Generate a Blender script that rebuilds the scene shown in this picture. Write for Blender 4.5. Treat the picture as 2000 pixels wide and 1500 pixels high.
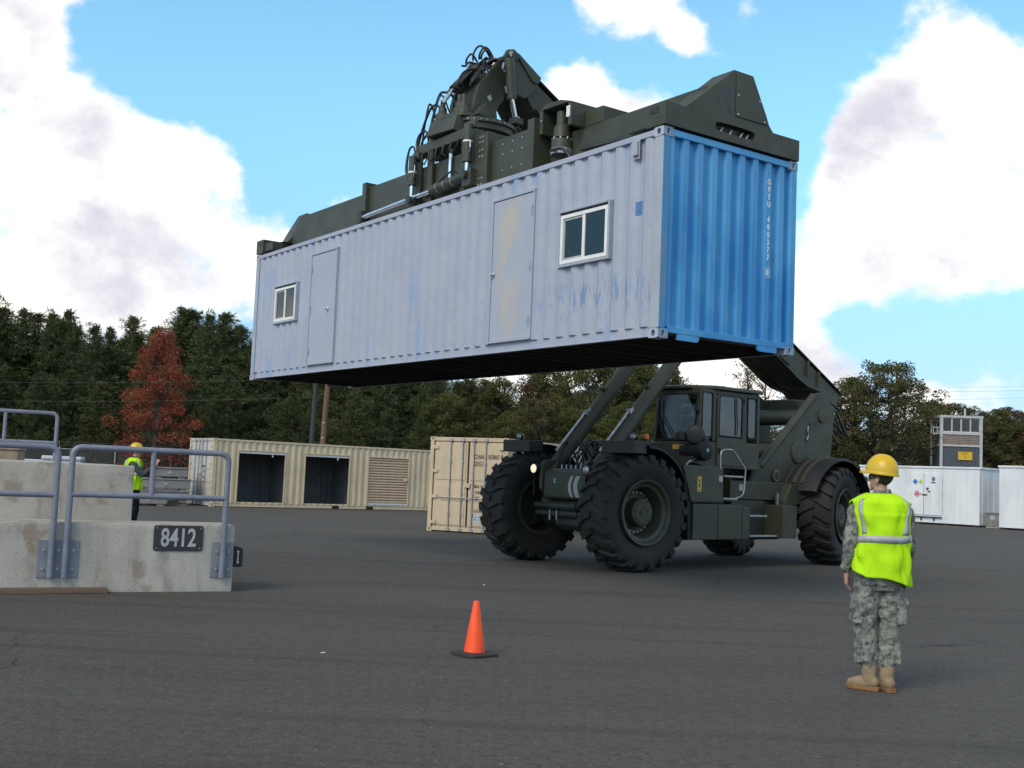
import bpy, bmesh, math, random
import numpy as np
from mathutils import Matrix, Vector
R = math.radians
scene = bpy.context.scene
for o in list(bpy.data.objects):
    bpy.data.objects.remove(o)
COL = scene.collection

# ------------------------------------------------------------------ camera
F_PX, PITCH, ROLL, CAM_H = 2230.314, R(4.7433), R(2.3951), 1.5119
_fw = Vector((0, math.cos(PITCH), math.sin(PITCH)))
_u0 = Vector((0, -math.sin(PITCH), math.cos(PITCH)))
_rt = Vector((1, 0, 0)) * math.cos(ROLL) + _u0 * math.sin(ROLL)
_up = Vector((1, 0, 0)) * -math.sin(ROLL) + _u0 * math.cos(ROLL)
camd = bpy.data.cameras.new('camera')
camd.sensor_width = 36
camd.lens = 36 * F_PX / 2000
camd.clip_start = 0.1
camd.clip_end = 5000
cam = bpy.data.objects.new('camera', camd)
COL.objects.link(cam)
m = Matrix((( _rt.x, _up.x, -_fw.x, 0), (_rt.y, _up.y, -_fw.y, 0), (_rt.z, _up.z, -_fw.z, CAM_H), (0, 0, 0, 1)))
cam.matrix_world = m
scene.camera = cam

def ray(px, py):
    return _fw + _rt * ((px - 1000) / F_PX) - _up * ((py - 750) / F_PX)
def ground_pt(px, py, z=0.0):
    d = ray(px, py)
    return Vector((0, 0, CAM_H)) + d * ((z - CAM_H) / d.z)
def at_depth(px, y):
    """ground point straight below the pixel column px (taken at the horizon) at world depth y"""
    d = ray(px, 935 + (px - 1000) * 0.042)
    return Vector((d.x / d.y * y, y, 0))
def top_z(px, py, y):
    d = ray(px, py)
    return CAM_H + d.z / d.y * y

# ------------------------------------------------------------------ world / light / exposure
world = bpy.data.worlds.new('World')
scene.world = world
world.cycles.sampling_method = 'MANUAL'
world.cycles.sample_map_resolution = 512
world.use_nodes = True
wn = world.node_tree
wn.nodes.clear()
SUN_EL, SUN_AZ = R(42), R(215)      # azimuth measured from +Y clockwise (light comes from behind left of the camera)
def wnode(t, **kw):
    n = wn.nodes.new(t)
    for k, v in kw.items():
        if k.startswith('i_'):
            n.inputs[int(k[2:]) if k[2:].isdigit() else k[2:]].default_value = v
        else:
            setattr(n, k, v)
    return n
def wlink(a, b):
    wn.links.new(a, b)
def wmath(op, a, b=None, clamp=False):
    n = wnode('ShaderNodeMath', operation=op, use_clamp=clamp)
    for i, v in enumerate((a, b)):
        if v is None:
            continue
        if isinstance(v, (int, float)):
            n.inputs[i].default_value = v
        else:
            wlink(v, n.inputs[i])
    return n.outputs[0]
w_tc = wnode('ShaderNodeTexCoord')
w_sky = wnode('ShaderNodeTexSky', sky_type='NISHITA', sun_disc=False, sun_elevation=SUN_EL, sun_rotation=SUN_AZ, altitude=50, air_density=1.0, dust_density=0.6, ozone_density=1.5)
w_tint = wnode('ShaderNodeVectorMath', operation='MULTIPLY')
wlink(w_sky.outputs[0], w_tint.inputs[0])
dirv = w_tc.outputs['Generated']
w_sep = wnode('ShaderNodeSeparateXYZ')
wlink(dirv, w_sep.inputs[0])
w_el = wnode('ShaderNodeMapRange', interpolation_type='SMOOTHSTEP')
w_el.inputs['From Min'].default_value = 0.0
w_el.inputs['From Max'].default_value = 0.36
wlink(w_sep.outputs[2], w_el.inputs['Value'])
w_bal = wnode('ShaderNodeMix', data_type='RGBA')     # the camera's colour balance: milky near the horizon, cyan higher up
w_bal.inputs['A'].default_value = (.90, 1.0, 1.35, 1)
w_bal.inputs['B'].default_value = (1.95, 2.72, 2.5, 1)
wlink(w_el.outputs[0], w_bal.inputs['Factor'])
w_zen = wnode('ShaderNodeMapRange', interpolation_type='SMOOTHSTEP')
w_zen.inputs['From Min'].default_value = 0.42
w_zen.inputs['From Max'].default_value = 0.95
wlink(w_sep.outputs[2], w_zen.inputs['Value'])
w_bal2 = wnode('ShaderNodeMix', data_type='RGBA')    # deeper, darker blue towards the zenith
w_bal2.inputs['B'].default_value = (1.7, 1.42, 1.0, 1)
wlink(w_zen.outputs[0], w_bal2.inputs['Factor'])
wlink(w_bal.outputs['Result'], w_bal2.inputs['A'])
wlink(w_bal2.outputs['Result'], w_tint.inputs[1])

def cloud_noise(offset):
    a = wnode('ShaderNodeVectorMath', operation='ADD')
    wlink(dirv, a.inputs[0]); a.inputs[1].default_value = offset
    b = wnode('ShaderNodeVectorMath', operation='MULTIPLY')
    wlink(a.outputs[0], b.inputs[0]); b.inputs[1].default_value = (1, 1, 1.5)
    n = wnode('ShaderNodeTexNoise', i_Scale=4.6, i_Detail=9.0, i_Roughness=0.56, i_Distortion=0.15)
    wlink(b.outputs[0], n.inputs['Vector'])
    return n.outputs[0]
# cumulus heaps standing in the sky the photograph shows: direction (from the pixel), angular radius in pixels, weight
HEAPS = [(0, 50, 150, .17), (30, 200, 170, .18), (235, 265, 150, .19), (390, 310, 150, .18), (80, 400, 240, .17), (290, 430, 220, .18),
         (460, 390, 130, .17), (470, 520, 150, .14), (640, 410, 170, .17), (770, 385, 110, .13), (150, 590, 170, .13), (340, 570, 170, .12),
         (1240, -30, 150, .15), (1335, 72, 60, .16), (1125, 185, 85, .17), (1180, 240, 70, .12), (1480, 0, 80, .14),
         (1890, 150, 170, .17), (1740, 260, 180, .18), (1650, 330, 150, .13), (1960, 280, 230, .18), (1780, 420, 240, .18), (1960, 480, 200, .16), (1650, 470, 150, .16),
         (1540, 690, 130, .17), (1630, 735, 110, .18), (1420, 740, 130, .17), (1790, 790, 90, .15), (1940, 735, 90, .13),
         (620, 130, 450, -.24), (950, 200, 330, -.18), (1730, 650, 190, -.22), (1480, 130, 330, -.18), (1560, 260, 120, -.12), (1400, 420, 120, -.14), (1930, 645, 170, -.17), (110, 512, 70, -.13),
         (300, 80, 190, -.16), (170, 90, 110, -.12), (1650, 60, 190, -.16), (1230, 110, 170, -.12), (1640, 180, 90, -.06), (600, 300, 90, -.08)]
mask = None
for (hx, hy, hr, hw) in HEAPS:
    d = ray(hx, hy).normalized()
    dist = wnode('ShaderNodeVectorMath', operation='DISTANCE')
    wlink(dirv, dist.inputs[0]); dist.inputs[1].default_value = d
    mr = wnode('ShaderNodeMapRange', interpolation_type='SMOOTHERSTEP')
    mr.inputs['From Min'].default_value = hr / F_PX * 1.15
    mr.inputs['From Max'].default_value = 0.0
    mr.inputs['To Min'].default_value = 0.0
    mr.inputs['To Max'].default_value = hw
    wlink(dist.outputs['Value'], mr.inputs['Value'])
    mask = mr.outputs[0] if mask is None else wmath('ADD', mask, mr.outputs[0])
mask = wmath('MINIMUM', mask, 0.19)
n0 = cloud_noise((0, 0, 0))
n1 = cloud_noise((-.012, -.015, 0.05))
w_fine = wnode('ShaderNodeTexNoise', i_Scale=19.0, i_Detail=8.0, i_Roughness=0.6)
wlink(dirv, w_fine.inputs['Vector'])
dens0 = wmath('ADD', wmath('ADD', n0, mask), wmath('MULTIPLY', wmath('SUBTRACT', w_fine.outputs[0], 0.5), 0.30))
cov = wnode('ShaderNodeMapRange', interpolation_type='SMOOTHSTEP')
cov.inputs['From Min'].default_value = .485
cov.inputs['From Max'].default_value = .615
wlink(dens0, cov.inputs['Value'])
# bases: much cloud above -> greyer, lilac
# undersides of the two big heaps are in their own shade
bases = None
for (hx, hy, hr, hw) in ((240, 500, 200, .13), (40, 480, 190, .11), (430, 560, 150, .12), (120, 300, 90, .05), (1740, 550, 190, .13), (1940, 540, 190, .13), (1850, 300, 110, .06), (1900, 760, 110, .08), (1600, 760, 90, .06)):
    dist = wnode('ShaderNodeVectorMath', operation='DISTANCE')
    wlink(dirv, dist.inputs[0]); dist.inputs[1].default_value = ray(hx, hy).normalized()
    mr = wnode('ShaderNodeMapRange', interpolation_type='SMOOTHERSTEP')
    mr.inputs['From Min'].default_value = hr / F_PX * 1.15
    mr.inputs['From Max'].default_value = 0.0
    mr.inputs['To Min'].default_value = 0.0
    mr.inputs['To Max'].default_value = hw
    wlink(dist.outputs['Value'], mr.inputs['Value'])
    bases = mr.outputs[0] if bases is None else wmath('ADD', bases, mr.outputs[0])
thick = wmath('ADD', wmath('ADD', wmath('ADD', n1, wmath('MULTIPLY', mask, 0.35)), wmath('MULTIPLY', wmath('SUBTRACT', w_fine.outputs[0], 0.5), 0.30)), bases)
shade = wnode('ShaderNodeMapRange', interpolation_type='SMOOTHSTEP')
shade.inputs['From Min'].default_value = .56
shade.inputs['From Max'].default_value = .78
wlink(thick, shade.inputs['Value'])
ccol = wnode('ShaderNodeMix', data_type='RGBA')
ccol.inputs['A'].default_value = (12.4, 12.0, 11.4, 1)
ccol.inputs['B'].default_value = (7.2, 7.2, 8.3, 1)
wlink(shade.outputs[0], ccol.inputs['Factor'])
wmix = wnode('ShaderNodeMix', data_type='RGBA')
wlink(cov.outputs[0], wmix.inputs['Factor'])
wlink(w_tint.outputs[0], wmix.inputs['A'])
wlink(ccol.outputs['Result'], wmix.inputs['B'])
w_bg = wnode('ShaderNodeBackground', i_Strength=0.1)
wlink(wmix.outputs['Result'], w_bg.inputs[0])
w_out = wnode('ShaderNodeOutputWorld')
wlink(w_bg.outputs[0], w_out.inputs[0])

sund = bpy.data.lights.new('sun', 'SUN')
sund.energy = 2.0
sund.angle = R(25)
sund.color = (1.0, .86, .72)
sun = bpy.data.objects.new('sun', sund)
COL.objects.link(sun)
_sd = Vector((math.sin(SUN_AZ) * math.cos(SUN_EL), math.cos(SUN_AZ) * math.cos(SUN_EL), math.sin(SUN_EL)))
sun.rotation_euler = _sd.to_track_quat('Z', 'Y').to_euler()
sun.location = (-10, -10, 30)
scene.view_settings.view_transform = 'Standard'
scene.view_settings.look = 'None'
scene.view_settings.gamma = 1
scene.view_settings.exposure = 0.0
scene.view_settings.use_curve_mapping = False

# ------------------------------------------------------------------ materials
def new_mat(name):
    mt = bpy.data.materials.new(name)
    mt.use_nodes = True
    nt = mt.node_tree
    b = nt.nodes['Principled BSDF']
    return mt, nt, b
def nd(nt, t, ins=None, **kw):
    n = nt.nodes.new(t)
    for k, v in kw.items():
        setattr(n, k, v)
    for k, v in (ins or {}).items():
        if isinstance(v, bpy.types.NodeSocket):
            nt.links.new(v, n.inputs[k])
        else:
            n.inputs[k].default_value = v
    return n
def c4(c):
    return (c[0], c[1], c[2], 1)
def coords(nt, scale=(1, 1, 1)):
    tc = nd(nt, 'ShaderNodeTexCoord')
    mp = nd(nt, 'ShaderNodeMapping', {'Vector': tc.outputs['Object'], 'Scale': scale})
    return mp.outputs[0]
def noise(nt, vec, scale, detail=5, rough=.55, dist=0):
    return nd(nt, 'ShaderNodeTexNoise', {'Vector': vec, 'Scale': scale, 'Detail': detail, 'Roughness': rough, 'Distortion': dist}).outputs[0]
def ramp(nt, fac, lo, hi):
    return nd(nt, 'ShaderNodeMapRange', {'Value': fac, 'From Min': lo, 'From Max': hi}, interpolation_type='SMOOTHSTEP').outputs[0]
def mixc(nt, fac, a, b, mode='MIX'):
    n = nd(nt, 'ShaderNodeMix', data_type='RGBA', blend_type=mode)
    for key, v in (('Factor', fac), ('A', a), ('B', b)):
        if isinstance(v, bpy.types.NodeSocket):
            nt.links.new(v, n.inputs[key])
        elif key == 'Factor':
            n.inputs[key].default_value = v
        else:
            n.inputs[key].default_value = c4(v)
    return n.outputs['Result']
def mth(nt, op, a, b=None):
    n = nd(nt, 'ShaderNodeMath', operation=op)
    for i, v in enumerate((a, b)):
        if v is None:
            continue
        if isinstance(v, bpy.types.NodeSocket):
            nt.links.new(v, n.inputs[i])
        else:
            n.inputs[i].default_value = v
    return n.outputs[0]
def bump(nt, b, h, strength, dist=.01):
    n = nd(nt, 'ShaderNodeBump', {'Height': h, 'Strength': strength, 'Distance': dist})
    nt.links.new(n.outputs[0], b.inputs['Normal'])

def paint(name, c, c2=None, scale=3, lo=.35, hi=.7, rough=.5, bmp=.15, bscale=60, metal=0, stretch=(1, 1, 1), spec=.5, dust=None):
    mt, nt, b = new_mat(name)
    v = coords(nt, stretch)
    n = noise(nt, v, scale)
    col = mixc(nt, ramp(nt, n, lo, hi), c, c2 or tuple(x * .8 for x in c))
    if dust:
        d = ramp(nt, noise(nt, v, dust[1], 8, .65), .5, .75)
        col = mixc(nt, mth(nt, 'MULTIPLY', d, dust[2]), col, dust[0])
    nt.links.new(col, b.inputs['Base Color'])
    n2 = noise(nt, v, bscale, 4)
    rr = nd(nt, 'ShaderNodeMapRange', {'Value': n, 'To Min': max(rough - .1, 0), 'To Max': min(rough + .12, 1)}).outputs[0]
    nt.links.new(rr, b.inputs['Roughness'])
    b.inputs['Metallic'].default_value = metal
    b.inputs['Specular IOR Level'].default_value = spec
    if bmp:
        bump(nt, b, n2, bmp, .004)
    return mt
def glass_mat(name, tint=(.75, .85, .82), opac=.0):
    mt, nt, b = new_mat(name)
    tr = nd(nt, 'ShaderNodeBsdfTransparent', {'Color': c4(tint)})
    gl = nd(nt, 'ShaderNodeBsdfGlossy', {'Color': (1, 1, 1, 1), 'Roughness': .02})
    fr = nd(nt, 'ShaderNodeFresnel', {'IOR': 1.52})
    fac = mth(nt, 'ADD', mth(nt, 'MULTIPLY', fr.outputs[0], 1.0), opac)
    mx = nd(nt, 'ShaderNodeMixShader', {0: fac, 1: tr.outputs[0], 2: gl.outputs[0]})
    nt.links.new(mx.outputs[0], nt.nodes['Material Output'].inputs['Surface'])
    return mt
MT = {}
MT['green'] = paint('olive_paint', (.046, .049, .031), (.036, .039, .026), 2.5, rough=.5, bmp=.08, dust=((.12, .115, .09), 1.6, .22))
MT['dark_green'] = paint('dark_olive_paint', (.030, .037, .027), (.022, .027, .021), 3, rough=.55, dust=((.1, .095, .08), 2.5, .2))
MT['black'] = paint('black_metal', (.012, .012, .013), (.02, .02, .021), 5, rough=.45)
MT['black_plastic'] = paint('black_plastic', (.011, .012, .016), (.018, .019, .024), 4, rough=.58, bmp=.1, spec=.3)
MT['hose'] = paint('hose_rubber', (.012, .012, .013), None, 5, rough=.4, bmp=0)
MT['rubber'] = paint('tyre_rubber', (.011, .011, .011), (.018, .0175, .017), 4, rough=.75, bmp=.35, bscale=40, dust=((.06, .055, .048), 3.5, .26))
MT['chrome'] = paint('chromed_rod', (.75, .76, .78), (.6, .61, .63), 6, rough=.18, metal=1, bmp=0)
MT['steel'] = paint('bare_steel', (.42, .43, .45), (.3, .3, .31), 8, rough=.38, metal=.8, bmp=.05)
MT['bolt'] = paint('zinc_bolt', (.55, .55, .55), (.4, .4, .4), 8, rough=.4, metal=.6, bmp=0)
MT['orange_lens'] = paint('amber_lens', (.8, .16, .01), (.7, .12, .01), 8, rough=.2, bmp=0)
MT['white_paint'] = paint('white_paint', (.74, .75, .76), (.62, .63, .65), 1.3, rough=.45, stretch=(1, 1, .3), dust=((.5, .48, .45), 1.2, .22))
MT['white'] = paint('white_vinyl', (.78, .78, .76), (.7, .7, .68), 4, rough=.4, bmp=0)
MT['yellow_label'] = paint('yellow_label', (.62, .42, .06), (.55, .36, .05), 9, rough=.5, bmp=0)
MT['teal_label'] = paint('teal_label', (.2, .5, .5), None, 9, rough=.5, bmp=0)
MT['grey_label'] = paint('grey_label', (.42, .43, .43), None, 9, rough=.5, bmp=0)
MT['glass'] = glass_mat('clear_glass', (.84, .96, .92), .07)
MT['dark_glass'] = glass_mat('window_glass', (.4, .42, .45), .01)
MT['lettering_white'] = paint('lettering_white', (.74, .78, .8), (.55, .65, .75), 30, .5, .8, rough=.5, bmp=0)
MT['lettering_black'] = paint('lettering_black', (.03, .03, .028), (.12, .11, .09), 30, .55, .85, rough=.6, bmp=0)
# ------------------------------------------------------------------ geometry helpers
def catmull(p, k=5):
    q = [p[0] * 2 - p[1]] + p + [p[-1] * 2 - p[-2]]; out = []
    for i in range(1, len(q) - 2):
        for j in range(k):
            t = j / k; a, b, c, d = q[i - 1], q[i], q[i + 1], q[i + 2]
            out.append((b * 2 + (c - a) * t + (a * 2 - b * 5 + c * 4 - d) * t * t + (b * 3 - a - c * 3 + d) * t ** 3) * .5)
    return out + [p[-1]]
class MB:
    """collects vertices and faces; build() links them as ONE mesh object"""
    def __init__(s):
        s.v = []; s.f = []
    def add(s, vs, fs):
        o = len(s.v)
        s.v += [tuple(v) for v in vs]
        s.f += [tuple(i + o for i in f) for f in fs]
        return s
    def box(s, x0, x1, y0, y1, z0, z1, M=None):
        vs = [Vector((x, y, z)) for x in (x0, x1) for y in (y0, y1) for z in (z0, z1)]
        if M: vs = [M @ v for v in vs]
        return s.add(vs, [(0, 1, 3, 2), (4, 6, 7, 5), (0, 4, 5, 1), (2, 3, 7, 6), (0, 2, 6, 4), (1, 5, 7, 3)])
    def prism(s, poly, a, b, ax='y'):
        """poly of (p,q) in the plane across axis ax, extruded from a to b along ax"""
        area = sum(p[0] * q[1] - q[0] * p[1] for p, q in zip(poly, poly[1:] + poly[:1]))
        if area < 0: poly = poly[::-1]
        def P3(p, t):
            return {'y': (p[0], t, p[1]), 'x': (t, p[0], p[1]), 'z': (p[0], p[1], t)}[ax]
        n = len(poly)
        lo, hi = [P3(p, a) for p in poly], [P3(p, b) for p in poly]
        flip = (ax == 'y') ^ (b < a)
        fs = [tuple(range(n))[::-1], tuple(range(n, 2 * n))] + [(i, (i + 1) % n, n + (i + 1) % n, n + i) for i in range(n)]
        if flip: fs = [f[::-1] for f in fs]
        return s.add(lo + hi, fs)
    def frame(s, p0, p1):
        d = (Vector(p1) - Vector(p0)).normalized()
        a = Vector((0, 0, 1)) if abs(d.z) < .9 else Vector((1, 0, 0))
        u = d.cross(a).normalized()
        return d, u, u.cross(d) * -1
    def cyl(s, p0, p1, r0, r1=None, n=14, caps=True):
        r1 = r0 if r1 is None else r1
        d, u, w = s.frame(p0, p1)
        p0, p1 = Vector(p0), Vector(p1)
        w = d.cross(u)
        vs = []
        for p, r in ((p0, r0), (p1, r1)):
            vs += [p + u * (r * math.cos(2 * math.pi * i / n)) + w * (r * math.sin(2 * math.pi * i / n)) for i in range(n)]
        fs = [(i, (i + 1) % n, n + (i + 1) % n, n + i) for i in range(n)]
        if caps: fs += [tuple(range(n))[::-1], tuple(range(n, 2 * n))]
        return s.add(vs, fs)
    def tube(s, pts, r, n=8, caps=True):
        pts = [Vector(p) for p in pts]
        if n == 7 and len(pts) > 2: pts = catmull(pts)          # hoses: round the bends
        rs = r if isinstance(r, (list, tuple)) else [r] * len(pts)
        prev = None; vs = []; fs = []
        for i, p in enumerate(pts):
            d = (pts[min(i + 1, len(pts) - 1)] - pts[max(i - 1, 0)]).normalized()
            if prev is None:
                a = Vector((0, 0, 1)) if abs(d.z) < .9 else Vector((1, 0, 0))
                u = d.cross(a).normalized()
            else:
                u = (prev - d * prev.dot(d)).normalized()
            prev = u; w = d.cross(u)
            vs += [p + u * (rs[i] * math.cos(2 * math.pi * k / n)) + w * (rs[i] * math.sin(2 * math.pi * k / n)) for k in range(n)]
        for i in range(len(pts) - 1):
            fs += [(i * n + k, i * n + (k + 1) % n, (i + 1) * n + (k + 1) % n, (i + 1) * n + k) for k in range(n)]
        if caps: fs += [tuple(range(n))[::-1], tuple(range(len(vs) - n, len(vs)))]
        return s.add(vs, fs)
    def lathe(s, prof, c=(0, 0, 0), ax='z', n=32, M=None):
        """prof: (radius, height along axis)"""
        vs = []
        for r, h in prof:
            for k in range(n):
                a = 2 * math.pi * k / n
                p, q = r * math.cos(a), r * math.sin(a)
                v = Vector({'z': (p, q, h), 'y': (q, h, p), 'x': (h, p, q)}[ax]) + Vector(c)
                vs.append(M @ v if M else v)
        m_ = len(prof)
        fs = [(i * n + k, i * n + (k + 1) % n, (i + 1) * n + (k + 1) % n, (i + 1) * n + k) for i in range(m_ - 1) for k in range(n)]
        return s.add(vs, fs)
    def loft(s, rings, caps=True):
        n = len(rings[0]); vs = [v for r in rings for v in r]
        fs = [(i * n + k, i * n + (k + 1) % n, (i + 1) * n + (k + 1) % n, (i + 1) * n + k) for i in range(len(rings) - 1) for k in range(n)]
        if caps: fs += [tuple(range(n))[::-1], tuple(range(len(vs) - n, len(vs)))]
        return s.add(vs, fs)
    def ball(s, c, r, n=12, sq=(1, 1, 1)):
        m_ = max(5, n // 2)
        prof = [(max(1e-4, math.sin(math.pi * i / m_)), -math.cos(math.pi * i / m_)) for i in range(m_ + 1)]
        S = Matrix.Translation(c) @ Matrix.Diagonal((r * sq[0], r * sq[1], r * sq[2], 1))
        return s.lathe(prof, (0, 0, 0), 'z', n, S)
    def mesh(s, name, recalc=True):
        me = bpy.data.meshes.new(name)
        me.from_pydata([tuple(v) for v in s.v], [], s.f)
        if recalc:
            bm = bmesh.new(); bm.from_mesh(me)
            bmesh.ops.recalc_face_normals(bm, faces=bm.faces)
            bm.to_mesh(me); bm.free()
        return me
    def build(s, name, mat, parent=None, smooth=None, bevel=0, bseg=2, label=None, kind=None, recalc=True):
        o = obj_of(name, s.mesh(name, recalc), mat, parent)
        if smooth is not None: shade(o.data, smooth)
        if bevel: add_bevel(o, bevel, bseg)
        if label: o['label'] = label
        if kind: o['kind'] = kind
        return o
def add_bevel(o, w, seg=2):
    b = o.modifiers.new('bevel', 'BEVEL'); b.width = w; b.segments = seg; b.limit_method = 'ANGLE'; b.angle_limit = R(35)
    b.harden_normals = False
def shade(me, angle=40):
    me.shade_smooth()
    bm = bmesh.new(); bm.from_mesh(me)
    lim = R(angle)
    for e in bm.edges:
        if len(e.link_faces) == 2 and e.calc_face_angle(0) > lim: e.smooth = False
    bm.to_mesh(me); bm.free()
def obj_of(name, me, mat, parent=None):
    o = bpy.data.objects.new(name, me)
    if mat is not None and not me.materials:
        me.materials.append(MT[mat] if isinstance(mat, str) else mat)
    COL.objects.link(o)
    if parent: o.parent = parent
    return o
def thing(name, label, cat, loc=(0, 0, 0), rz=0, group=None, M=None):
    o = bpy.data.objects.new(name, None); COL.objects.link(o)
    o.empty_display_size = .3
    if M is not None: o.matrix_world = M
    else:
        o.location = loc; o.rotation_euler = (0, 0, rz)
    return tag(o, label, cat, group)
def tag(o, label, cat=None, group=None, kind=None):
    o['label'] = label
    if cat: o['category'] = cat
    if group: o['group'] = group
    if kind: o['kind'] = kind
    return o
def copy_tree(o, parent=None):
    c = o.copy(); COL.objects.link(c)
    if parent: c.parent = parent
    for ch in list(o.children): copy_tree(ch, c)
    return c
def text_mesh(body, size, M, stretch=(1, 1), depth=.0015, bold=0):
    """a word as mesh data, lying in the XY plane of M"""
    cu = bpy.data.curves.new('txt', 'FONT'); cu.body = body; cu.size = size; cu.align_x = 'CENTER'; cu.align_y = 'CENTER'; cu.extrude = depth
    cu.resolution_u = 3; cu.offset = bold
    o = bpy.data.objects.new('txt', cu); COL.objects.link(o)
    bpy.context.view_layer.update()
    me = bpy.data.meshes.new_from_object(o.evaluated_get(bpy.context.evaluated_depsgraph_get()))
    bpy.data.objects.remove(o)
    me.transform(M @ Matrix.Diagonal((stretch[0], stretch[1], 1, 1)))
    return me
def merge_meshes(name, mes):
    mb = MB()
    for me in mes:
        mb.add([v.co.copy() for v in me.vertices], [tuple(p.vertices) for p in me.polygons])
    return mb
def plane_M(o, right, up):
    r_, u_ = Vector(right).normalized(), Vector(up).normalized(); n_ = r_.cross(u_)
    return Matrix(((r_.x, u_.x, n_.x, o[0]), (r_.y, u_.y, n_.y, o[1]), (r_.z, u_.z, n_.z, o[2]), (0, 0, 0, 1)))

# ------------------------------------------------------------------ ground
def asphalt_mat():
    mt, nt, b = new_mat('asphalt')
    v = coords(nt)
    big = noise(nt, v, .12, 4)
    mid = noise(nt, coords(nt, (.25, 1, 1)), .8, 6, .6)
    grit = noise(nt, v, 85, 3, .75)
    agg = noise(nt, v, 33, 4, .8)
    vor = nd(nt, 'ShaderNodeTexVoronoi', {'Vector': v, 'Scale': 46}).outputs['Distance']
    col = mixc(nt, ramp(nt, big, .3, .7), (.075, .068, .062), (.091, .083, .076))
    col = mixc(nt, mth(nt, 'MULTIPLY', ramp(nt, mid, .48, .75), .55), col, (.052, .048, .046))
    # stones in the binder: pale and dark grains
    for (sc, lo, hi, k, cc) in ((7, .52, .68, .55, (.115, .109, .104)), (7.7, .48, .32, .6, (.036, .034, .033)), (15, .52, .68, .75, (.14, .133, .128)), (16, .48, .32, .75, (.028, .026, .026))):
        col = mixc(nt, mth(nt, 'MULTIPLY', ramp(nt, noise(nt, v, sc, 5, .75), lo, hi), k), col, cc)
    col = mixc(nt, mth(nt, 'MULTIPLY', ramp(nt, agg, .54, .72), .8), col, (.155, .147, .14))
    col = mixc(nt, mth(nt, 'MULTIPLY', ramp(nt, agg, .46, .30), .85), col, (.026, .024, .024))
    col = mixc(nt, mth(nt, 'MULTIPLY', ramp(nt, grit, .56, .80), .6), col, (.17, .16, .15))
    col = mixc(nt, mth(nt, 'MULTIPLY', ramp(nt, vor, .30, .05), .45), col, (.030, .028, .028))
    sp = noise(nt, v, 21, 2, .5)
    col = mixc(nt, mth(nt, 'MULTIPLY', ramp(nt, sp, .72, .77), .7), col, (.30, .28, .25))
    # long faint sweeps left by tyres and the paver
    tc = nd(nt, 'ShaderNodeTexCoord')
    for (ang, sx, sy, sc, lo, hi, k, cc) in ((-24, .035, .9, 1.6, .54, .68, .5, (.043, .040, .039)), (14, .03, 1.3, 1.9, .58, .70, .5, (.105, .098, .092)), (62, .03, 1.1, 1.5, .60, .70, .45, (.040, .037, .036))):
        mp = nd(nt, 'ShaderNodeMapping', {'Vector': tc.outputs['Object'], 'Rotation': (0, 0, R(ang)), 'Scale': (sx, sy, 1)})
        sw = noise(nt, mp.outputs[0], sc, 5, .6, .3)
        col = mixc(nt, mth(nt, 'MULTIPLY', ramp(nt, sw, lo, hi), k), col, cc)
    # oil drips and damp patches
    oil = ramp(nt, noise(nt, v, .55, 5, .6, .4), .66, .76)
    col = mixc(nt, mth(nt, 'MULTIPLY', oil, .45), col, (.034, .031, .030))
    # hairline cracks
    wv_ = nd(nt, 'ShaderNodeVectorMath', {0: v}, operation='ADD')
    nz_ = nd(nt, 'ShaderNodeTexNoise', {'Vector': v, 'Scale': .8, 'Detail': 5})
    nt.links.new(nz_.outputs['Color'], wv_.inputs[1])
    ed = nd(nt, 'ShaderNodeTexVoronoi', {'Vector': wv_.outputs[0], 'Scale': .22}, feature='DISTANCE_TO_EDGE').outputs['Distance']
    crk = mth(nt, 'MULTIPLY', ramp(nt, ed, .006, .0015), ramp(nt, noise(nt, v, .3, 3), .5, .62))
    col = mixc(nt, mth(nt, 'MULTIPLY', crk, .7), col, (.016, .015, .015))
    nt.links.new(col, b.inputs['Base Color'])
    b.inputs['Roughness'].default_value = .88
    b.inputs['Specular IOR Level'].default_value = .3
    bump(nt, b, mth(nt, 'ADD', mth(nt, 'ADD', grit, agg), mth(nt, 'MULTIPLY', vor, .8)), .8, .010)
    return mt
MT['asphalt'] = asphalt_mat()
MT['soil'] = paint('grass_and_soil', (.05, .055, .025), (.075, .06, .035), .8, rough=.95, bmp=.6, bscale=6)
g = MB().add([(-900, -300, -.03), (900, -300, -.03), (900, 1500, -.03), (-900, 1500, -.03)], [(0, 1, 2, 3)]).build('ground', 'soil')
tag(g, 'rough grass and bare soil under the trees beyond the yard', None, None, 'structure')
yard = MB().add([(-60, -30, 0), (80, -30, 0), (80, 74, 0), (-60, 66, 0)], [(0, 1, 2, 3)]).build('asphalt_yard', 'asphalt')
tag(yard, 'dark grey asphalt of the open storage yard', None, None, 'structure')
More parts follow.
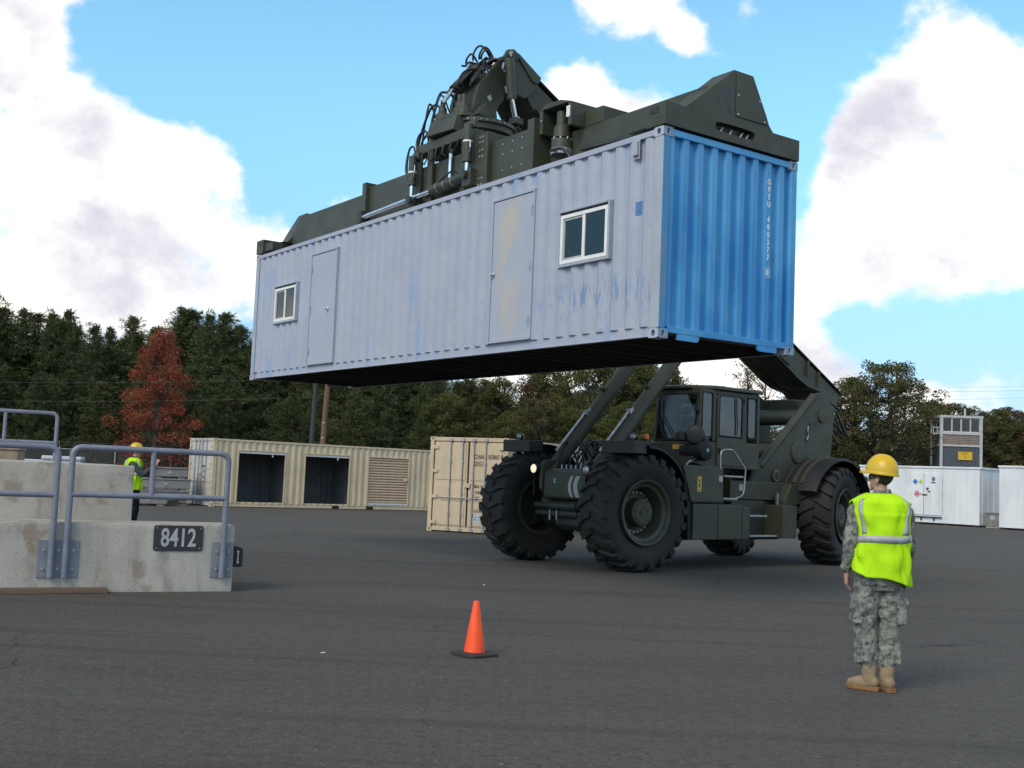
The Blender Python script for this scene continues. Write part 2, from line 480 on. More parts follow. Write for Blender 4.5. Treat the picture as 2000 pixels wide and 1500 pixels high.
# ------------------------------------------------------------------ shipping containers
CW_, CH_ = 2.438, 2.591
def corr_wall(a0, a1, z0, z1, pitch, flat, slope, depth, place, openings=(), phase=0.0):
    """corrugated sheet along a (a0..a1), outward 0..-depth, with rectangular openings cut through"""
    xs = {a0, a1}
    keys = []
    k = a0 - pitch + phase
    while k < a1 + pitch:
        keys += [(k, 0), (k + flat, 0), (k + flat + slope, -depth), (k + pitch - slope, -depth)]
        k += pitch
    for kx, _ in keys:
        if a0 < kx < a1: xs.add(kx)
    for (o0, o1, _, _) in openings: xs.update((o0, o1))
    xs = sorted(xs)
    kx = [q[0] for q in keys]; ky = [q[1] for q in keys]
    ds = np.interp(xs, kx, ky)
    zs = sorted({z0, z1} | {z for o in openings for z in o[2:]})
    mb = MB(); n = len(zs)
    vs = [place(x, d, z) for x, d in zip(xs, ds) for z in zs]
    fs = []
    for i in range(len(xs) - 1):
        for j in range(n - 1):
            cx, cz = (xs[i] + xs[i + 1]) / 2, (zs[j] + zs[j + 1]) / 2
            if any(o[0] < cx < o[1] and o[2] < cz < o[3] for o in openings): continue
            fs.append((i * n + j, (i + 1) * n + j, (i + 1) * n + j + 1, i * n + j + 1))
    return mb.add(vs, fs)
def solidify(o, t, off=-1):
    md = o.modifiers.new('thickness', 'SOLIDIFY'); md.thickness = t; md.offset = off
def casting_mesh():
    """corner fitting, corner at (0,0,0), body towards -x -y +z; slotted faces on +x and +y sides and top/bottom"""
    a, b, h = .178, .162, .118
    mb = MB()
    def face(o, r_, u_, w, hh, sw, sh):
        o, r_, u_ = Vector(o), Vector(r_), Vector(u_); nrm = r_.cross(u_)
        k = 20; outer = []; inner = []; deep = []
        for i in range(k):
            t = 2 * math.pi * (i + .5) / k
            cx, sx = math.cos(t), math.sin(t)
            sc = min(w / 2 / max(abs(cx), 1e-6), hh / 2 / max(abs(sx), 1e-6))
            outer.append(o + r_ * (cx * sc) + u_ * (sx * sc))
            p = o + r_ * (sw * math.copysign(abs(cx) ** .8, cx)) + u_ * (sh * math.copysign(abs(sx) ** .8, sx))
            inner.append(p); deep.append(p - nrm * .05)
        vs = outer + inner + deep
        fs = [(i, (i + 1) % k, k + (i + 1) % k, k + i) for i in range(k)] + [(k + i, k + (i + 1) % k, 2 * k + (i + 1) % k, 2 * k + i) for i in range(k)]
        fs.append(tuple(range(2 * k, 3 * k)))
        mb.add(vs, fs)
    face((0, -b / 2, h / 2), (0, 1, 0), (0, 0, 1), b, h, .026, .040)
    face((-a / 2, 0, h / 2), (-1, 0, 0), (0, 0, 1), a, h, .032, .040)
    mb.add([(-a, -b, 0), (0, -b, 0), (0, 0, 0), (-a, 0, 0), (-a, -b, h), (0, -b, h), (0, 0, h), (-a, 0, h)], [(0, 3, 2, 1), (4, 5, 6, 7), (0, 1, 5, 4), (0, 4, 7, 3)])
    return mb.mesh('corner_casting', False)
CAST = {}
def container(root, L, m_side, m_end, m_post, m_cast, near_open=(), far_open=(), near=-1, doors=None, door_mat=None, rail_mat=None, end2=True, gaps=()):
    hx, hy = L / 2, CW_ / 2
    rail_mat = rail_mat or m_side
    key = m_cast
    if key not in CAST:
        CAST[key] = casting_mesh()
    for sx in (1, -1):
        for sy in (1, -1):
            for zt in (0, 1):
                o = obj_of('corner_casting', CAST[key], m_cast, root)
                o.location = (sx * hx, sy * hy, 0 if not zt else CH_)
                o.scale = (sx, sy, 1 if not zt else -1)
            x0, y0 = sx * (hx - .003), sy * (hy - .003)
            MB().box(min(x0, x0 - sx * .16), max(x0, x0 - sx * .16), min(y0, y0 - sy * .115), max(y0, y0 - sy * .115), .118, CH_ - .118).build('corner_post', m_end if sx == 1 and sy != near else m_post, root, bevel=.012)
    for sy in (1, -1):
        yo = sy * (hy - .006)
        op = near_open if sy == near else far_open
        corr_wall(-hx + .16, hx - .16, .15, CH_ - .09, .278, .076, .064, .036, lambda a, d, z: (a, yo + sy * d - sy * .012, z), op, .02).build('side_wall', m_side, root)
        MB().box(-hx + .178, hx - .178, min(yo, yo - sy * .06), max(yo, yo - sy * .06), CH_ - .092, CH_ - .018).build('top_rail', rail_mat, root, bevel=.006)
        # bottom rail, with fork pockets where the container has them
        edges = [-hx + .178] + [g_ for gp in gaps for g_ in (gp[0], gp[1])] + [hx - .178]
        br = MB()
        for e0, e1 in zip(edges[::2], edges[1::2]):
            br.box(e0, e1, min(yo - sy * .040, yo - sy * .075), max(yo - sy * .040, yo - sy * .075), .030, .16).box(e0, e1, min(yo - sy * .012, yo - sy * .075), max(yo - sy * .012, yo - sy * .075), .020, .030)
        if gaps: br.box(-hx + .178, hx - .178, min(yo - sy * .041, yo - sy * .07), max(yo - sy * .041, yo - sy * .07), .13, .1585)
        br.build('bottom_rail', rail_mat, root, bevel=.006)
    for sx in ((1, -1) if doors is None else (-1,)):
        xo = sx * (hx - .006)
        me_ = m_end if sx == 1 else m_side
        corr_wall(-hy + .115, hy - .115, .15, CH_ - .09, .250, .090, .018, .060, lambda a, d, z: (xo + sx * d - sx * .014, a, z), (), -.004).build('end_wall', me_, root)
        MB().box(min(xo, xo - sx * .06), max(xo, xo - sx * .06), -hy + .162, hy - .162, CH_ - .10, CH_ - .016).build('end_header', me_, root, bevel=.006)
        MB().box(min(xo, xo - sx * .06), max(xo, xo - sx * .06), -hy + .162, hy - .162, .075, .155).build('end_sill', me_, root, bevel=.006)
        for s2 in (-1, 1):   # skirts that drop from the sill beside the corner fittings
            p = [(-.91 + .02, .076), (-.91 + .02, .0), (-.56, .0), (-.53, .02), (-.52, .076)] if s2 < 0 else [(.52, .076), (.53, .02), (.56, .0), (.89, .0), (.89, .076)]
            MB().prism(p, xo - sx * .03, xo - sx * .004, 'x').build('sill_skirt', me_, root)
    # roof sheet with shallow cross ribs, timber floor, cross members below
    rf = MB(); vs = []; fs = []; xs = np.arange(-hx + .12, hx - .11, .105)
    for i, x in enumerate(xs):
        z = CH_ - .022 - (.02 if (i // 2) % 2 else 0)
        vs += [(x, -hy + .05, z), (x, hy - .05, z)]
        if i: fs.append((2 * i - 2, 2 * i, 2 * i + 1, 2 * i - 1))
    rf.add(vs, fs).build('roof', m_side, root)
    MB().box(-hx + .06, hx - .06, -hy + .056, hy - .056, .135, .165).build('floor', 'timber_floor', root)
    for sy in (1, -1):
        MB().box(-hx + .18, hx - .18, min(sy * (hy - .094), sy * (hy - .0825)), max(sy * (hy - .094), sy * (hy - .0825)), .0215, .134).build('rail_lining', 'underside', root)
    cm = MB().box(-.022, .022, -hy + .095, hy - .095, .03, .132).box(-.06, .022, -hy + .095, hy - .095, .030, .036).mesh('cross_member')
    x = -hx + .25
    while x < hx - .2:
        o = obj_of('cross_member', cm, 'underside', root); o.location = (x, 0, 0); x += .42
    return root
MT['timber_floor'] = paint('floor_timber', (.16, .12, .08), (.11, .08, .055), 6, rough=.8)
MT['underside'] = paint('underside_paint', (.02, .02, .021), (.03, .028, .026), 4, rough=.8)

def grey_paint():
    mt, nt, b = new_mat('weathered_grey_over_blue')
    v = coords(nt); vs = coords(nt, (1, 1, .14))
    col = mixc(nt, ramp(nt, noise(nt, v, 1.1, 4), .35, .7), (.365, .385, .465), (.335, .36, .445))
    st = ramp(nt, noise(nt, vs, 5, 6, .6), .50, .74)
    col = mixc(nt, mth(nt, 'MULTIPLY', st, .55), col, (.27, .33, .47))
    # a scraped band low on the wall by the blue end, and a few bare smears elsewhere
    sep = nd(nt, 'ShaderNodeSeparateXYZ', {0: coords(nt)})
    bx = ramp(nt, sep.outputs[0], 3.2, 4.6)
    bz = mth(nt, 'MULTIPLY', ramp(nt, sep.outputs[2], .25, .5), ramp(nt, sep.outputs[2], 1.0, .7))
    scr = ramp(nt, noise(nt, coords(nt, (1, 1, .22)), 13, 8, .7), .51, .60)
    col = mixc(nt, mth(nt, 'MULTIPLY', mth(nt, 'MULTIPLY', bx, bz), mth(nt, 'MULTIPLY', scr, .85)), col, (.13, .24, .42))
    sm = ramp(nt, noise(nt, coords(nt, (1, 1, .3)), 2.2, 7, .6), .58, .68)
    col = mixc(nt, mth(nt, 'MULTIPLY', sm, .55), col, (.22, .32, .52))
    rect = None                       # bare blue rectangle where a placard was
    for ax, lo, hi in ((0, 5.585, 5.69), (2, 1.555, 1.735)):
        q = mth(nt, 'MULTIPLY', nd(nt, 'ShaderNodeMath', {0: sep.outputs[ax], 1: lo}, operation='GREATER_THAN').outputs[0], nd(nt, 'ShaderNodeMath', {0: sep.outputs[ax], 1: hi}, operation='LESS_THAN').outputs[0])
        rect = q if rect is None else mth(nt, 'MULTIPLY', rect, q)
    col = mixc(nt, rect, col, (.075, .17, .38))
    rust = ramp(nt, noise(nt, v, 14, 4, .6), .70, .77)
    col = mixc(nt, mth(nt, 'MULTIPLY', rust, .7), col, (.14, .07, .04))
    run = mth(nt, 'MULTIPLY', ramp(nt, noise(nt, coords(nt, (1, 1, .06)), 16, 4, .6), .64, .76), ramp(nt, noise(nt, v, 1.2, 3), .48, .66))
    col = mixc(nt, mth(nt, 'MULTIPLY', run, .40), col, (.30, .25, .19))
    grime = ramp(nt, noise(nt, coords(nt, (1, 1, .5)), 9, 8, .7), .60, .78)
    col = mixc(nt, mth(nt, 'MULTIPLY', grime, .22), col, (.22, .23, .26))
    nt.links.new(col, b.inputs['Base Color'])
    b.inputs['Roughness'].default_value = .55
    bump(nt, b, mth(nt, 'ADD', noise(nt, v, 2.2, 2), mth(nt, 'MULTIPLY', noise(nt, v, 7, 3), .4)), .55, .03)
    return mt
def blue_paint():
    mt, nt, b = new_mat('faded_blue_paint')
    v = coords(nt)
    n = noise(nt, coords(nt, (1, 1, .5)), 1.0, 5, .6)
    col = mixc(nt, ramp(nt, n, .36, .66), (.036, .245, .57), (.095, .37, .67))
    sep = nd(nt, 'ShaderNodeSeparateXYZ', {0: v})
    hi = mth(nt, 'MULTIPLY', ramp(nt, sep.outputs[2], 1.3, 2.5), .4)
    col = mixc(nt, hi, col, (.13, .40, .68))
    gr = ramp(nt, noise(nt, coords(nt, (1, 1, .25)), 4, 6, .65), .56, .76)
    col = mixc(nt, mth(nt, 'MULTIPLY', gr, .55), col, (.06, .16, .30))
    rust = ramp(nt, noise(nt, v, 13, 5, .6), .72, .78)
    col = mixc(nt, mth(nt, 'MULTIPLY', rust, .8), col, (.12, .07, .05))
    nt.links.new(col, b.inputs['Base Color'])
    b.inputs['Roughness'].default_value = .5
    bump(nt, b, noise(nt, v, 5, 3), .2, .01)
    return mt
def two_face_paint(name, ca, cb, rusty=.35):
    """posts painted grey on the long side and blue on the end"""
    mt, nt, b = new_mat(name)
    tc = nd(nt, 'ShaderNodeTexCoord')
    sep = nd(nt, 'ShaderNodeSeparateXYZ', {0: tc.outputs['Normal']})
    v = tc.outputs['Object']
    n = noise(nt, v, 2.2, 5, .6)
    grey = mixc(nt, ramp(nt, n, .4, .65), ca, tuple(x * .88 for x in ca))
    blue = mixc(nt, mth(nt, 'MULTIPLY', ramp(nt, n, .45, .68), .8), cb, (.20, .27, .34))
    col = mixc(nt, ramp(nt, sep.outputs[0], .5, .7), grey, blue)
    ru = ramp(nt, noise(nt, v, 7, 6, .7), .60, .72)
    col = mixc(nt, mth(nt, 'MULTIPLY', ru, rusty), col, (.16, .065, .03))
    nt.links.new(col, b.inputs['Base Color']); b.inputs['Roughness'].default_value = .6
    return mt
MT['lift_grey'] = grey_paint()
MT['lift_blue'] = blue_paint()
MT['lift_post'] = two_face_paint('post_grey_and_blue', (.38, .40, .46), (.07, .26, .50), .5)
MT['lift_cast'] = two_face_paint('casting_grey_and_blue', (.42, .43, .50), (.20, .33, .48), .85)
def door_paint():
    mt, nt, b = new_mat('door_grey_with_rust_bloom')
    v = coords(nt)
    col = mixc(nt, ramp(nt, noise(nt, v, 1.5, 4), .3, .7), (.37, .39, .465), (.34, .365, .445))
    sep = nd(nt, 'ShaderNodeSeparateXYZ', {0: v})
    mx = mth(nt, 'MULTIPLY', ramp(nt, sep.outputs[0], -.45, -.15), ramp(nt, sep.outputs[0], .3, -.02))
    st = mth(nt, 'MULTIPLY', ramp(nt, noise(nt, coords(nt, (1, 1, .45)), 2.6, 6, .6), .40, .62), mx)
    col = mixc(nt, mth(nt, 'MULTIPLY', st, .75), col, (.50, .42, .28))
    sc = ramp(nt, noise(nt, coords(nt, (1, 1, .4)), 6, 7, .65), .60, .70)
    col = mixc(nt, mth(nt, 'MULTIPLY', sc, .45), col, (.25, .37, .58))
    nt.links.new(col, b.inputs['Base Color']); b.inputs['Roughness'].default_value = .5
    return mt
MT['lift_door'] = door_paint()
MT['plain_door'] = paint('door_grey', (.365, .385, .465), (.335, .36, .445), 1.2, rough=.5)
MT['bare_blue'] = paint('bare_blue_patch', (.07, .18, .42), None, 6, rough=.5)
MT['dark_gap'] = paint('dark_seal', (.02, .02, .022), None, 6, rough=.7)
MT['curtain'] = paint('curtain_cloth', (.6, .62, .66), (.45, .47, .52), 9, rough=.9)
MT['screen'] = paint('fly_screen', (.05, .052, .058), None, 60, rough=.9)

LL = 12.192
LIFT_M = Matrix(((0.58374135, 0.81193722, -0.00199747, 0), (-0.81193185, 0.58372315, -0.00582704, 0), (-0.00356522, 0.0050233, 0.99998103, 0), (0, 0, 0, 1)))
_o = Vector((1.71669467, 13.53268473, 3.26831388)) - LIFT_M.col[0].xyz * (LL / 2) + LIFT_M.col[1].xyz * (CW_ / 2)
LIFT_M.translation = _o
lift = thing('shipping_container', 'long grey office container with a blue end, hoisted by the green machine', 'container', M=LIFT_M)
DOORS = [(2.50, 3.50, 'r'), (-3.49, -2.45, 'l')]
WINS = [(4.13, 5.11, 1.11, 1.81), (-5.06, -4.09, 1.10, 1.80)]
opens = [(d[0], d[1], .17, 2.27) for d in DOORS] + WINS
container(lift, LL, 'lift_grey', 'lift_blue', 'lift_post', 'lift_cast', near_open=opens)
yf = -CW_ / 2
for i, (x0, x1, hinge) in enumerate(DOORS):
    xc = (x0 + x1) / 2
    d = MB().box(x0 - xc + .025, x1 - xc - .025, -.022, .022, .19, 2.235).build('door', 'lift_door' if i == 0 else 'plain_door', lift, bevel=.004)
    d.location = (xc, yf + .034, 0)
    d['label'] = 'flat grey door with a pale rust bloom and a knob' if i == 0 else 'flat clean grey door with a knob at its right edge'
    fr = MB()
    fr.box(x0 - xc - .02, x0 - xc + .018, -.031, .03, .162, 2.275).box(x1 - xc - .018, x1 - xc + .02, -.031, .03, .162, 2.275)
    fr.box(x0 - xc - .02, x1 - xc + .02, -.036, .03, 2.243, 2.28)
    fr.build('door_frame', 'lift_grey', d, bevel=.003)
    MB().box(x0 - xc - .02, x1 - xc + .02, -.045, .02, .163, .185).build('threshold', 'lift_grey', d)
    kx = (x0 - xc + .075) if hinge == 'r' else (x1 - xc - .30 + .04)
    k = MB().lathe([(.001, -.092), (.02, -.09), (.031, -.075), (.031, -.062), (.016, -.048), (.013, -.03), (.03, -.026), (.03, -.02)], (kx, 0, 1.17), 'y', 14)
    k.build('knob', 'chrome', d, smooth=40)
    hxx = (x1 - xc - .03) if hinge == 'r' else (x0 - xc + .05)
    for hz in (.42, 1.2, 1.98):
        MB().box(hxx - .03, hxx + .018, -.027, -.018, hz - .07, hz + .07).cyl((hxx + .018, -.03, hz - .07), (hxx + .018, -.03, hz + .07), .009, n=8).build('hinge', 'steel', d)
for i, (x0, x1, z0, z1) in enumerate(WINS):
    wroot = MB().box(x0 - .035, x0 + .0, yf - .014, yf + .05, z0 - .035, z1 + .03).box(x1, x1 + .035, yf - .014, yf + .05, z0 - .035, z1 + .03)
    wroot.box(x0, x1, yf - .030, yf + .05, z1 + .0, z1 + .03).box(x0, x1, yf - .018, yf + .05, z0 - .035, z0)
    w = wroot.build('window', 'lift_grey', lift, bevel=.003)
    f = MB(); a, b_ = x0 + .006, x1 - .006; c, d_ = z0 + .006, z1 - .03; t = .05; xm = (a + b_) / 2
    y0, y1 = yf - .010, yf + .045
    f.box(a, a + t, y0, y1, c, d_).box(b_ - t, b_, y0, y1, c, d_).box(a + t, b_ - t, y0, y1, d_ - t, d_).box(a + t, b_ - t, y0, y1, c, c + t).box(xm - .025, xm + .025, y0 + .004, y1, c + t, d_ - t)
    f.build('frame', 'white', w, bevel=.004)
    MB().box(a, b_, yf + .012, yf + .04, d_ + .001, z1 - .001).build('head_gap', 'dark_gap', w)
    s_ = MB(); sa, sb, t2 = a + t, xm - .025, .03
    s_.box(sa, sa + t2, yf + .005, yf + .03, c + t, d_ - t).box(sb - t2 * .4, sb, yf + .005, yf + .03, c + t, d_ - t).box(sa + t2, sb - t2 * .4, yf + .005, yf + .03, d_ - t - t2, d_ - t).box(sa + t2, sb - t2 * .4, yf + .005, yf + .03, c + t, c + t + t2)
    s_.build('sash', 'grey_label', w)
    MB().box(a + t, xm - .025, yf + .018, yf + .022, c + t, d_ - t).build('pane', 'dark_glass', w)
    MB().box(xm + .025, b_ - t, yf + .012, yf + .016, c + t, d_ - t).build('pane', 'dark_glass', w)
    MB().box(a + t, xm - .025, yf + .032, yf + .035, c + t, d_ - t).build('fly_screen', 'screen', w)
    bl = MB(); vs = []; fs = []
    for k in range(22):
        x = xm + (b_ - xm) * k / 21
        vs += [(x, yf + .085 + .014 * math.sin(k * 1.7), c), (x + (.05 * math.sin(k * .5) if i else 0), yf + .085 + .014 * math.sin(k * 1.7 + .4), d_)]
        if k: fs.append((2 * k - 2, 2 * k, 2 * k + 1, 2 * k - 1))
    bl.add(vs, fs).build('curtain', 'curtain' if i else 'screen', w)
v_ = MB().box(5.575, 5.665, yf - .045, yf - .002, 2.30, 2.48).box(5.565, 5.675, yf - .006, yf - .001, 2.26, 2.51)
v_.build('vent_cover', 'lift_grey', lift, bevel=.004)
# owner code on the blue end, reading downwards
code = 'GVTU 400377 8'
mes = []
for k, ch in enumerate(code):
    if ch == ' ': continue
    z = 2.235 - k * (1.20 / 12.0)
    mes.append(text_mesh(ch, .105, plane_M((LL / 2 - .0178, .69, z), (0, 1, 0), (0, 0, 1)), (.80, 1.0), bold=.0035))
merge_meshes('lettering', mes).build('lettering', 'lettering_white', lift, label='white owner code GVTU 400377 8 running down the blue end', recalc=False)
zb = 2.235 - 1.20
bx_ = MB()
for (ya, yb, za, zb_) in ((-.042, .042, .056, .062), (-.042, .042, -.062, -.056), (-.042, -.036, -.056, .056), (.036, .042, -.056, .056)):
    bx_.box(LL / 2 - .018, LL / 2 - .016, .69 + ya, .69 + yb, zb + za, zb + zb_)
bx_.build('check_digit_box', 'lettering_white', lift)

# ---- tan 20 ft container with doors, owner code
MT['tan'] = paint('tan_paint', (.59, .48, .325), (.52, .42, .285), 1.5, rough=.5, stretch=(1, 1, .4), dust=((.36, .29, .2), 3, .35))
def rusty(name, c):
    mt, nt, b = new_mat(name)
    v = coords(nt)
    col = mixc(nt, ramp(nt, noise(nt, v, 2.5, 5), .35, .7), c, tuple(x * .85 for x in c))
    ru = ramp(nt, noise(nt, v, 8, 6, .7), .58, .70)
    col = mixc(nt, mth(nt, 'MULTIPLY', ru, .75), col, (.22, .09, .03))
    nt.links.new(col, b.inputs['Base Color']); b.inputs['Roughness'].default_value = .6
    return mt
MT['tan_rusty'] = rusty('tan_paint_rusting', (.59, .48, .325))
MT['tan_pale'] = paint('pale_tan_paint', (.50, .47, .42), (.44, .41, .36), 1.5, rough=.5)
MT['galv'] = paint('galvanised_rod', (.40, .42, .46), (.3, .32, .36), 6, rough=.5, metal=.3)
def door_end(root, L, mat_d, mat_r):
    hx, hy = L / 2, CW_ / 2
    xo = hx - .006
    MB().box(xo - .08, xo, -hy + .162, hy - .162, CH_ - .115, CH_ - .012).build('end_header', mat_r, root, bevel=.006)
    MB().box(xo - .08, xo, -hy + .162, hy - .162, .03, .15).build('end_sill', mat_r, root, bevel=.006)
    MB().box(xo - .10, xo - .06, -hy + .10, hy - .10, .13, CH_ - .10).build('door_seal', 'dark_gap', root)
    for s in (-1, 1):
        y0, y1 = (-hy + .14, -.028) if s < 0 else (.028, hy - .14)
        d = MB().box(xo - .058, xo - .03, y0, y1, .165, CH_ - .13).build('door', mat_d, root, bevel=.006)
        for (za, zb__) in ((.2, .78), (.92, 1.28), (1.42, CH_ - .17)):   # pressed panels
            MB().box(xo - .0295, xo - .014, y0 + .05, y1 - .05, za, zb__).build('door_panel', mat_d, d, bevel=.014)
        for yb in (-.55, -.17) if s < 0 else (.18, .55):
            r = MB().cyl((xo + .016, yb, .06), (xo + .016, yb, CH_ - .045), .019, n=10)
            rod = r.build('locking_bar', mat_r if False else 'galv', d, smooth=50)
            for z in (.075, CH_ - .075): MB().box(xo - .004, xo + .045, yb - .05, yb + .05, z - .035, z + .035).build('keeper', 'galv', rod)
            for z in (.5, 1.05, 1.9): MB().box(xo - .018, xo + .036, yb - .03, yb + .03, z - .03, z + .03).build('bar_guide', 'galv', rod)
            MB().tube([(xo + .03, yb, .95), (xo + .05, yb - .12, .93), (xo + .045, yb - .33, .955)], .013, 6).build('handle', 'galv', rod)
        for z in (.25, .95, 1.65, 2.3):
            yh = -hy + .115 if s < 0 else hy - .115
            MB().box(xo - .02, xo + .022, min(yh, yh - s * .16), max(yh, yh - s * .16), z - .045, z + .045).build('hinge', mat_r, d, bevel=.006)
    MB().box(xo - .01, xo + .03, -.06, .10, 1.22, 1.34).build('lock_box', mat_d, root, bevel=.006)
L20 = 6.058
a62, am28 = R(90 - 27.964), R(-27.964)
dch = Vector((math.cos(am28), math.sin(am28), 0)); lch = Vector((math.cos(a62), math.sin(a62), 0))
pc = Vector((-2.1837, 31.6382, 0)) + dch * (CW_ / 2) + lch * (L20 / 2)
chau = thing('shipping_container', 'tan twenty foot container with closed bar-locked doors, behind the front wheels of the lifting machine', 'container', pc, a62 + math.pi)
container(chau, L20, 'tan', 'tan', 'tan_rusty', 'tan_rusty', near=1, doors=True)
door_end(chau, L20, 'tan', 'tan')
xo = L20 / 2 - .0135
def letter_set(root, rows, mat, x):
    for (txt, y, z, h, st) in rows:
        merge_meshes('lettering', [text_mesh(txt, h, plane_M((x, y, z), (0, 1, 0), (0, 0, 1)), (st, 1), bold=.0015)]).build('lettering', mat, root, recalc=False)
letter_set(chau, [('CHAU', .365, 2.06, .17, .74), ('183865 0', .82, 2.06, .17, .74), ('22G1', .355, 1.87, .17, .74), ('MAX GR', .365, 1.26, .11, .72), ('TARE', .335, 1.10, .11, .72), ('NET', .315, .95, .11, .72), ('CU.CAP.', .365, .60, .10, .72),
                  ('30480 KG', .82, 1.26, .10, .8), ('2250 KG', .82, 1.10, .10, .8), ('28230 KG', .82, .95, .10, .8)], 'lettering_black', xo)
MT['blue_label'] = paint('blue_white_label', (.06, .13, .42), (.6, .63, .68), 22, .42, .5, rough=.5, bmp=0)
MB().box(xo + .0, xo + .003, .26, .42, .30, .50).build('data_plate', 'blue_label', chau)

# ---- long tan storage container with roll-up doors
aL = R(36.3202)
lb = Vector((math.cos(aL), math.sin(aL), 0)); eb = Vector((-math.sin(aL), math.cos(aL), 0))
bo = Vector((-11.1619, 43.2010, 0))
pc = bo + lb * (LL / 2) + eb * (CW_ / 2)
stor = thing('storage_container', 'long tan storage container with two open doorways and one shut roll-up door in its side', 'container', pc, aL + math.pi)
STOR_O = pc
def along(px):      # position along the long face of the pixel column, measured from the door-end corner
    d = ray(px, 940); n_ = -eb
    t = (bo - Vector((0, 0, CAM_H))).dot(n_) / d.dot(n_)
    return (Vector((0, 0, CAM_H)) + d * t - bo).dot(lb)
OPN = []
for (pa, pb) in ((464, 555), (595, 681), (719, 797)):
    OPN.append((LL / 2 - along(pb), LL / 2 - along(pa), .20, 2.13))
_oc = along(838.5)
OPN.append((LL / 2 - _oc - 1.9, LL / 2 - _oc + .02, .20, 2.10))
container(stor, LL, 'tan', 'tan', 'tan_rusty', 'tan_rusty', near_open=OPN, near=1, doors=True, gaps=((-.95, -.62), (.62, .95)))
door_end(stor, LL, 'tan_pale', 'tan_pale')
letter_set(stor, [('MAX GR', .4, 1.5, .13, .8), ('TARE', .4, 1.3, .13, .8), ('NET', .4, 1.1, .13, .8)], 'lettering_black', LL / 2 - .0135)
yo = CW_ / 2
MT['alu'] = paint('white_aluminium', (.62, .63, .64), (.5, .5, .5), 5, rough=.35)
MT['slat'] = paint('tan_slat', (.54, .395, .28), (.48, .35, .245), 3, rough=.45)
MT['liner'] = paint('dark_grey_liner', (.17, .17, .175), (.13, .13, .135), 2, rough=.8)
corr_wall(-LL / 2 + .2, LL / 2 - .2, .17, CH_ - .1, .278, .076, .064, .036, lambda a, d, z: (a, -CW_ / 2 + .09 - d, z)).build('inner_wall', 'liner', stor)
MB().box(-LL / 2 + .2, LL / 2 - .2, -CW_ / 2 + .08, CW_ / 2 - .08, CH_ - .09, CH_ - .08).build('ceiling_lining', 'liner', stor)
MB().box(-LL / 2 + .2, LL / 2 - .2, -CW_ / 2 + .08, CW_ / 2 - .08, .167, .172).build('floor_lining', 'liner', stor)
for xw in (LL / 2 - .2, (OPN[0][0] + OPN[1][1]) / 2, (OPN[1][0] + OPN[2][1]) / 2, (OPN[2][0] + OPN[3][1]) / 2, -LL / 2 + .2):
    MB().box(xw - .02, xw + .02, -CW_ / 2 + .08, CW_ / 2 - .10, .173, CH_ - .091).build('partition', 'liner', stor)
for i, (x0, x1, z0, z1) in enumerate(OPN):
    fr = MB().box(x0 - .04, x0, yo - .05, yo + .006, z0 - .02, z1 + .02).box(x1, x1 + .04, yo - .05, yo + .006, z0 - .02, z1 + .02).box(x0 - .04, x1 + .04, yo - .05, yo + .009, z1 + .02, z1 + .06)
    drw = fr.build('doorway', 'tan', stor)
    if i in (2, 3):
        n_s = 17; h = (z1 - z0 - .08) / n_s
        sl = MB().prism([(-.022, .004), (.006, .016), (.016, h * .5), (.006, h - .020), (-.022, h - .008)], x0, x1, 'x').mesh('slat')
        for k in range(n_s):
            o = obj_of('slat', sl, 'slat', drw); o.location = (0, yo - .035, z0 + .08 + k * h)
        MB().box(x0, x1, yo - .045, yo - .012, z0, z0 + .078).build('bottom_bar', 'alu', drw, bevel=.004)
        MB().box(x0 + .06, x0 + .20, yo - .02, yo + .012, 1.22, 1.30).build('latch', 'alu', drw)
    else:
        MB().box(x0, x1, yo - .06, yo - .01, z1 - .07, z1 - .001).build('bottom_bar', 'alu', drw, bevel=.004)
        MB().cyl((x0 + .03, yo - .22, z1 + .10), (x1 - .03, yo - .22, z1 + .10), .15, n=18).build('rolled_curtain', 'slat', drw, smooth=40)
        MB().box(x0 + .5, x0 + .56, yo - .05, yo - .03, z1 - .17, z1 - .07).build('pull_strap', 'alu', drw)
# ------------------------------------------------------------------ the lifting machine (x forward, y to its left = camera side, z up; origin under the front axle)
TYAW = R(222.43179)
TRUCK_M = Matrix.Translation((1.3342, 20.9809, 0)) @ Matrix.Rotation(TYAW, 4, 'Z')
truck = thing('reach_stacker', 'big dark green four-wheeled lifting machine holding the long container on its boom', 'reach stacker', M=TRUCK_M)
WB, TRK, WR, WW = 6.262, 2.57, 1.03, .70

def tyre_mesh():
    mb = MB(); n = 72; hw = WW / 2
    prof = [(.52, -.27), (.56, -.285), (.60, -.30), (.70, -.335), (.80, -.350), (.87, -.345), (.93, -.325), (.965, -.28), (.982, -.15), (.985, 0)]
    prof = prof + [(r, -y) for r, y in prof[-2::-1]]
    prof = prof + [(.50, .20), (.50, -.20), (.52, -.27)]
    mb.lathe(prof, (0, 0, 0), 'y', n)
    nl = 22
    for s in (-1, 1):
        for k in range(nl):
            a0 = 2 * math.pi * (k + (.5 if s > 0 else 0)) / nl
            rows = []
            for (y, rt, rb, da, wdt) in ((-.02, 1.026, .97, .00, .052), (.10, 1.030, .97, .035, .058), (.20, 1.028, .97, .085, .066), (.295, 1.018, .955, .125, .074), (.352, .985, .92, .135, .076), (.366, .93, .88, .137, .070), (.356, .865, .86, .138, .05)):
                a = a0 + da
                row = []
                for (r, aa) in ((rb, a - wdt), (rt, a - wdt * .86), (rt, a + wdt * .86), (rb, a + wdt)):
                    row.append((r * math.sin(aa), s * y, r * math.cos(aa)))
                rows.append(row)
            mb.loft([[Vector(p) for p in r] for r in rows])
    return mb.mesh('tyre')
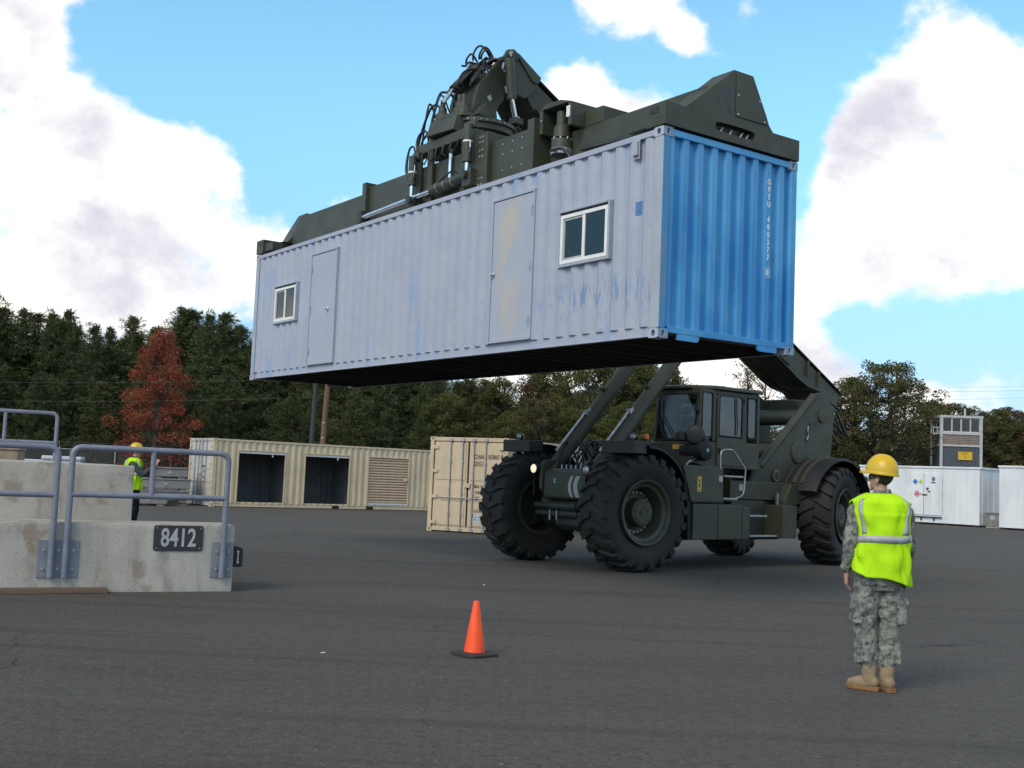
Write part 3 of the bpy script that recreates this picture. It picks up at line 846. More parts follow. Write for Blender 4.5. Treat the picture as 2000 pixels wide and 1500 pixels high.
def rim_mesh():
    prof = [(.47, -.28), (.535, -.285), (.552, -.30), (.552, .30), (.565, .318), (.572, .345), (.560, .358), (.535, .352), (.515, .325), (.505, .29), (.47, .275), (.445, .265), (.425, .20), (.405, .12), (.385, .03), (.27, .02), (.20, .02), (.001, .02)]
    return MB().lathe(prof, (0, 0, 0), 'y', 56).mesh('wheel')
def hub_mesh():
    mb = MB().lathe([(.30, .01), (.30, .05), (.26, .06), (.245, .12), (.24, .235), (.225, .25), (.19, .252), (.185, .262), (.10, .264), (.095, .255), (.06, .255), (.055, .27), (.001, .27)], (0, 0, 0), 'y', 36)
    for k in range(10):
        a = 2 * math.pi * k / 10
        mb.cyl((.21 * math.sin(a), .25, .21 * math.cos(a)), (.21 * math.sin(a), .262, .21 * math.cos(a)), .012, n=6)
    return mb.mesh('hub')
def nuts_mesh():
    mb = MB()
    for k in range(24):
        a = 2 * math.pi * k / 24
        mb.cyl((.345 * math.sin(a), .028, .345 * math.cos(a)), (.345 * math.sin(a), .065, .345 * math.cos(a)), .016, n=6)
    return mb.mesh('wheel_nuts')
TY, RM, HB, NU = tyre_mesh(), rim_mesh(), hub_mesh(), nuts_mesh()
shade(TY, 28); shade(RM, 30); shade(HB, 30)
for (x, y, st) in ((0, 1, -5.85), (0, -1, -5.85), (-WB, 1, 12.06), (-WB, -1, 12.06)):
    w = obj_of('wheel', RM, 'green', truck)
    w.location = (x, y * TRK / 2, WR - .004)
    w.rotation_euler = (0, R((x * 37 + y * 11) % 50), R(st) + (0 if y > 0 else math.pi))
    obj_of('tyre', TY, 'rubber', w)
    obj_of('hub', HB, 'green', w)
    o = obj_of('wheel_nuts', NU, 'bolt', w); o['kind'] = 'stuff'

def bar(p0, p1, w, h, mb=None):
    """rectangular bar between two points, w across, h upright"""
    mb = mb or MB()
    p0, p1 = Vector(p0), Vector(p1); d = (p1 - p0).normalized()
    s = d.cross(Vector((0, 0, 1)))
    s = s.normalized() if s.length > .01 else Vector((0, 1, 0))
    u = s.cross(d)
    vs = [p + s * (a * w / 2) + u * (b * h / 2) for p in (p0, p1) for a, b in ((-1, -1), (1, -1), (1, 1), (-1, 1))]
    return mb.add(vs, [(0, 1, 2, 3), (7, 6, 5, 4), (0, 4, 5, 1), (1, 5, 6, 2), (2, 6, 7, 3), (3, 7, 4, 0)])
# --- chassis
MB().prism([(.42, 1.18), (.46, 1.22), (.46, 1.66), (.36, 1.74), (-.3, 1.74), (-1.2, 1.62), (-3.4, 1.62), (-4.2, 1.6), (-7.7, 1.55), (-7.9, 1.3), (-7.8, .95), (-5.3, .9), (-4.8, .70), (-1.3, .70), (-.75, 1.1)], -.50, .50).build('chassis', 'green', truck, bevel=.02)
for s in (1, -1):
    MB().prism([(.30, 1.2), (.50, 1.35), (.50, 1.80), (.42, 1.88), (.2, 1.90), (-.35, 1.80), (-.9, 1.6), (-.9, 1.2)], s * .505, s * .585).build('cylinder_bracket', 'green', truck, bevel=.012)
    # side rail of the frame, running between the boxes and the boom tower
    MB().prism([(-1.4, 1.30), (-1.4, 1.66), (-5.3, 1.66), (-5.66, 1.65), (-5.44, 1.32), (-5.48, 1.2), (-5.2, 1.2), (-5.1, 1.30)], s * .66, s * 1.0).build('frame_rail', 'green', truck, bevel=.012)
    # axle ends
    for ax in (0, -WB):
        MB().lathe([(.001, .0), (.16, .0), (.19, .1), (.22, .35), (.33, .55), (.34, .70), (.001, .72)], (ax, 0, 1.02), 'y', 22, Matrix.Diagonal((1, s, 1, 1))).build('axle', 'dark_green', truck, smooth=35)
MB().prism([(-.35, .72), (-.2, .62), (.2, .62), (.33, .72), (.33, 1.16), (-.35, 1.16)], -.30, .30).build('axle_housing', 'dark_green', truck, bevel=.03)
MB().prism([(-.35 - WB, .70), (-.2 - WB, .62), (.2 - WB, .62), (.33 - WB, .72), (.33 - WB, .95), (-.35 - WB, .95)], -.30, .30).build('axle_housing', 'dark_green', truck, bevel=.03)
for z, dx in ((1.06, .42), (.92, .38)):
    MB().cyl((dx, -.72, z), (dx, .72, z), .055, n=12).cyl((dx, -.35, z), (dx, .35, z), .075, n=12).build('steering_cylinder', 'dark_green', truck, smooth=40)
MB().cyl((.47, -.30, .80), (.47, -.30, .98), .018, n=8).cyl((.47, -.12, .80), (.47, -.12, .98), .018, n=8).build('grease_pipe', 'steel', truck, kind='stuff')
# pale double chevron painted on the nose
for k in (0, 1):
    pts = []
    for i in range(9):
        t = i / 8 * 2 - 1
        pts.append((.13 + k * .13 + .07 * t * t, 1.42 + .19 * t))
    poly = [(p[0], p[1]) for p in pts] + [(p[0] + .07 + .03 * k, p[1]) for p in pts[::-1]]
    MB().prism(poly, .4605, .4635, 'x').build('painted_mark', 'grey_label', truck)
MB().box(.461, .464, -.24, -.19, 1.47, 1.56).build('label_plate', 'teal_label', truck)
for s in (1, -1):   # cylinder pins and headlamps
    MB().cyl((.05, s * .42, 1.72), (.05, s * .76, 1.72), .10, n=18).build('pivot_pin', 'dark_green', truck, smooth=40)
MT['lamp_lit'] = new_mat('lit_headlamp')[0]
_b = MT['lamp_lit'].node_tree.nodes['Principled BSDF']
_b.inputs['Base Color'].default_value = (.9, .85, .7, 1); _b.inputs['Emission Color'].default_value = (1, .86, .6, 1); _b.inputs['Emission Strength'].default_value = .8
for s in (1, -1):
    hl = MB().lathe([(.001, -.10), (.06, -.09), (.088, -.02), (.092, .02), (.080, .025)], (.56, s * .66, 1.72), 'x', 20).cyl((.44, s * .66, 1.72), (.44, s * .56, 1.66), .02, n=8).build('headlamp', 'black', truck, smooth=40)
    MB().lathe([(.001, .035), (.05, .03), (.079, .018)], (.56, s * .66, 1.72), 'x', 20).build('lens', 'lamp_lit' if s < 0 else 'steel', hl, smooth=60)
# --- front mudguards with square black guards, work lamps and amber markers
def fender(cx, y0, y1, a0, a1, r, name='mudguard', mat='black_plastic', lip=.06):
    mb = MB(); n = 18; out = []
    for i in range(n + 1):
        a = a0 + (a1 - a0) * i / n
        ca, sa = math.sin(a), math.cos(a)
        ring = []
        for (yy, rr) in ((y0, r), (y1 - .05, r), (y1, r - .03), (y1 + .004, r - lip), (y1 - .015, r - lip), (y1 - .02, r - .045), (y1 - .06, r - .02), (y0, r - .02)):
            ring.append(Vector((cx + rr * ca, yy, WR + rr * sa)))
        out.append(ring)
    o = mb.loft(out).build(name, mat, truck)
    shade(o.data, 35)
    return o
for s in (1, -1):
    y0, y1 = (.92, 1.66) if s > 0 else (-1.66, -.92)
    f = fender(0, .92, 1.66, R(2), R(-62), 1.165)
    if s < 0: f.data.transform(Matrix.Diagonal((1, -1, 1, 1))); f.data.flip_normals()
    gd = MB().box(.10, .46, s * 1.28 - .36, s * 1.28 + .36, 2.03, 2.055).box(.44, .47, s * 1.28 - .36, s * 1.28 + .36, 2.03, 2.25).box(.10, .13, s * 1.28 - .36, s * 1.28 + .36, 2.03, 2.25).box(.13, .44, s * 1.28 - .36, s * 1.28 - .33, 2.03, 2.25).box(.13, .44, s * 1.28 + .33, s * 1.28 + .36, 2.03, 2.25).box(.13, .44, s * 1.28 - .33, s * 1.28 + .33, 2.20, 2.22)
    gd.build('lamp_guard', 'black', truck, bevel=.01)
    MB().cyl((.2, s * 1.02, 1.25), (.2, s * 1.02, 2.05), .03, n=8).build('guard_bracket', 'black', truck)
    wl = MB().lathe([(.001, -.07), (.05, -.06), (.075, .0), (.078, .03), (.07, .035)], (.22, s * 1.45, 2.33), 'x', 16).cyl((.2, s * 1.45, 2.2), (.2, s * 1.45, 2.27), .02, n=8).build('work_lamp', 'black', truck, smooth=40)
    MB().lathe([(.001, .045), (.05, .04), (.069, .028)], (.22, s * 1.45, 2.33), 'x', 16).build('lens', 'steel', wl, smooth=60)
    mk = MB().box(.0, .10, s * 1.58 - .05, s * 1.58 + .05, 2.18, 2.3).build('marker_lamp', 'black', truck, bevel=.01)
    MB().lathe([(.001, .09), (.03, .085), (.045, .06), (.048, .0)], (.05, s * 1.58, 2.30), 'z', 14).build('amber_lens', 'orange_lens', mk, smooth=50)
    # rear mudguards: wide shelf with stiffening ribs
    r0, r1 = R(74), R(-70)
    fr = fender(-WB, .72, 1.62, R(66), R(-66), 1.20)
    if s < 0: fr.data.transform(Matrix.Diagonal((1, -1, 1, 1))); fr.data.flip_normals()
    for dy in (.80, 1.02, 1.2):
        rb = MB(); rings = []
        for i in range(13):
            a = R(58) - R(96) * i / 12
            rings.append([Vector((-WB + rr * math.sin(a), s * yy, WR + rr * math.cos(a))) for yy, rr in ((dy, 1.19), (dy, 1.225), (dy + .09, 1.225), (dy + .09, 1.19))])
        rb.loft(rings).build('rib', 'green', fr, bevel=.008)
# --- lift cylinders (barrel low, rod end up under the boom)
for s in (1, -1):
    y = s * .60
    p0, d = Vector((.08, y, 1.74)) , Vector((-1.185, 0, 1.249)).normalized()
    b0 = Vector((.30, y, 1.66))
    e = Vector((-.558 + (0 if s > 0 else -.10), y, 2.565)); t = Vector((-1.743 + (0 if s > 0 else -.10), y, 3.814)); d = (t - e).normalized()
    base = e - d * 1.15; top = e + d * 3.4
    c = MB().cyl(base, e + d * 2.75, .142, n=24).cyl(base - d * .12, base, .15, n=24).cyl(e + d * 2.6, e + d * 2.78, .165, n=24).build('lift_cylinder', 'green', truck, smooth=40)
    MB().cyl(e + d * 2.7, top, .085, n=18).build('rod', 'chrome', c, smooth=40)
    MB().tube([base + d * .3 + Vector((.15, 0, .12)), e + d * .0 + Vector((.13, 0, .12)), e + d * .18 + Vector((.14, 0, .11)), e + d * .35 + Vector((.06, 0, .10))], .025, 7).build('feed_pipe', 'steel', c)
    cb = MB(); q = e + d * .25
    cb.box(q.x - .0, q.x + .17, y - .05, y + .05, q.z + .04, q.z + .14); cb.build('pipe_clamp', 'steel', c, bevel=.006)
    q2 = e + d * .95
    MB().box(q2.x + .02, q2.x + .20, y - .06, y + .06, q2.z + .05, q2.z + .11).build('pipe_bracket', 'green', c, bevel=.006)
# hoses looping over the nose
rng = random.Random(5)
for k in range(9):
    y = -.42 + k * .10
    pts = []
    x0, z0 = .10 + rng.uniform(-.05, .1), 1.74
    hgt = rng.uniform(.32, .55); rr = rng.uniform(.12, .26)
    for i in range(13):
        t = i / 12
        pts.append((x0 - .55 * t + rng.uniform(-.006, .006), y + .12 * math.sin(t * 3.1) * (1 if k % 2 else -1), z0 + hgt * math.sin(math.pi * min(1, t * 1.02)) ** .8))
    MB().tube(pts, .019, 7).build('hydraulic_hose', 'hose', truck, smooth=60)
for k in range(6):
    MB().box(-.02 + k * .03 - .2, .0 + k * .03 - .2, -.30 + k * .12, -.26 + k * .12, 1.74, 1.80).cyl((.2, -.3 + k * .12, 1.70), (.2, -.3 + k * .12, 1.81), .022, n=8).build('hose_fitting', 'steel', truck, kind='stuff')
# --- boxes on the camera side (mirrored tank and engine cover on the far side)
def side_box(name, x0, x1, z0, z1, y0=.9, y1=1.5, mat='green', s=1):
    return MB().box(x0, x1, min(s * y0, s * y1), max(s * y0, s * y1), z0, z1).build(name, mat, truck, bevel=.014)
side_box('storage_box', -2.13, -1.40, .545, 1.20)
side_box('storage_box', -2.885, -2.145, .545, 1.20)
side_box('storage_box', -3.13, -2.90, .545, 1.16)
side_box('storage_box', -4.725, -4.245, .56, 1.205)
MB().prism([(-1.07, 1.89), (-1.20, 1.60), (-1.34, 1.225), (-2.285, 1.235), (-2.27, 1.895)], .95, 1.5).build('battery_box', 'green', truck, bevel=.014)
MB().prism([(-1.02, 1.88), (-1.10, 1.7), (-1.26, 1.2), (-1.30, .545), (-1.38, .545), (-1.36, 1.2), (-1.22, 1.6), (-1.09, 1.88)], .75, 1.47).build('wheel_arch', 'black_plastic', truck)
MB().prism([(-4.73, .56), (-4.73, 1.3), (-4.95, 1.64), (-5.66, 1.63), (-5.42, 1.28), (-5.05, 1.2), (-5.02, .56)], .60, 1.2).build('side_plate', 'green', truck, bevel=.012)
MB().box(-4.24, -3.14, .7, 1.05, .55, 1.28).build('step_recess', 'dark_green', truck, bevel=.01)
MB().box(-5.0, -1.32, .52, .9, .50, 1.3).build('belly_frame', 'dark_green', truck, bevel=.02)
side_box('fuel_tank', -4.8, -1.4, .55, 1.75, s=-1)
side_box('engine_cover', -4.6, -1.5, 1.76, 2.35, .55, 1.45, s=-1)
for (x0, x1, z) in ((-2.90, -2.30, 1.71), (-2.74, -2.30, 1.29), (-3.70, -3.14, .975), (-4.04, -3.15, .59)):
    MB().box(x0, x1, 1.22, 1.50, z, z + .035).build('step', 'steel', truck, bevel=.006)
MB().box(-2.90, -2.28, 1.0, 1.22, 1.26, 1.30).box(-2.90, -2.86, 1.0, 1.22, 1.28, 1.72).build('step_bracket', 'green', truck)
hr = [(-2.17, 1.5, 1.86), (-2.165, 1.5, 2.12), (-2.19, 1.5, 2.19), (-2.27, 1.5, 2.22), (-2.50, 1.5, 2.23), (-2.57, 1.5, 2.20), (-2.93, 1.5, 1.90), (-2.952, 1.5, 1.85), (-2.92, 1.5, 1.48), (-2.89, 1.5, 1.40), (-2.80, 1.5, 1.35), (-2.74, 1.44, 1.32)]
MB().tube(hr, .018, 8).build('handrail', 'steel', truck, smooth=60)
MB().box(-1.62, -1.50, 1.5005, 1.503, 1.42, 1.70).build('warning_label', 'yellow_label', truck)
wm = MB().prism([(-1.56, 1.66), (-1.59, 1.60), (-1.53, 1.60)], 1.503, 1.5045).box(-1.58, -1.54, 1.503, 1.5045, 1.50, 1.57).box(-1.59, -1.53, 1.503, 1.5045, 1.44, 1.455)
wm.build('warning_symbol', 'lettering_black', truck, kind='stuff')
MB().box(-2.25, -2.14, 1.5005, 1.503, 1.62, 1.73).build('label_plate', 'grey_label', truck)
MB().box(-3.62, -3.45, 1.0005, 1.0035, 1.47, 1.60).build('label_plate', 'grey_label', truck)
MB().box(-4.68, -4.60, 1.06, 1.10, 1.21, 1.42).cyl((-4.64, 1.08, 1.2), (-4.64, 1.08, 1.45), .018, n=8).build('tow_clevis', 'steel', truck, bevel=.004)
# air cleaner and its intake bowl ahead of the cab
MB().lathe([(.001, .86), (.17, .86), (.185, .88), (.19, 1.02), (.195, 1.03), (.195, 1.06), (.19, 1.07), (.19, 1.28), (.20, 1.29), (.20, 1.33), (.185, 1.385), (.14, 1.40), (.001, 1.405)], (-1.90, 0, 2.19), 'y', 32).build('air_cleaner', 'black_plastic', truck, smooth=35)
MB().prism([(-1.90 - .035, 2.22), (-1.90 + .035, 2.22), (-1.90 + .03, 2.18), (-1.90, 2.15), (-1.93, 2.18)], 1.405, 1.408).build('label_plate', 'teal_label', truck)
_ax = Vector((.80, .58, .12)).normalized().to_track_quat('Z', 'Y').to_matrix().to_4x4()
MB().lathe([(.001, .085), (.10, .083), (.16, .065), (.185, .03), (.185, -.02), (.15, -.05), (.10, -.07), (.085, -.12)], (0, 0, 0), 'z', 32, Matrix.Translation((-1.78, 1.20, 2.47)) @ _ax).build('air_intake', 'black', truck, smooth=35)
MB().tube([(-1.84, 1.15, 2.42), (-1.88, 1.1, 2.33), (-1.9, 1.1, 2.2)], .08, 12).build('intake_duct', 'black_plastic', truck, smooth=60)
MB().lathe([(.11, 0), (.10, .12), (.06, .16), (.001, .17)], (-1.62, .98, 2.37), 'z', 18).build('cap', 'black_plastic', truck, smooth=40)
for k in range(4):
    MB().tube([(-1.3 - .1 * k, 1.35 - .05 * k, 1.90), (-1.45 - .08 * k, 1.3, 1.96 + .02 * k), (-1.75, 1.28 - .03 * k, 1.94), (-2.0, 1.2, 1.92)], .018, 7).build('pipe', 'steel' if k == 1 else 'hose', truck, smooth=60)
# --- cab
cab = MB()
X0, X1, Y0, Y1, Z0, Z1 = -3.80, -1.86, .12, 1.20, 1.88, 3.34
cab.prism([(X0, Z0), (X1 + .10, Z0), (X1 + .12, 2.33), (X1 + .02, 2.36), (X0, 2.40)], Y0, Y1)           # lower body
for (x, y) in ((X0 + .04, Y0 + .04), (X0 + .04, Y1 - .04)):
    cab.box(x - .04, x + .04, y - .04, y + .04, 2.40, Z1)
for (xb, xt, y) in ((X1 - .01, X1 - .11, Y0 + .035), (X1 - .01, X1 - .11, Y1 - .035)):                  # raked front pillars
    cab.add([(xb - .05, y - .035, 2.36), (xb + .03, y - .035, 2.36), (xb + .03, y + .035, 2.36), (xb - .05, y + .035, 2.36), (xt - .05, y - .035, Z1), (xt + .03, y - .035, Z1), (xt + .03, y + .035, Z1), (xt - .05, y + .035, Z1)], [(0, 1, 5, 4), (1, 2, 6, 5), (2, 3, 7, 6), (3, 0, 4, 7), (0, 3, 2, 1), (4, 5, 6, 7)])
cab.box(-2.40, -2.30, Y1 - .06, Y1, 2.38, Z1)
cab.box(-3.38, -3.25, Y1 - .06, Y1, 2.38, Z1)
cab.box(-2.40, -2.30, Y0, Y0 + .06, 2.38, Z1)
cab.box(X0, X1 - .08, Y1 - .07, Y1, 3.29, Z1 + .02).box(X0, X1 - .08, Y0, Y0 + .07, 3.29, Z1 + .02).box(X0, X0 + .08, Y0 + .07, Y1 - .07, 3.25, Z1 + .02).box(X1 - .17, X1 - .08, Y0 + .07, Y1 - .07, 3.27, Z1 + .02)
cab = cab.build('cab', 'green', truck, bevel=.014)
rf = MB()
low = [(X0 - .03, Y0 - .03), (X1 - .02, Y0 - .03), (X1 - .02, .95), (-2.35, Y1 + .05), (X0 - .03, Y1 + .05)]
zz = lambda x: 3.365 + .02 * (x - X1) / (X0 - X1)
n5 = len(low)
rf.add([(x, y, zz(x)) for x, y in low] + [(x, y, zz(x) + .055) for x, y in low] + [(X0 + .05, Y0 + .1, 3.46), (X1 - .15, Y0 + .1, 3.45), (X1 - .2, .85, 3.45), (-2.5, Y1 - .08, 3.46), (X0 + .05, Y1 - .08, 3.47)],
       [tuple(range(n5))[::-1]] + [(i, (i + 1) % n5, n5 + (i + 1) % n5, n5 + i) for i in range(n5)] + [(n5 + i, n5 + (i + 1) % n5, 2 * n5 + (i + 1) % n5, 2 * n5 + i) for i in range(n5)] + [tuple(range(2 * n5, 3 * n5))])
rf.build('roof', 'green', cab, bevel=.012)
def rounded(x0, x1, z0, z1, r=.06, n=4):
    pts = []
    for (cx, cz, a0) in ((x1 - r, z1 - r, 0), (x0 + r, z1 - r, 90), (x0 + r, z0 + r, 180), (x1 - r, z0 + r, 270)):
        for k in range(n + 1):
            a = R(a0 + 90 * k / n); pts.append((cx + r * math.cos(a), cz + r * math.sin(a)))
    return pts
def pane_in(name, poly, y, thick, seal=.022, slant=None):
    """glass pane in plane y with a rubber seal round it"""
    cx = sum(p[0] for p in poly) / len(poly); cz = sum(p[1] for p in poly) / len(poly)
    def off(p, k):
        d = Vector((p[0] - cx, p[1] - cz)); return (p[0] + d.x / d.length * k, p[1] + d.y / d.length * k)
    w = MB().prism(poly, y - thick / 2, y + thick / 2).build('window', 'glass', cab)
    out = [off(p, seal) for p in poly]; n = len(poly); s_ = 1 if y > .6 else -1
    ring = MB(); lay = []
    for yy in (y - .018, y + .022):
        lay.append([(p[0], yy, p[1]) for p in out]); lay.append([(p[0], yy, p[1]) for p in poly])
    vs = lay[0] + lay[1] + lay[3] + lay[2]
    fs = []
    for a in range(4):
        b_ = (a + 1) % 4
        fs += [(a * n + i, a * n + (i + 1) % n, b_ * n + (i + 1) % n, b_ * n + i) for i in range(n)]
    ring.add(vs, fs).build('seal', 'black_plastic', w)
    return w
pane_in('w', rounded(-2.28, -1.975, 2.47, 3.285, .05), Y1 - .012, .006)
# filler sheet between the pillar and the quarter light
pane_in('w', rounded(-3.68 + .0, -3.41, 2.51, 3.27, .05), Y1 - .012, .006)
dr = MB().prism([(-2.42, 1.925), (-3.235, 1.925), (-3.235, 2.47), (-2.42, 2.47)], Y1 + .001, Y1 + .022).box(-2.475, -2.42, Y1 - .02, Y1 + .022, 2.47, 3.29).box(-3.235, -3.205, Y1 - .02, Y1 + .022, 2.47, 3.29).box(-3.205, -2.475, Y1 - .02, Y1 + .022, 3.265, 3.29)
dr = dr.build('door', 'green', cab, bevel=.008)
pane_in('w', rounded(-3.195, -2.485, 2.505, 3.255, .05), Y1 + .005, .006)
MB().box(-2.56, -2.47, Y1 + .022, Y1 + .05, 2.16, 2.26).build('door_handle', 'black', dr, bevel=.006)
for z in (2.0, 3.2): MB().cyl((-3.245, Y1 + .03, z - .05), (-3.245, Y1 + .03, z + .05), .015, n=8).build('hinge', 'black', dr)
MB().tube([(-3.02, Y1 + .03, 2.53), (-3.03, Y1 + .032, 2.75), (-3.0, Y1 + .03, 2.98), (-2.99, Y1 + .03, 3.24)], .014, 6).build('grab_bar', 'black', dr)
pane_in('w', rounded(-2.28, -2.0, 2.45, 3.27, .05), Y0 + .012, .006)
pane_in('w', rounded(-3.68, -2.45, 2.48, 3.27, .05), Y0 + .012, .006)
# windscreen and rear screen (sloping / upright sheets across the cab)
def cross_pane(xb, xt, y0, y1, z0, z1):
    w = MB().add([(xb, y0, z0), (xb, y1, z0), (xt, y1, z1), (xt, y0, z1), (xb + .006, y0, z0), (xb + .006, y1, z0), (xt + .006, y1, z1), (xt + .006, y0, z1)], [(3, 2, 1, 0), (4, 5, 6, 7), (0, 1, 5, 4), (1, 2, 6, 5), (2, 3, 7, 6), (3, 0, 4, 7)]).build('window', 'glass', cab)
    rg = MB(); t = .022
    for (ya, yb, za, zb) in ((y0 - t, y0, z0 - t, z1 + t), (y1, y1 + t, z0 - t, z1 + t), (y0, y1, z0 - t, z0), (y0, y1, z1, z1 + t)):
        xa = lambda z: xb + (xt - xb) * (z - z0) / (z1 - z0)
        rg.add([(xa(z) + dx, y, z) for dx in (-.012, .016) for (y, z) in ((ya, za), (yb, za), (yb, zb), (ya, zb))], [(3, 2, 1, 0), (4, 5, 6, 7), (0, 1, 5, 4), (1, 2, 6, 5), (2, 3, 7, 6), (3, 0, 4, 7)])
    rg.build('seal', 'black_plastic', w)
    return w
cross_pane(X1 + .022, X1 - .075, Y0 + .09, Y1 - .09, 2.395, 3.255)
cross_pane(X0 + .004, X0 + .004, Y0 + .10, Y1 - .10, 2.47, 3.23)
for (ya, yb) in ((.32, .22), (.52, .30)):
    MB().tube([(X1 + .06, ya + .15, 2.36), (X1 + .05, ya + .05, 2.55), (X1 + .03, yb, 2.85)], .010, 6).tube([(X1 + .045, yb + .02, 2.62), (X1 - .02, yb - .03, 3.15)], .012, 6).build('wiper', 'black', cab)
MB().box(X1 - .02, X1 + .03, 1.13, 1.20, 2.93, 3.09).tube([(X1 - .02, 1.18, 3.2), (X1 + .02, 1.17, 3.09)], .01, 6).build('mirror', 'black', cab, bevel=.01)
# inside: seat, wheel, console
MT['seat'] = paint('seat_fabric', (.035, .036, .04), (.05, .05, .055), 12, rough=.9)
st_ = MB().box(-3.35, -2.80, .38, .90, 2.15, 2.30).prism([(-3.42, 2.25), (-3.25, 2.25), (-3.32, 2.95), (-3.46, 2.95)], .40, .88).box(-3.48, -3.36, .52, .76, 2.97, 3.15).box(-3.25, -2.95, .5, .78, 1.95, 2.15)
st_.build('seat', 'seat', cab, bevel=.03)
MB().tube([(-2.35 + .05 * math.cos(a * .5236), .64 + .19 * math.sin(a * .5236), 2.60 + .17 * math.cos(a * .5236)) for a in range(13)], .016, 6, False).cyl((-2.02, .64, 2.3), (-2.34, .64, 2.6), .03, n=10).build('steering_wheel', 'black', cab, smooth=50)
MB().prism([(-2.05, 2.35), (-1.98, 2.35), (-2.0, 2.58), (-2.2, 2.55)], .2, 1.1).build('dashboard', 'black_plastic', cab, bevel=.02)
MB().box(-2.2, -1.95, .38, .46, 2.4, 3.25).build('inner_post', 'black_plastic', cab)
MB().box(-3.5, -2.5, .96, 1.08, 2.2, 2.5).build('console', 'black_plastic', cab, bevel=.02)
MB().box(X1 + .122, X1 + .126, .70, .98, 2.20, 2.29).build('label_plate', 'yellow_label', cab)
# --- boom tower: two side plates, front flange tubes, cross tubes, bosses
tow = [(-4.0, 1.58), (-4.28, 2.02), (-4.6, 2.08), (-6.30, 3.62), (-6.52, 3.66), (-6.74, 3.55), (-7.02, 3.38), (-7.03, 2.9), (-6.90, 2.13), (-6.9, 1.5), (-5.7, 1.45)]
for s in (1, -1):
    t_ = MB().prism(tow, s * .77, s * .86).build('boom_tower', 'green', truck, bevel=.014)
    MB().cyl((-4.38, s * .80, 1.98), (-6.30, s * .80, 3.56), .085, n=16).build('flange_tube', 'green', t_, smooth=40)
    for (x, z, r) in ((-5.66, 2.31, .235), (-6.55, 3.14, .14)):
        MB().lathe([(r, .0), (r, .03), (r - .02, .042), (.001, .044)], (x, .86, z), 'y', 32, Matrix.Diagonal((1, s, 1, 1))).build('boss', 'green', t_, smooth=30)
    MB().lathe([(.14, 0), (.14, .03), (.12, .04), (.001, .045)], (-4.86, .86, 1.80), 'y', 24, Matrix.Diagonal((1, s, 1, 1))).build('boss', 'dark_green', t_, smooth=30)
    bt = MB()
    for k in range(10):
        a = k * .628; bt.cyl((-4.86 + .10 * math.sin(a), s * .90, 1.80 + .10 * math.cos(a)), (-4.86 + .10 * math.sin(a), s * .915, 1.80 + .10 * math.cos(a)), .014, n=6)
    bt.build('bolt_heads', 'bolt', t_, kind='stuff')
    MB().prism([(-6.05, 2.98), (-6.36, 2.98), (-6.33, 2.92), (-6.17, 2.9), (-6.02, 2.58), (-5.98, 2.52), (-5.94, 2.62), (-6.08, 2.9)], s * .862, s * .868).build('slot', 'black', t_)
    MB().tube([(-6.02, s * .875, 2.9), (-6.0, s * .88, 2.8), (-6.03, s * .88, 2.7), (-5.98, s * .875, 2.6)], .018, 6).build('chain', 'steel', t_)
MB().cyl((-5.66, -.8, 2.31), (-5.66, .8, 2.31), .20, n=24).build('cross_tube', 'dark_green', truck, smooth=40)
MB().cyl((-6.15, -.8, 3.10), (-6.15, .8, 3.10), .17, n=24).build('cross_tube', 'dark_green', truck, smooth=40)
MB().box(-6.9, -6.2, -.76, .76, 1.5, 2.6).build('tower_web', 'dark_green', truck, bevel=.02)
MB().box(-8.3, -6.9, -1.0, 1.0, 1.2, 1.9).build('counterweight', 'green', truck, bevel=.04)
MB().box(-3.95, -3.84, .96, 1.02, 2.22, 2.34).build('label_plate', 'yellow_label', truck)
for k, (xa, za) in enumerate(((-7.06, 3.35), (-7.10, 3.2))):
    for j in range(2):
        y = .5 + .16 * j - .3 * k
        MB().tube([(xa, y, za + .15), (xa - .35, y + .02, za + .05 - .1 * j), (xa - .72, y + .05, za - .38 - .12 * j), (xa - .82, y + .05, za - .55), (xa - .66, y + .03, za - .52), (xa - .2, y, za - .24), (xa + .1, y, za - .06)], .024, 7).build('hydraulic_hose', 'hose', truck, smooth=60)
MB().prism([(-6.98, 3.42), (-7.12, 3.35), (-7.10, 3.0), (-6.98, 3.05)], .40, .84).build('valve_block', 'black', truck, bevel=.02)
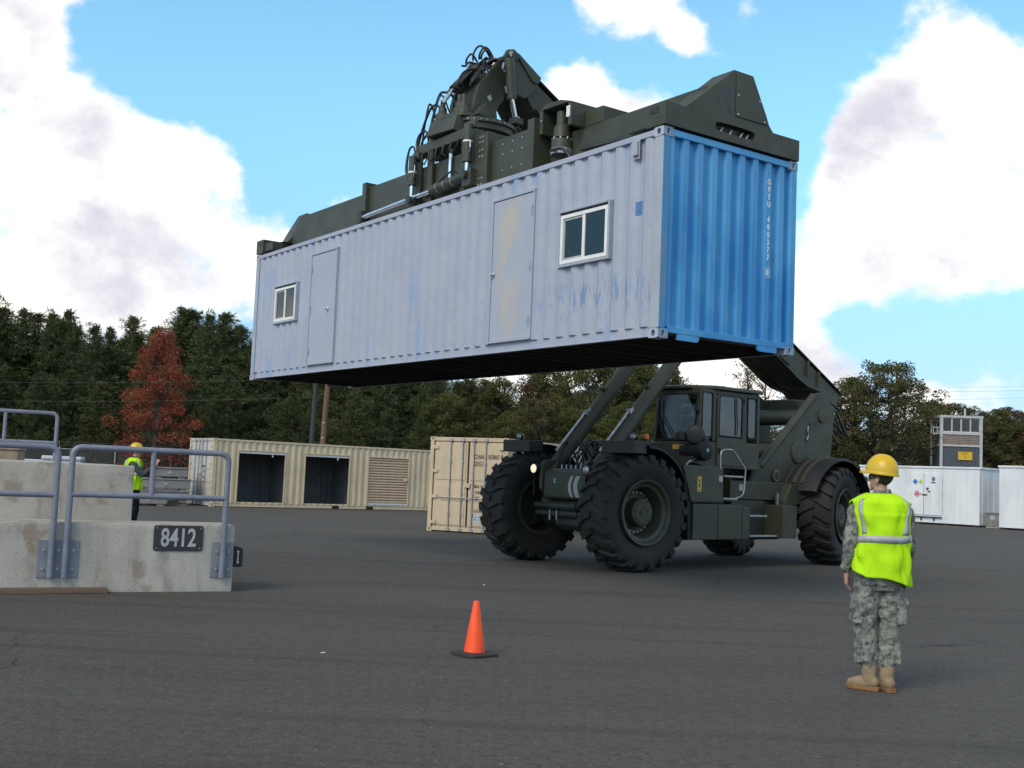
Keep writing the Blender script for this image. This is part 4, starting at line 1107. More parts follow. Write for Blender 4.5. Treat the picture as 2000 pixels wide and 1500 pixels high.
# --- boom: long box girder from the tower up over the container
def bz(x): return 3.73 + .4725 * (x + 8.04)
btm = [(-7.86, 3.42), (-7.34, 3.60), (-7.04, 3.76), (-6.57, 3.83), (-6.19, 3.97), (-5.46, 4.34)]
top = [(-8.04, 3.73), (-3, bz(-3)), (2.10, bz(2.10) + .02)]
poly = [(-7.95, 3.70)] + btm + [(-4.6, bz(-4.6) - .64), (1.70, bz(1.70) - .56), (1.98, bz(1.98) - .55), (2.16, bz(2.16) - .42), (2.34, bz(2.34) - .05), (-8.02, 3.72)]
boom = MB().prism(poly, -.42, .42).build('boom', 'green', truck, bevel=.016)
fl = MB()
fl.prism([(-8.06, 3.735), (2.15, bz(2.15) + .012), (2.15, bz(2.15) + .035), (-8.06, 3.76)], -.46, .46)
fl.build('top_flange', 'green', boom)
for s in (1, -1):   # bottom flange edge, doubler plates and web stiffeners near the foot
    fl = MB(); pp = btm + [(-4.6, bz(-4.6) - .64), (1.7, bz(1.7) - .56), (1.96, bz(1.96) - .55)]
    fl.prism([(p[0], p[1] - .002) for p in pp] + [(p[0] - .01, p[1] - .03) for p in pp[::-1]], s * .30, s * .50)
    fl.build('bottom_flange', 'green', boom)
    for x in (-7.05, -6.62):
        MB().box(x - .02, x + .02, min(s * .42, s * .475), max(s * .42, s * .475), bz(x) - .36, bz(x) - .02).build('stiffener', 'green', boom)
    MB().prism([(-5.9, bz(-5.9) - .52), (-5.1, bz(-5.1) - .56), (-5.1, bz(-5.1) - .48), (-5.9, bz(-5.9) - .45)], s * .421, s * .46).build('wear_strip', 'dark_green', boom)
    # head plate with the big pin eye at the tip
    tip = [(2.193, bz(2.193) + .03), (2.43, 8.745), (2.542, 8.795), (2.68, 8.75), (2.765, 8.60), (2.70, 8.50), (2.56, 8.38), (2.45, 8.02), (2.25, 8.00), (2.0, 8.25), (1.95, 8.38)]
    hp = MB().prism(tip, s * .45, s * .51).build('head_plate', 'green', boom, bevel=.012)
    MB().prism([(1.9, 8.45), (2.45, 8.74), (2.50, 8.70), (2.10, 8.33), (1.98, 8.32)], s * .512, s * .535).build('doubler', 'green', hp, bevel=.008)
    MB().lathe([(.055, 0), (.055, .03), (.03, .035), (.001, .036)], (2.62, .51, 8.68), 'y', 20, Matrix.Diagonal((1, s, 1, 1))).build('pin_cap', 'steel', hp, smooth=40)
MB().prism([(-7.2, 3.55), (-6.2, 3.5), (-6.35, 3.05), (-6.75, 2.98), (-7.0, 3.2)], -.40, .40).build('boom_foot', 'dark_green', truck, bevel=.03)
# --- head hanging from the boom tip: two shaped plates, tilt cylinders
hpoly = [(2.60, 8.66), (2.72, 8.60), (2.90, 8.36), (3.15, 8.05), (3.22, 7.80), (3.225, 7.66), (3.30, 7.53), (3.34, 7.47), (2.62, 7.47), (2.70, 7.58), (2.72, 7.70), (2.66, 7.82), (2.57, 7.93), (2.50, 8.25)]
for s in (1, -1):
    h = MB().prism(hpoly, s * .26, s * .33).build('head_frame', 'green', truck, bevel=.012)
    bt = MB()
    for (x, z) in ((3.05, 7.9), (3.1, 7.72), (2.95, 7.65), (2.8, 7.6), (2.7, 7.8)): bt.cyl((x, s * .33, z), (x, s * .338, z), .016, n=8)
    bt.build('bolt_heads', 'black', h, kind='stuff')
    MB().prism([(2.9, 7.83), (2.95, 7.9), (2.88, 7.95), (2.84, 7.88)], s * .3305, s * .3325).build('label_plate', 'grey_label', h)
    MB().prism([(3.3, 7.48), (3.05, 7.48), (3.12, 7.70)], s * .33, s * .52).build('gusset', 'green', h)
    p0, p1, p2 = Vector((2.70, s * .57, 8.56)), Vector((2.606, s * .57, 7.891)), Vector((2.492, s * .57, 7.547))
    tc_ = MB().cyl(p0, p1, .085, n=20).build('tilt_cylinder', 'green', truck, smooth=40)
    MB().cyl(p1, p2, .04, n=14).build('rod', 'chrome', tc_, smooth=40)
    MB().cyl(p2 + Vector((0, -.05, 0)), p2 + Vector((0, .05, 0)), .065, n=14).build('rod_eye', 'steel', tc_, smooth=40)
    MB().tube([p0 + Vector((.12, 0, -.1)), p0 + Vector((.14, 0, -.2)), p0 + Vector((.09, 0, -.25))], .02, 6).tube([p1 + Vector((.16, 0, .18)), p1 + Vector((.12, 0, .08)), p1 + Vector((.05, 0, .08))], .018, 6).build('elbow', 'steel', tc_, kind='stuff')
MB().cyl((2.55, -.55, 8.66), (2.55, .55, 8.66), .07, n=18).build('head_pin', 'dark_green', truck, smooth=40)
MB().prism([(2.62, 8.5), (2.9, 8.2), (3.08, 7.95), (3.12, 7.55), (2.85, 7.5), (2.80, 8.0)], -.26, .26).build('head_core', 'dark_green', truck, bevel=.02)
c_ = MB().cyl((2.93, -.14, 8.46), (3.317, -.14, 8.03), .07, n=16).build('damper_cylinder', 'black', truck, smooth=40)
MB().cyl((3.317, -.14, 8.03), (3.52, -.14, 7.74), .035, n=12).build('rod', 'chrome', c_, smooth=40)
rng = random.Random(11)
for k in range(16):   # tangle of hoses on the head
    y = rng.uniform(-.25, .3); x = rng.uniform(2.72, 2.98); z = 8.70 - (x - 2.65) * 1.0
    l = rng.uniform(.25, .55); b_ = rng.uniform(.08, .30)
    pts = []
    for i in range(11):
        t = i / 10
        pts.append((x + l * t * .9 - .12 * math.sin(3.1 * t), y + .10 * math.sin(t * 5 + k), z - l * t * .95 + b_ * math.sin(math.pi * t)))
    MB().tube(pts, rng.choice((.016, .02, .024)), 7).build('hydraulic_hose', 'hose', truck, smooth=60)
for (ax, ay, az, r_) in ((2.82, .12, 8.67, .16), (2.86, .05, 8.66, .20), (2.95, -.1, 8.60, .13), (2.88, .2, 8.63, .12)):
    MB().tube([(ax + r_ * math.cos(a), ay + .03 * math.sin(a * 2), az + r_ * math.sin(a)) for a in np.linspace(-.5, 3.7, 14)], .018, 7).build('hydraulic_hose', 'hose', truck, smooth=60)
MB().tube([(3.0, .05, 8.52), (3.15, .05, 8.50), (3.22, .05, 8.42), (3.30, .05, 8.40)], .018, 7).tube([(3.05, .1, 8.40), (3.3, .12, 8.28), (3.42, .1, 8.05), (3.35, .1, 7.95)], .018, 7).build('hydraulic_hose', 'hose', truck, smooth=60)
fit = MB()
for k in range(26):
    x = rng.uniform(2.78, 3.05); z = 8.62 - (x - 2.65) * .95 + rng.uniform(-.05, .08); y = rng.uniform(-.1, .34)
    fit.cyl((x, y, z), (x + rng.uniform(-.05, .05), y + .02, z + .05), .016, n=7)
fit.build('hose_fittings', 'steel', truck, kind='stuff')
# ------------------------------------------------------------------ spreader (x along the container towards its blue end, y away from the camera side, z from the container's base)
SPM = TRUCK_M.inverted() @ LIFT_M
def sp_root(mb, name, mat='green', bevel=.014):
    o = mb.build(name, mat, truck, bevel=bevel); o.matrix_local = SPM; return o
spr = sp_root(MB().box(-2.45, 2.70, -.66, .62, 2.72, 3.46), 'spreader')
def sp(mb, name, mat='green', bevel=.01, smooth=None, kind=None):
    return mb.build(name, mat, spr, bevel=bevel, smooth=smooth, kind=kind)
sp(MB().prism([(-2.3, 2.74), (-2.3, 3.385), (-5.30, 3.385), (-5.42, 3.36), (-5.80, 2.92), (-5.95, 2.86), (-5.95, 2.74)], -.62, .30), 'telescopic_beam')
sp(MB().box(2.6, 5.95, -.40, .62, 2.74, 3.305), 'telescopic_beam')
def slot_beam(flip):
    mb = MB(); x0, x1, y0, y1, z0, z1 = 5.78, 6.112, -1.222, 1.222, 2.607, 2.888
    mb.add([(x0, y0, z0), (x1, y0, z0), (x1, y1, z0), (x0, y1, z0), (x0, y0, z1), (x1, y0, z1), (x1, y1, z1), (x0, y1, z1)], [(0, 3, 2, 1), (4, 5, 6, 7), (0, 1, 5, 4), (2, 3, 7, 6), (3, 0, 4, 7)])
    k = 28; outer = []; inner = []; deep = []; cy, cz = .0, 2.765
    for i in range(k):
        t = 2 * math.pi * (i + .5) / k; c, s = math.cos(t), math.sin(t)
        sc = min(1.222 / max(abs(c), 1e-6), .1405 / max(abs(s), 1e-6)); o = (c * sc, s * sc + (z0 + z1) / 2)
        outer.append((x1, o[0], o[1]))
        # stadium slot
        px = max(-.30, min(.30, 1.2 * c * .42)); q = (px + .062 * c, cz + .062 * s)
        inner.append((x1, q[0], q[1])); deep.append((x1 - .09, q[0], q[1]))
    mb.add(outer + inner + deep, [(i, (i + 1) % k, k + (i + 1) % k, k + i) for i in range(k)] + [(k + i, k + (i + 1) % k, 2 * k + (i + 1) % k, 2 * k + i) for i in range(k)] + [tuple(range(2 * k, 3 * k))])
    if flip: mb.v = [(-x, -y, z) for x, y, z in mb.v]
    return mb
for f in (1, -1):
    eb_ = sp(slot_beam(f < 0), 'end_beam', bevel=.02)
    fx = lambda p: [(f * y, z) for y, z in p]
    gp = [(-.873, 2.886), (-.02, 3.57), (.335, 3.57), (.60, 3.10), (.66, 2.98), (.74, 2.90), (.86, 2.886)]
    MB().prism(fx(gp), f * 5.70, f * 6.085, 'x').build('end_gusset', 'green', eb_, bevel=.012)
    MB().prism(fx([(.02, 2.97), (.02, 3.54), (.33, 3.54), (.60, 3.06), (.60, 2.97)]), f * 6.086, f * 6.097, 'x').build('access_panel', 'green', eb_, bevel=.004)
    bt = MB()
    for (y, z) in ((.05, 3.0), (.05, 3.25), (.55, 3.0), (.45, 3.25)): bt.cyl((f * 6.097, f * y, z), (f * 6.106, f * y, z), .013, n=7)
    bt.build('bolt_heads', 'bolt', eb_, kind='stuff')
    for s in (1, -1):
        MB().box(min(f * 5.83, f * 6.0), max(f * 5.83, f * 6.0), min(s * 1.15, s * 1.2265), max(s * 1.15, s * 1.2265), 2.77, 2.85).build('lock_window', 'black', eb_, bevel=.006)
        MB().cyl((f * 5.99, s * 1.09, 2.54), (f * 5.99, s * 1.09, 2.61), .045, n=12).build('twist_lock', 'steel', eb_)
        MB().box(min(f * 5.4, f * 5.80), max(f * 5.4, f * 5.80), min(s * .95, s * 1.19), max(s * .95, s * 1.19), 2.63, 2.80).build('corner_arm', 'green', eb_, bevel=.012)
    rods = MB()
    for y in (-.22, -.05, .14, .25): rods.tube([(f * 6.06, y, 2.72), (f * 6.07, y + .02, 2.77), (f * 6.05, y + .06, 2.79)], .012, 6)
    rods.build('linkage', 'steel', eb_, kind='stuff')
# chevron sticker, faded violet, on the end gusset
MT['violet'] = paint('faded_violet_mark', (.05, .048, .075), (.046, .056, .05), 14, rough=.5, bmp=0)
for k in (0, 1):
    pts = [(-.30 + .17 * k + .09 * (i / 4 - 1) ** 2, 2.98 + .33 * i / 8) for i in range(9)]
    sp(MB().prism([p for p in pts] + [(p[0] + .075, p[1]) for p in pts[::-1]], 6.086, 6.0875, 'x'), 'painted_mark', 'violet', 0)
# collars, the gear-motor housing, guide bars
sp(MB().box(-2.50, -2.36, -.74, .70, 2.70, 3.54), 'collar')
sp(MB().box(2.62, 2.78, -.74, .70, 2.70, 3.56), 'collar')
hs = MB().box(2.80, 2.88, -.66, .30, 3.30, 3.66).box(3.48, 3.56, -.66, .30, 3.30, 3.64).box(2.88, 3.48, .22, .30, 3.30, 3.66).prism([(2.80, 3.66), (2.95, 3.735), (3.30, 3.72), (3.56, 3.64)], -.66, .30)
hs.box(3.56, 3.95, -.40, .30, 3.306, 3.54)
sp(hs, 'motor_housing')
mt_ = MB().lathe([(.001, 3.60), (.07, 3.60), (.085, 3.58), (.085, 3.40), (.12, 3.36), (.13, 3.20), (.10, 3.19), (.15, 3.17), (.155, 3.02), (.12, 3.0), (.12, 2.93), (.001, 2.93)], (3.18, -.52, 0), 'z', 24)
sp(mt_, 'gear_motor', 'green', 0, 30)
gt = MB()
for k in range(22):
    a = k * 2 * math.pi / 22; gt.box(-.012, .012, -.02, .02, 2.945, 3.03, Matrix.Translation((3.18 + .15 * math.cos(a), -.52 + .15 * math.sin(a), 0)) @ Matrix.Rotation(a, 4, 'Z'))
sp(gt, 'gear_teeth', 'steel', 0, None, 'stuff')
bt = MB()
for k in range(8):
    a = k * .785; bt.cyl((3.18 + .135 * math.cos(a), -.52 + .135 * math.sin(a), 3.17), (3.18 + .135 * math.cos(a), -.52 + .135 * math.sin(a), 3.195), .014, n=6)
for (x, z) in ((2.86, 3.5), (3.52, 3.55), (3.52, 3.42)): bt.cyl((x, -.66, z), (x, -.672, z), .015, n=6)
sp(bt, 'bolt_heads', 'bolt', 0, None, 'stuff')
sp(MB().box(3.46, 3.54, -.672, -.664, 3.42, 3.58), 'label_plate', 'white', 0)
sp(bar((3.55, -.46, 2.98), (5.30, -.46, 2.90), .05, .05), 'guide_bar', 'dark_green', 0)
sp(MB().box(5.28, 5.36, -.49, -.42, 2.86, 2.95), 'proximity_sensor', 'white', .004)
sp(MB().tube([(3.2, -.72, 2.98), (3.45, -.72, 2.95), (3.6, -.68, 2.80), (3.62, -.66, 2.66)], .025, 7), 'hydraulic_hose', 'hose', 0, 60)
# portal that stands on the main box and carries the slewing ring
por = sp(MB().box(-.62, 1.0, -.74, .74, 3.66, 3.83), 'portal', bevel=.014)
def pt(mb, name, mat='green', bevel=.01, smooth=None, kind=None):
    o = mb.build(name, mat, por, bevel=bevel, smooth=smooth, kind=kind); return o
for y in (-.74, .70):
    for (x0, x1) in ((-.60, -.44), (-.22, -.06), (.82, .96), (1.02, 1.50)):
        pt(MB().box(x0, x1, y, y + .06, 2.72, 3.66 if x0 < 1 else 3.62), 'post')
pt(MB().box(1.52, 1.60, -.755, -.60, 2.70, 3.62), 'edge_plate')
bt = MB()
for z in (2.8, 2.9, 3.25, 3.35, 3.48, 3.56):
    for x in (1.38, 1.46): bt.cyl((x, -.74, z), (x, -.752, z), .016, n=6)
for x in (1.9, 2.15, 2.4):
    for z in (2.95, 3.2, 3.36): bt.cyl((x, -.66, z), (x, -.668, z), .013, n=6)
pt(bt, 'bolt_heads', 'bolt', 0, None, 'stuff')
for (x, za, zb, zc) in ((1.17, 3.80, 3.22, 2.98), (-.52, 3.62, 3.15, 2.86), (.46, 3.55, 3.5, 3.0)):
    c_ = MB().cyl((x, -.84, za), (x, -.84, zb), .072, n=18).cyl((x, -.84, zb), (x, -.84, zb - .03), .078, n=18) if x != .46 else MB().box(.43, .49, -.70, -.67, 3.5, 3.58)
    c_ = pt(c_, 'shift_cylinder', 'green', 0, 40)
    MB().cyl((x, -.84 if x != .46 else -.70, zb), (x, -.84 if x != .46 else -.70, zc), .036, n=12).build('rod', 'chrome', por, smooth=40)
    if x != .46:
        MB().cyl((x, -.92, zc), (x, -.70, zc), .07, n=14).build('rod_eye', 'dark_green', por, smooth=40)
        MB().lathe([(.076, -.015), (.078, 0), (.076, .015)], (x, -.84, za - .28), 'z', 18).build('clamp_band', 'white', por)
        MB().box(x - .10, x + .10, -.80, -.73, za - .05, za + .08).build('clevis', 'green', por, bevel=.01)
        MB().tube([(x + .10, -.86, zb + .3), (x + .12, -.87, zb + .18), (x + .08, -.86, zb + .1)], .014, 6).build('elbow', 'steel', por)
pt(MB().box(-.10, .86, -.69, -.62, 3.0, 3.10), 'brace')
hc = sp(MB().cyl((1.05, -.80, 2.99), (.08, -.80, 2.93), .085, n=20).cyl((1.05, -.80, 2.99), (1.14, -.80, 2.995), .06, n=14), 'telescope_cylinder', 'green', 0, 40)
sp(MB().cyl((.08, -.80, 2.93), (-2.30, -.80, 2.86), .045, n=16), 'telescope_rod', 'chrome', 0, 40)
for x in (.75, .52, .30): sp(MB().lathe([(.089, -.012), (.092, 0), (.089, .012)], (x, -.80, 2.93 + .06 * x), 'x', 18), 'clamp_band', 'steel', 0)
sp(MB().box(-2.42, -2.28, -.86, -.72, 2.76, 2.98), 'rod_bracket', 'dark_green', .01)
sp(MB().box(1.06, 1.30, -.86, -.66, 2.80, 3.08), 'cylinder_bracket', 'green', .012)
# slewing ring
RX, RY = .13, -.02
rg = sp(MB().lathe([(.40, 3.95), (.63, 3.95), (.66, 3.97), (.66, 4.06), (.70, 4.07), (.70, 4.13), (.66, 4.15), (.60, 4.155), (.001, 4.155)], (RX, RY, 0), 'z', 56), 'slewing_ring', 'green', 0, 25)
MB().lathe([(.56, 3.83), (.54, 3.96)], (RX, RY, 0), 'z', 48).build('ring_seat', 'dark_green', rg)
bt = MB()
for k in range(40):
    a = 2 * math.pi * k / 40; bt.cyl((RX + .701 * math.cos(a), RY + .701 * math.sin(a), 4.10), (RX + .708 * math.cos(a), RY + .708 * math.sin(a), 4.10), .010, n=6)
bt.build('bolt_heads', 'bolt', rg, kind='stuff')
# slewing motors on the front of the head (machine frame)
for k, (x, y, zt) in enumerate(((3.42, .30, 7.66), (3.30, .04, 7.74), (3.45, -.22, 7.66))):
    MB().lathe([(.001, zt + .16), (.04, zt + .16), (.045, zt + .05), (.07, zt + .02), (.075, zt - .05), (.115, zt - .10), (.12, zt - .22), (.135, zt - .23), (.135, 7.46)], (x, y, 0), 'z', 22).build('slew_motor', 'green', truck, smooth=30)
MB().prism([(3.15, -.5), (3.50, -.40), (3.60, 0), (3.52, .40), (3.15, .50), (2.9, .45), (2.9, -.45)], 7.43, 7.50, 'z').build('motor_plate', 'green', truck, bevel=.012)
MB().prism([(3.40, 7.43), (3.60, 7.43), (3.68, 7.16), (3.50, 7.14), (3.42, 7.22)], -.35, .35).build('pinion_cover', 'green', truck, bevel=.014)
MB().prism([(2.25, 7.445), (3.35, 7.445), (3.2, 7.50), (2.38, 7.50)], -.5, .5).build('head_base', 'green', truck, bevel=.012)
for s in (1, -1):
    MB().box(2.40, 2.58, s * .57 - .09, s * .57 + .09, 7.47, 7.58).build('clevis', 'green', truck, bevel=.012)
rng = random.Random(4)
for k in range(7):
    x = -.65 + rng.uniform(-.15, .2); y = -.6 + k * .12
    sp(MB().tube([(x, y, 3.7), (x - .12, y, 3.95), (x - .10 + .05 * k % .1, y + .04, 4.12), (x + .08, y + .05, 4.15), (x + .2, y + .04, 3.98)], .02, 7), 'hydraulic_hose', 'hose', 0, 60)
for k in range(2):
    sp(MB().tube([(-.64 - .05 * k, -.78, 3.2), (-.78 - .04 * k, -.80, 3.45), (-.74, -.80, 3.78), (-.62, -.78, 3.82), (-.55, -.77, 3.6)], .018, 7), 'hydraulic_hose', 'hose', 0, 60)
sp(MB().tube([(.95, -.86, 3.05), (.8, -.88, 3.12), (.55, -.88, 3.05), (.4, -.86, 3.0), (.2, -.84, 3.0)], .014, 6), 'hydraulic_hose', 'hose', 0, 60)

for k in range(14):   # more hoses running from the portal up to the head
    x = rng.uniform(-.9, .1); y = rng.uniform(-.70, .2); x2 = x + rng.uniform(-.1, .5); zt = rng.uniform(4.25, 4.75)
    sp(MB().tube([(x, y, 3.80), (x - rng.uniform(.05, .2), y - .03, 4.0), (x + (x2 - x) * .3, y, zt - .1), (x + (x2 - x) * .6, y + .08, zt), (x2, y + .2, zt - rng.uniform(.05, .3)), (x2 + .05, y + .3, 4.15)], rng.choice((.014, .018, .022)), 7), 'hydraulic_hose', 'hose', 0, 60)
for k in range(5):
    y = -.78; x = -.3 + k * .22
    sp(MB().tube([(x, y, 3.64), (x + .03, y - .05, 3.5), (x + .12, y - .04, 3.42), (x + .2, y - .02, 3.55), (x + .22, y, 3.66)], .013, 6), 'hydraulic_hose', 'hose', 0, 60)
# ------------------------------------------------------------------ concrete dock, guard rails, sign
def concrete_mat():
    mt, nt, b = new_mat('stained_concrete')
    v = coords(nt)
    col = mixc(nt, ramp(nt, noise(nt, v, 1.6, 6), .3, .7), (.46, .425, .38), (.385, .355, .315))
    st = ramp(nt, noise(nt, coords(nt, (1, 1, .35)), 3.2, 7, .62), .50, .70)
    col = mixc(nt, mth(nt, 'MULTIPLY', st, .55), col, (.20, .175, .14))
    lt = ramp(nt, noise(nt, coords(nt, (1.3, 1.3, .5)), 2.1, 6, .6), .55, .72)
    col = mixc(nt, mth(nt, 'MULTIPLY', lt, .5), col, (.56, .53, .47))
    br = ramp(nt, noise(nt, v, 2.4, 5, .55), .58, .68)
    col = mixc(nt, mth(nt, 'MULTIPLY', br, .65), col, (.24, .175, .12))
    pit = ramp(nt, nd(nt, 'ShaderNodeTexVoronoi', {'Vector': v, 'Scale': 21}).outputs['Distance'], .16, .06)
    col = mixc(nt, mth(nt, 'MULTIPLY', pit, .5), col, (.12, .11, .1))
    nt.links.new(col, b.inputs['Base Color']); b.inputs['Roughness'].default_value = .9
    drk = mth(nt, 'MULTIPLY', ramp(nt, noise(nt, coords(nt, (1, 1, .12)), 6, 6, .65), .52, .68), .22)
    nt.links.new(mixc(nt, drk, col, (.15, .135, .115)), b.inputs['Base Color'])
    bump(nt, b, mth(nt, 'ADD', noise(nt, v, 22, 6, .65), mth(nt, 'MULTIPLY', pit, -1.2)), .7, .008)
    return mt
MT['concrete'] = concrete_mat()
MT['rail'] = paint('grey_blue_rail_paint', (.19, .205, .265), (.15, .165, .215), 3, rough=.5, dust=((.35, .36, .4), 9, .3))
MT['rail_plate'] = paint('bolted_plate_paint', (.21, .225, .27), (.16, .17, .20), 5, rough=.55, dust=((.3, .22, .15), 7, .3))
MT['sign_face'] = paint('charcoal_sign_face', (.030, .026, .032), (.036, .032, .038), 4, rough=.4)
MT['dock_rubber'] = paint('dock_rubber', (.012, .012, .013), None, 5, rough=.6)
MT['wood_beam'] = paint('weathered_timber', (.13, .088, .06), (.07, .05, .038), 9, rough=.85, stretch=(.08, 1, 1), bmp=.4)
DK = R(26.588)
DOCK_M = Matrix.Translation((-3.3196, 14.1272, 0)) @ Matrix.Rotation(DK, 4, 'Z')     # x along the front face (0 at its right end), y inwards
dock = thing('loading_dock', 'stained concrete loading dock in two tiers at the left', 'dock', M=DOCK_M)
def rough_block(x0, x1, y0, y1, z0, z1, nx, nz, seed, amp=.006):
    """cast block with slightly uneven faces and a chipped arris"""
    rg_ = random.Random(seed); bm = bmesh.new()
    bmesh.ops.create_cube(bm, size=1)
    for v in bm.verts: v.co = Vector((x0 + (v.co.x + .5) * (x1 - x0), y0 + (v.co.y + .5) * (y1 - y0), z0 + (v.co.z + .5) * (z1 - z0)))
    bmesh.ops.bevel(bm, geom=[e for e in bm.edges], offset=.022, segments=2, affect='EDGES', profile=.6)
    bmesh.ops.subdivide_edges(bm, edges=[e for e in bm.edges if e.calc_length() > .6], cuts=nx, use_grid_fill=True)
    for v in bm.verts:
        n_ = math.sin(v.co.x * 3.1 + seed) * math.sin(v.co.z * 4.7) * .5 + rg_.uniform(-.5, .5)
        v.co += Vector((rg_.uniform(-.3, .3), n_, rg_.uniform(-.4, .4) if v.co.z > z1 - .03 else 0)) * amp
    me = bpy.data.meshes.new('tier'); bm.to_mesh(me); bm.free()
    return me
t1 = obj_of('lower_tier', rough_block(-9, 0, 0, .72, -.02, .80, 14, 6, 3), 'concrete', dock); t1.data.shade_smooth()
t2 = obj_of('upper_tier', rough_block(-9, -1.12, .725, 8.2, -.02, 1.478, 12, 6, 8), 'concrete', dock); t2.data.shade_smooth()
for o in (t1, t2): shade(o.data, 30)
def rail_thing(label, x0, x1, zt, zm, y, posts, mids, zb, left_open=False, plate=None, r=.036):
    rt = thing('guard_rail', label, 'guard rail', M=DOCK_M, group='tubular guard rails on the dock')
    c = .10; pts = []
    zs = [zb] if not left_open else []
    if left_open: pts = [(x0, y, zt)]
    else:
        pts = [(x0, y, zb), (x0, y, zt - c)] + [(x0 + c - c * math.cos(a), y, zt - c + c * math.sin(a)) for a in np.linspace(.3, 1.3, 4)] + [(x0 + c, y, zt)]
    pts += [(x1 - c, y, zt)] + [(x1 - c + c * math.sin(a), y, zt - c + c * math.cos(a)) for a in np.linspace(.3, 1.3, 4)] + [(x1, y, zt - c), (x1, y, zb)]
    MB().tube(pts, r, 14).build('top_rail', 'rail', rt, smooth=60)
    MB().tube([(x0, y, zm), (x1, y, zm)], r * .92, 12).build('mid_rail', 'rail', rt, smooth=60)
    for x in mids: MB().tube([(x, y, zm), (x, y, zt)], r * .9, 12).build('baluster', 'rail', rt, smooth=60)
    for x in posts: MB().tube([(x, y, zb), (x, y, zt)], r, 12).build('post', 'rail', rt, smooth=60)
    for (a, b_) in (plate or ()):
        p = MB().box(a, b_, -.016, -.002, .17, .595).build('base_plate', 'rail_plate', rt, bevel=.003)
        k = MB(); n = 3 if b_ - a > .35 else 2
        for xx in np.linspace(a + .06, b_ - .06, n):
            for z in (.27, .48): k.cyl((xx, -.016, z), (xx, -.034, z), .014, n=6)
        k.build('bolt_heads', 'bolt', p, kind='stuff')
    return rt
rail_thing('long front guard rail on the dock above the number sign', -1.935, -.145, 1.67, 1.125, -.055, (), (-1.03,), .17, plate=((-.275, -.012),))
rail_thing('front guard rail on the dock, cut off by the left edge', -4.6, -2.09, 1.655, 1.112, -.055, (-4.5, -3.3), (), .17, left_open=True, plate=((-2.235, -1.79),))
rail_thing('thin rear guard rail on the upper dock tier at the far left', -4.6, -1.43, 2.345, 1.81, 8.0, (-4.5, -3.4), (-2.29,), 1.47, left_open=True, r=.034)
# number sign
sg = MB().prism(rounded(-.965, -.385, .485, .787, .03), -.014, -.002).build('number_sign', 'sign_face', None, bevel=.002)
sg.matrix_world = DOCK_M
tag(sg, 'charcoal number sign reading 8412 on the concrete dock', 'sign')
merge_meshes('number', [text_mesh('8412', .262, plane_M((-.675, -.0155, .632), (1, 0, 0), (0, 0, 1)), (.80, 1.16), .002, bold=.0045)]).build('number', 'grey_label', sg, recalc=False)
b4 = MB()
for (x, z) in ((-.93, .755), (-.42, .755), (-.93, .517), (-.42, .517)): b4.cyl((x, -.014, z), (x, -.019, z), .007, n=8)
b4.build('screws', 'bolt', sg, kind='stuff')
db = MB().prism([(.0, .292), (.115, .292), (.125, .31), (.122, .51), (.10, .53), (.0, .553)], .03, .36).build('dock_bumper', 'dock_rubber', None, bevel=.01)
db.matrix_world = DOCK_M
tag(db, 'black rubber dock bumper bolted to the end of the concrete dock', 'dock bumper')
k = MB()
for z in (.35, .48): k.cyl((.06, .03, z), (.06, .018, z), .014, n=8)
k.build('bolt_heads', 'bolt', db, kind='stuff')
MB().box(.05, .07, .026, .0305, .36, .47).build('steel_strap', 'steel', db)
wb = MB().prism([(-.15, .0), (-.012, .0), (-.012, .055), (-.03, .062), (-.14, .055)], -5.2, -1.455, 'x').build('timber_beam', 'wood_beam', None, bevel=.008)
wb.matrix_world = DOCK_M
tag(wb, 'weathered timber beam lying along the foot of the dock', 'beam')
# ------------------------------------------------------------------ cone
MT['cone_orange'] = paint('cone_orange', (.95, .085, .008), (.88, .075, .007), 5, rough=.45, dust=((.28, .06, .03), 7, .4))
MT['cone_base'] = paint('cone_base_rubber', (.022, .020, .021), (.035, .032, .032), 5, rough=.75)
cone = thing('traffic_cone', 'small orange traffic cone on a black base, alone on the asphalt', 'traffic cone', (-.2257, 9.9128, 0), R(38))
MB().lathe([(.094, .018), (.092, .03), (.026, .452), (.024, .457), (.014, .457), (.012, .44)], (0, 0, 0), 'z', 36).build('cone_body', 'cone_orange', cone, smooth=50)
bp = MB(); sq = [(.165, -.12), (.165, .12), (.12, .165), (-.12, .165), (-.165, .12), (-.165, -.12), (-.12, -.165), (.12, -.165)]
bp.prism(sq, .002, .022, 'z').lathe([(.12, .022), (.105, .030), (.09, .032)], (0, 0, 0), 'z', 28)
bp.build('cone_base', 'cone_base', cone, bevel=.004)
lf = MB().add([(-.022, -.01, .002), (.0, -.018, .006), (.024, -.004, .003), (.014, .012, .009), (-.012, .012, .005)], [(0, 1, 2, 3, 4)]).build('paper_scrap', 'white', None)
lf.location = ground_pt(630, 1276); lf.location.z = .002
solidify(lf, .001)
tag(lf, 'tiny white scrap of paper on the asphalt left of the cone', 'litter')
lf2 = lf.copy(); COL.objects.link(lf2); lf2.location = ground_pt(945, 1143); lf2.rotation_euler = (0, 0, 1.3); lf2.location.z = .002
tag(lf2, 'tiny pale scrap on the asphalt between the cone and the front wheel', 'litter')
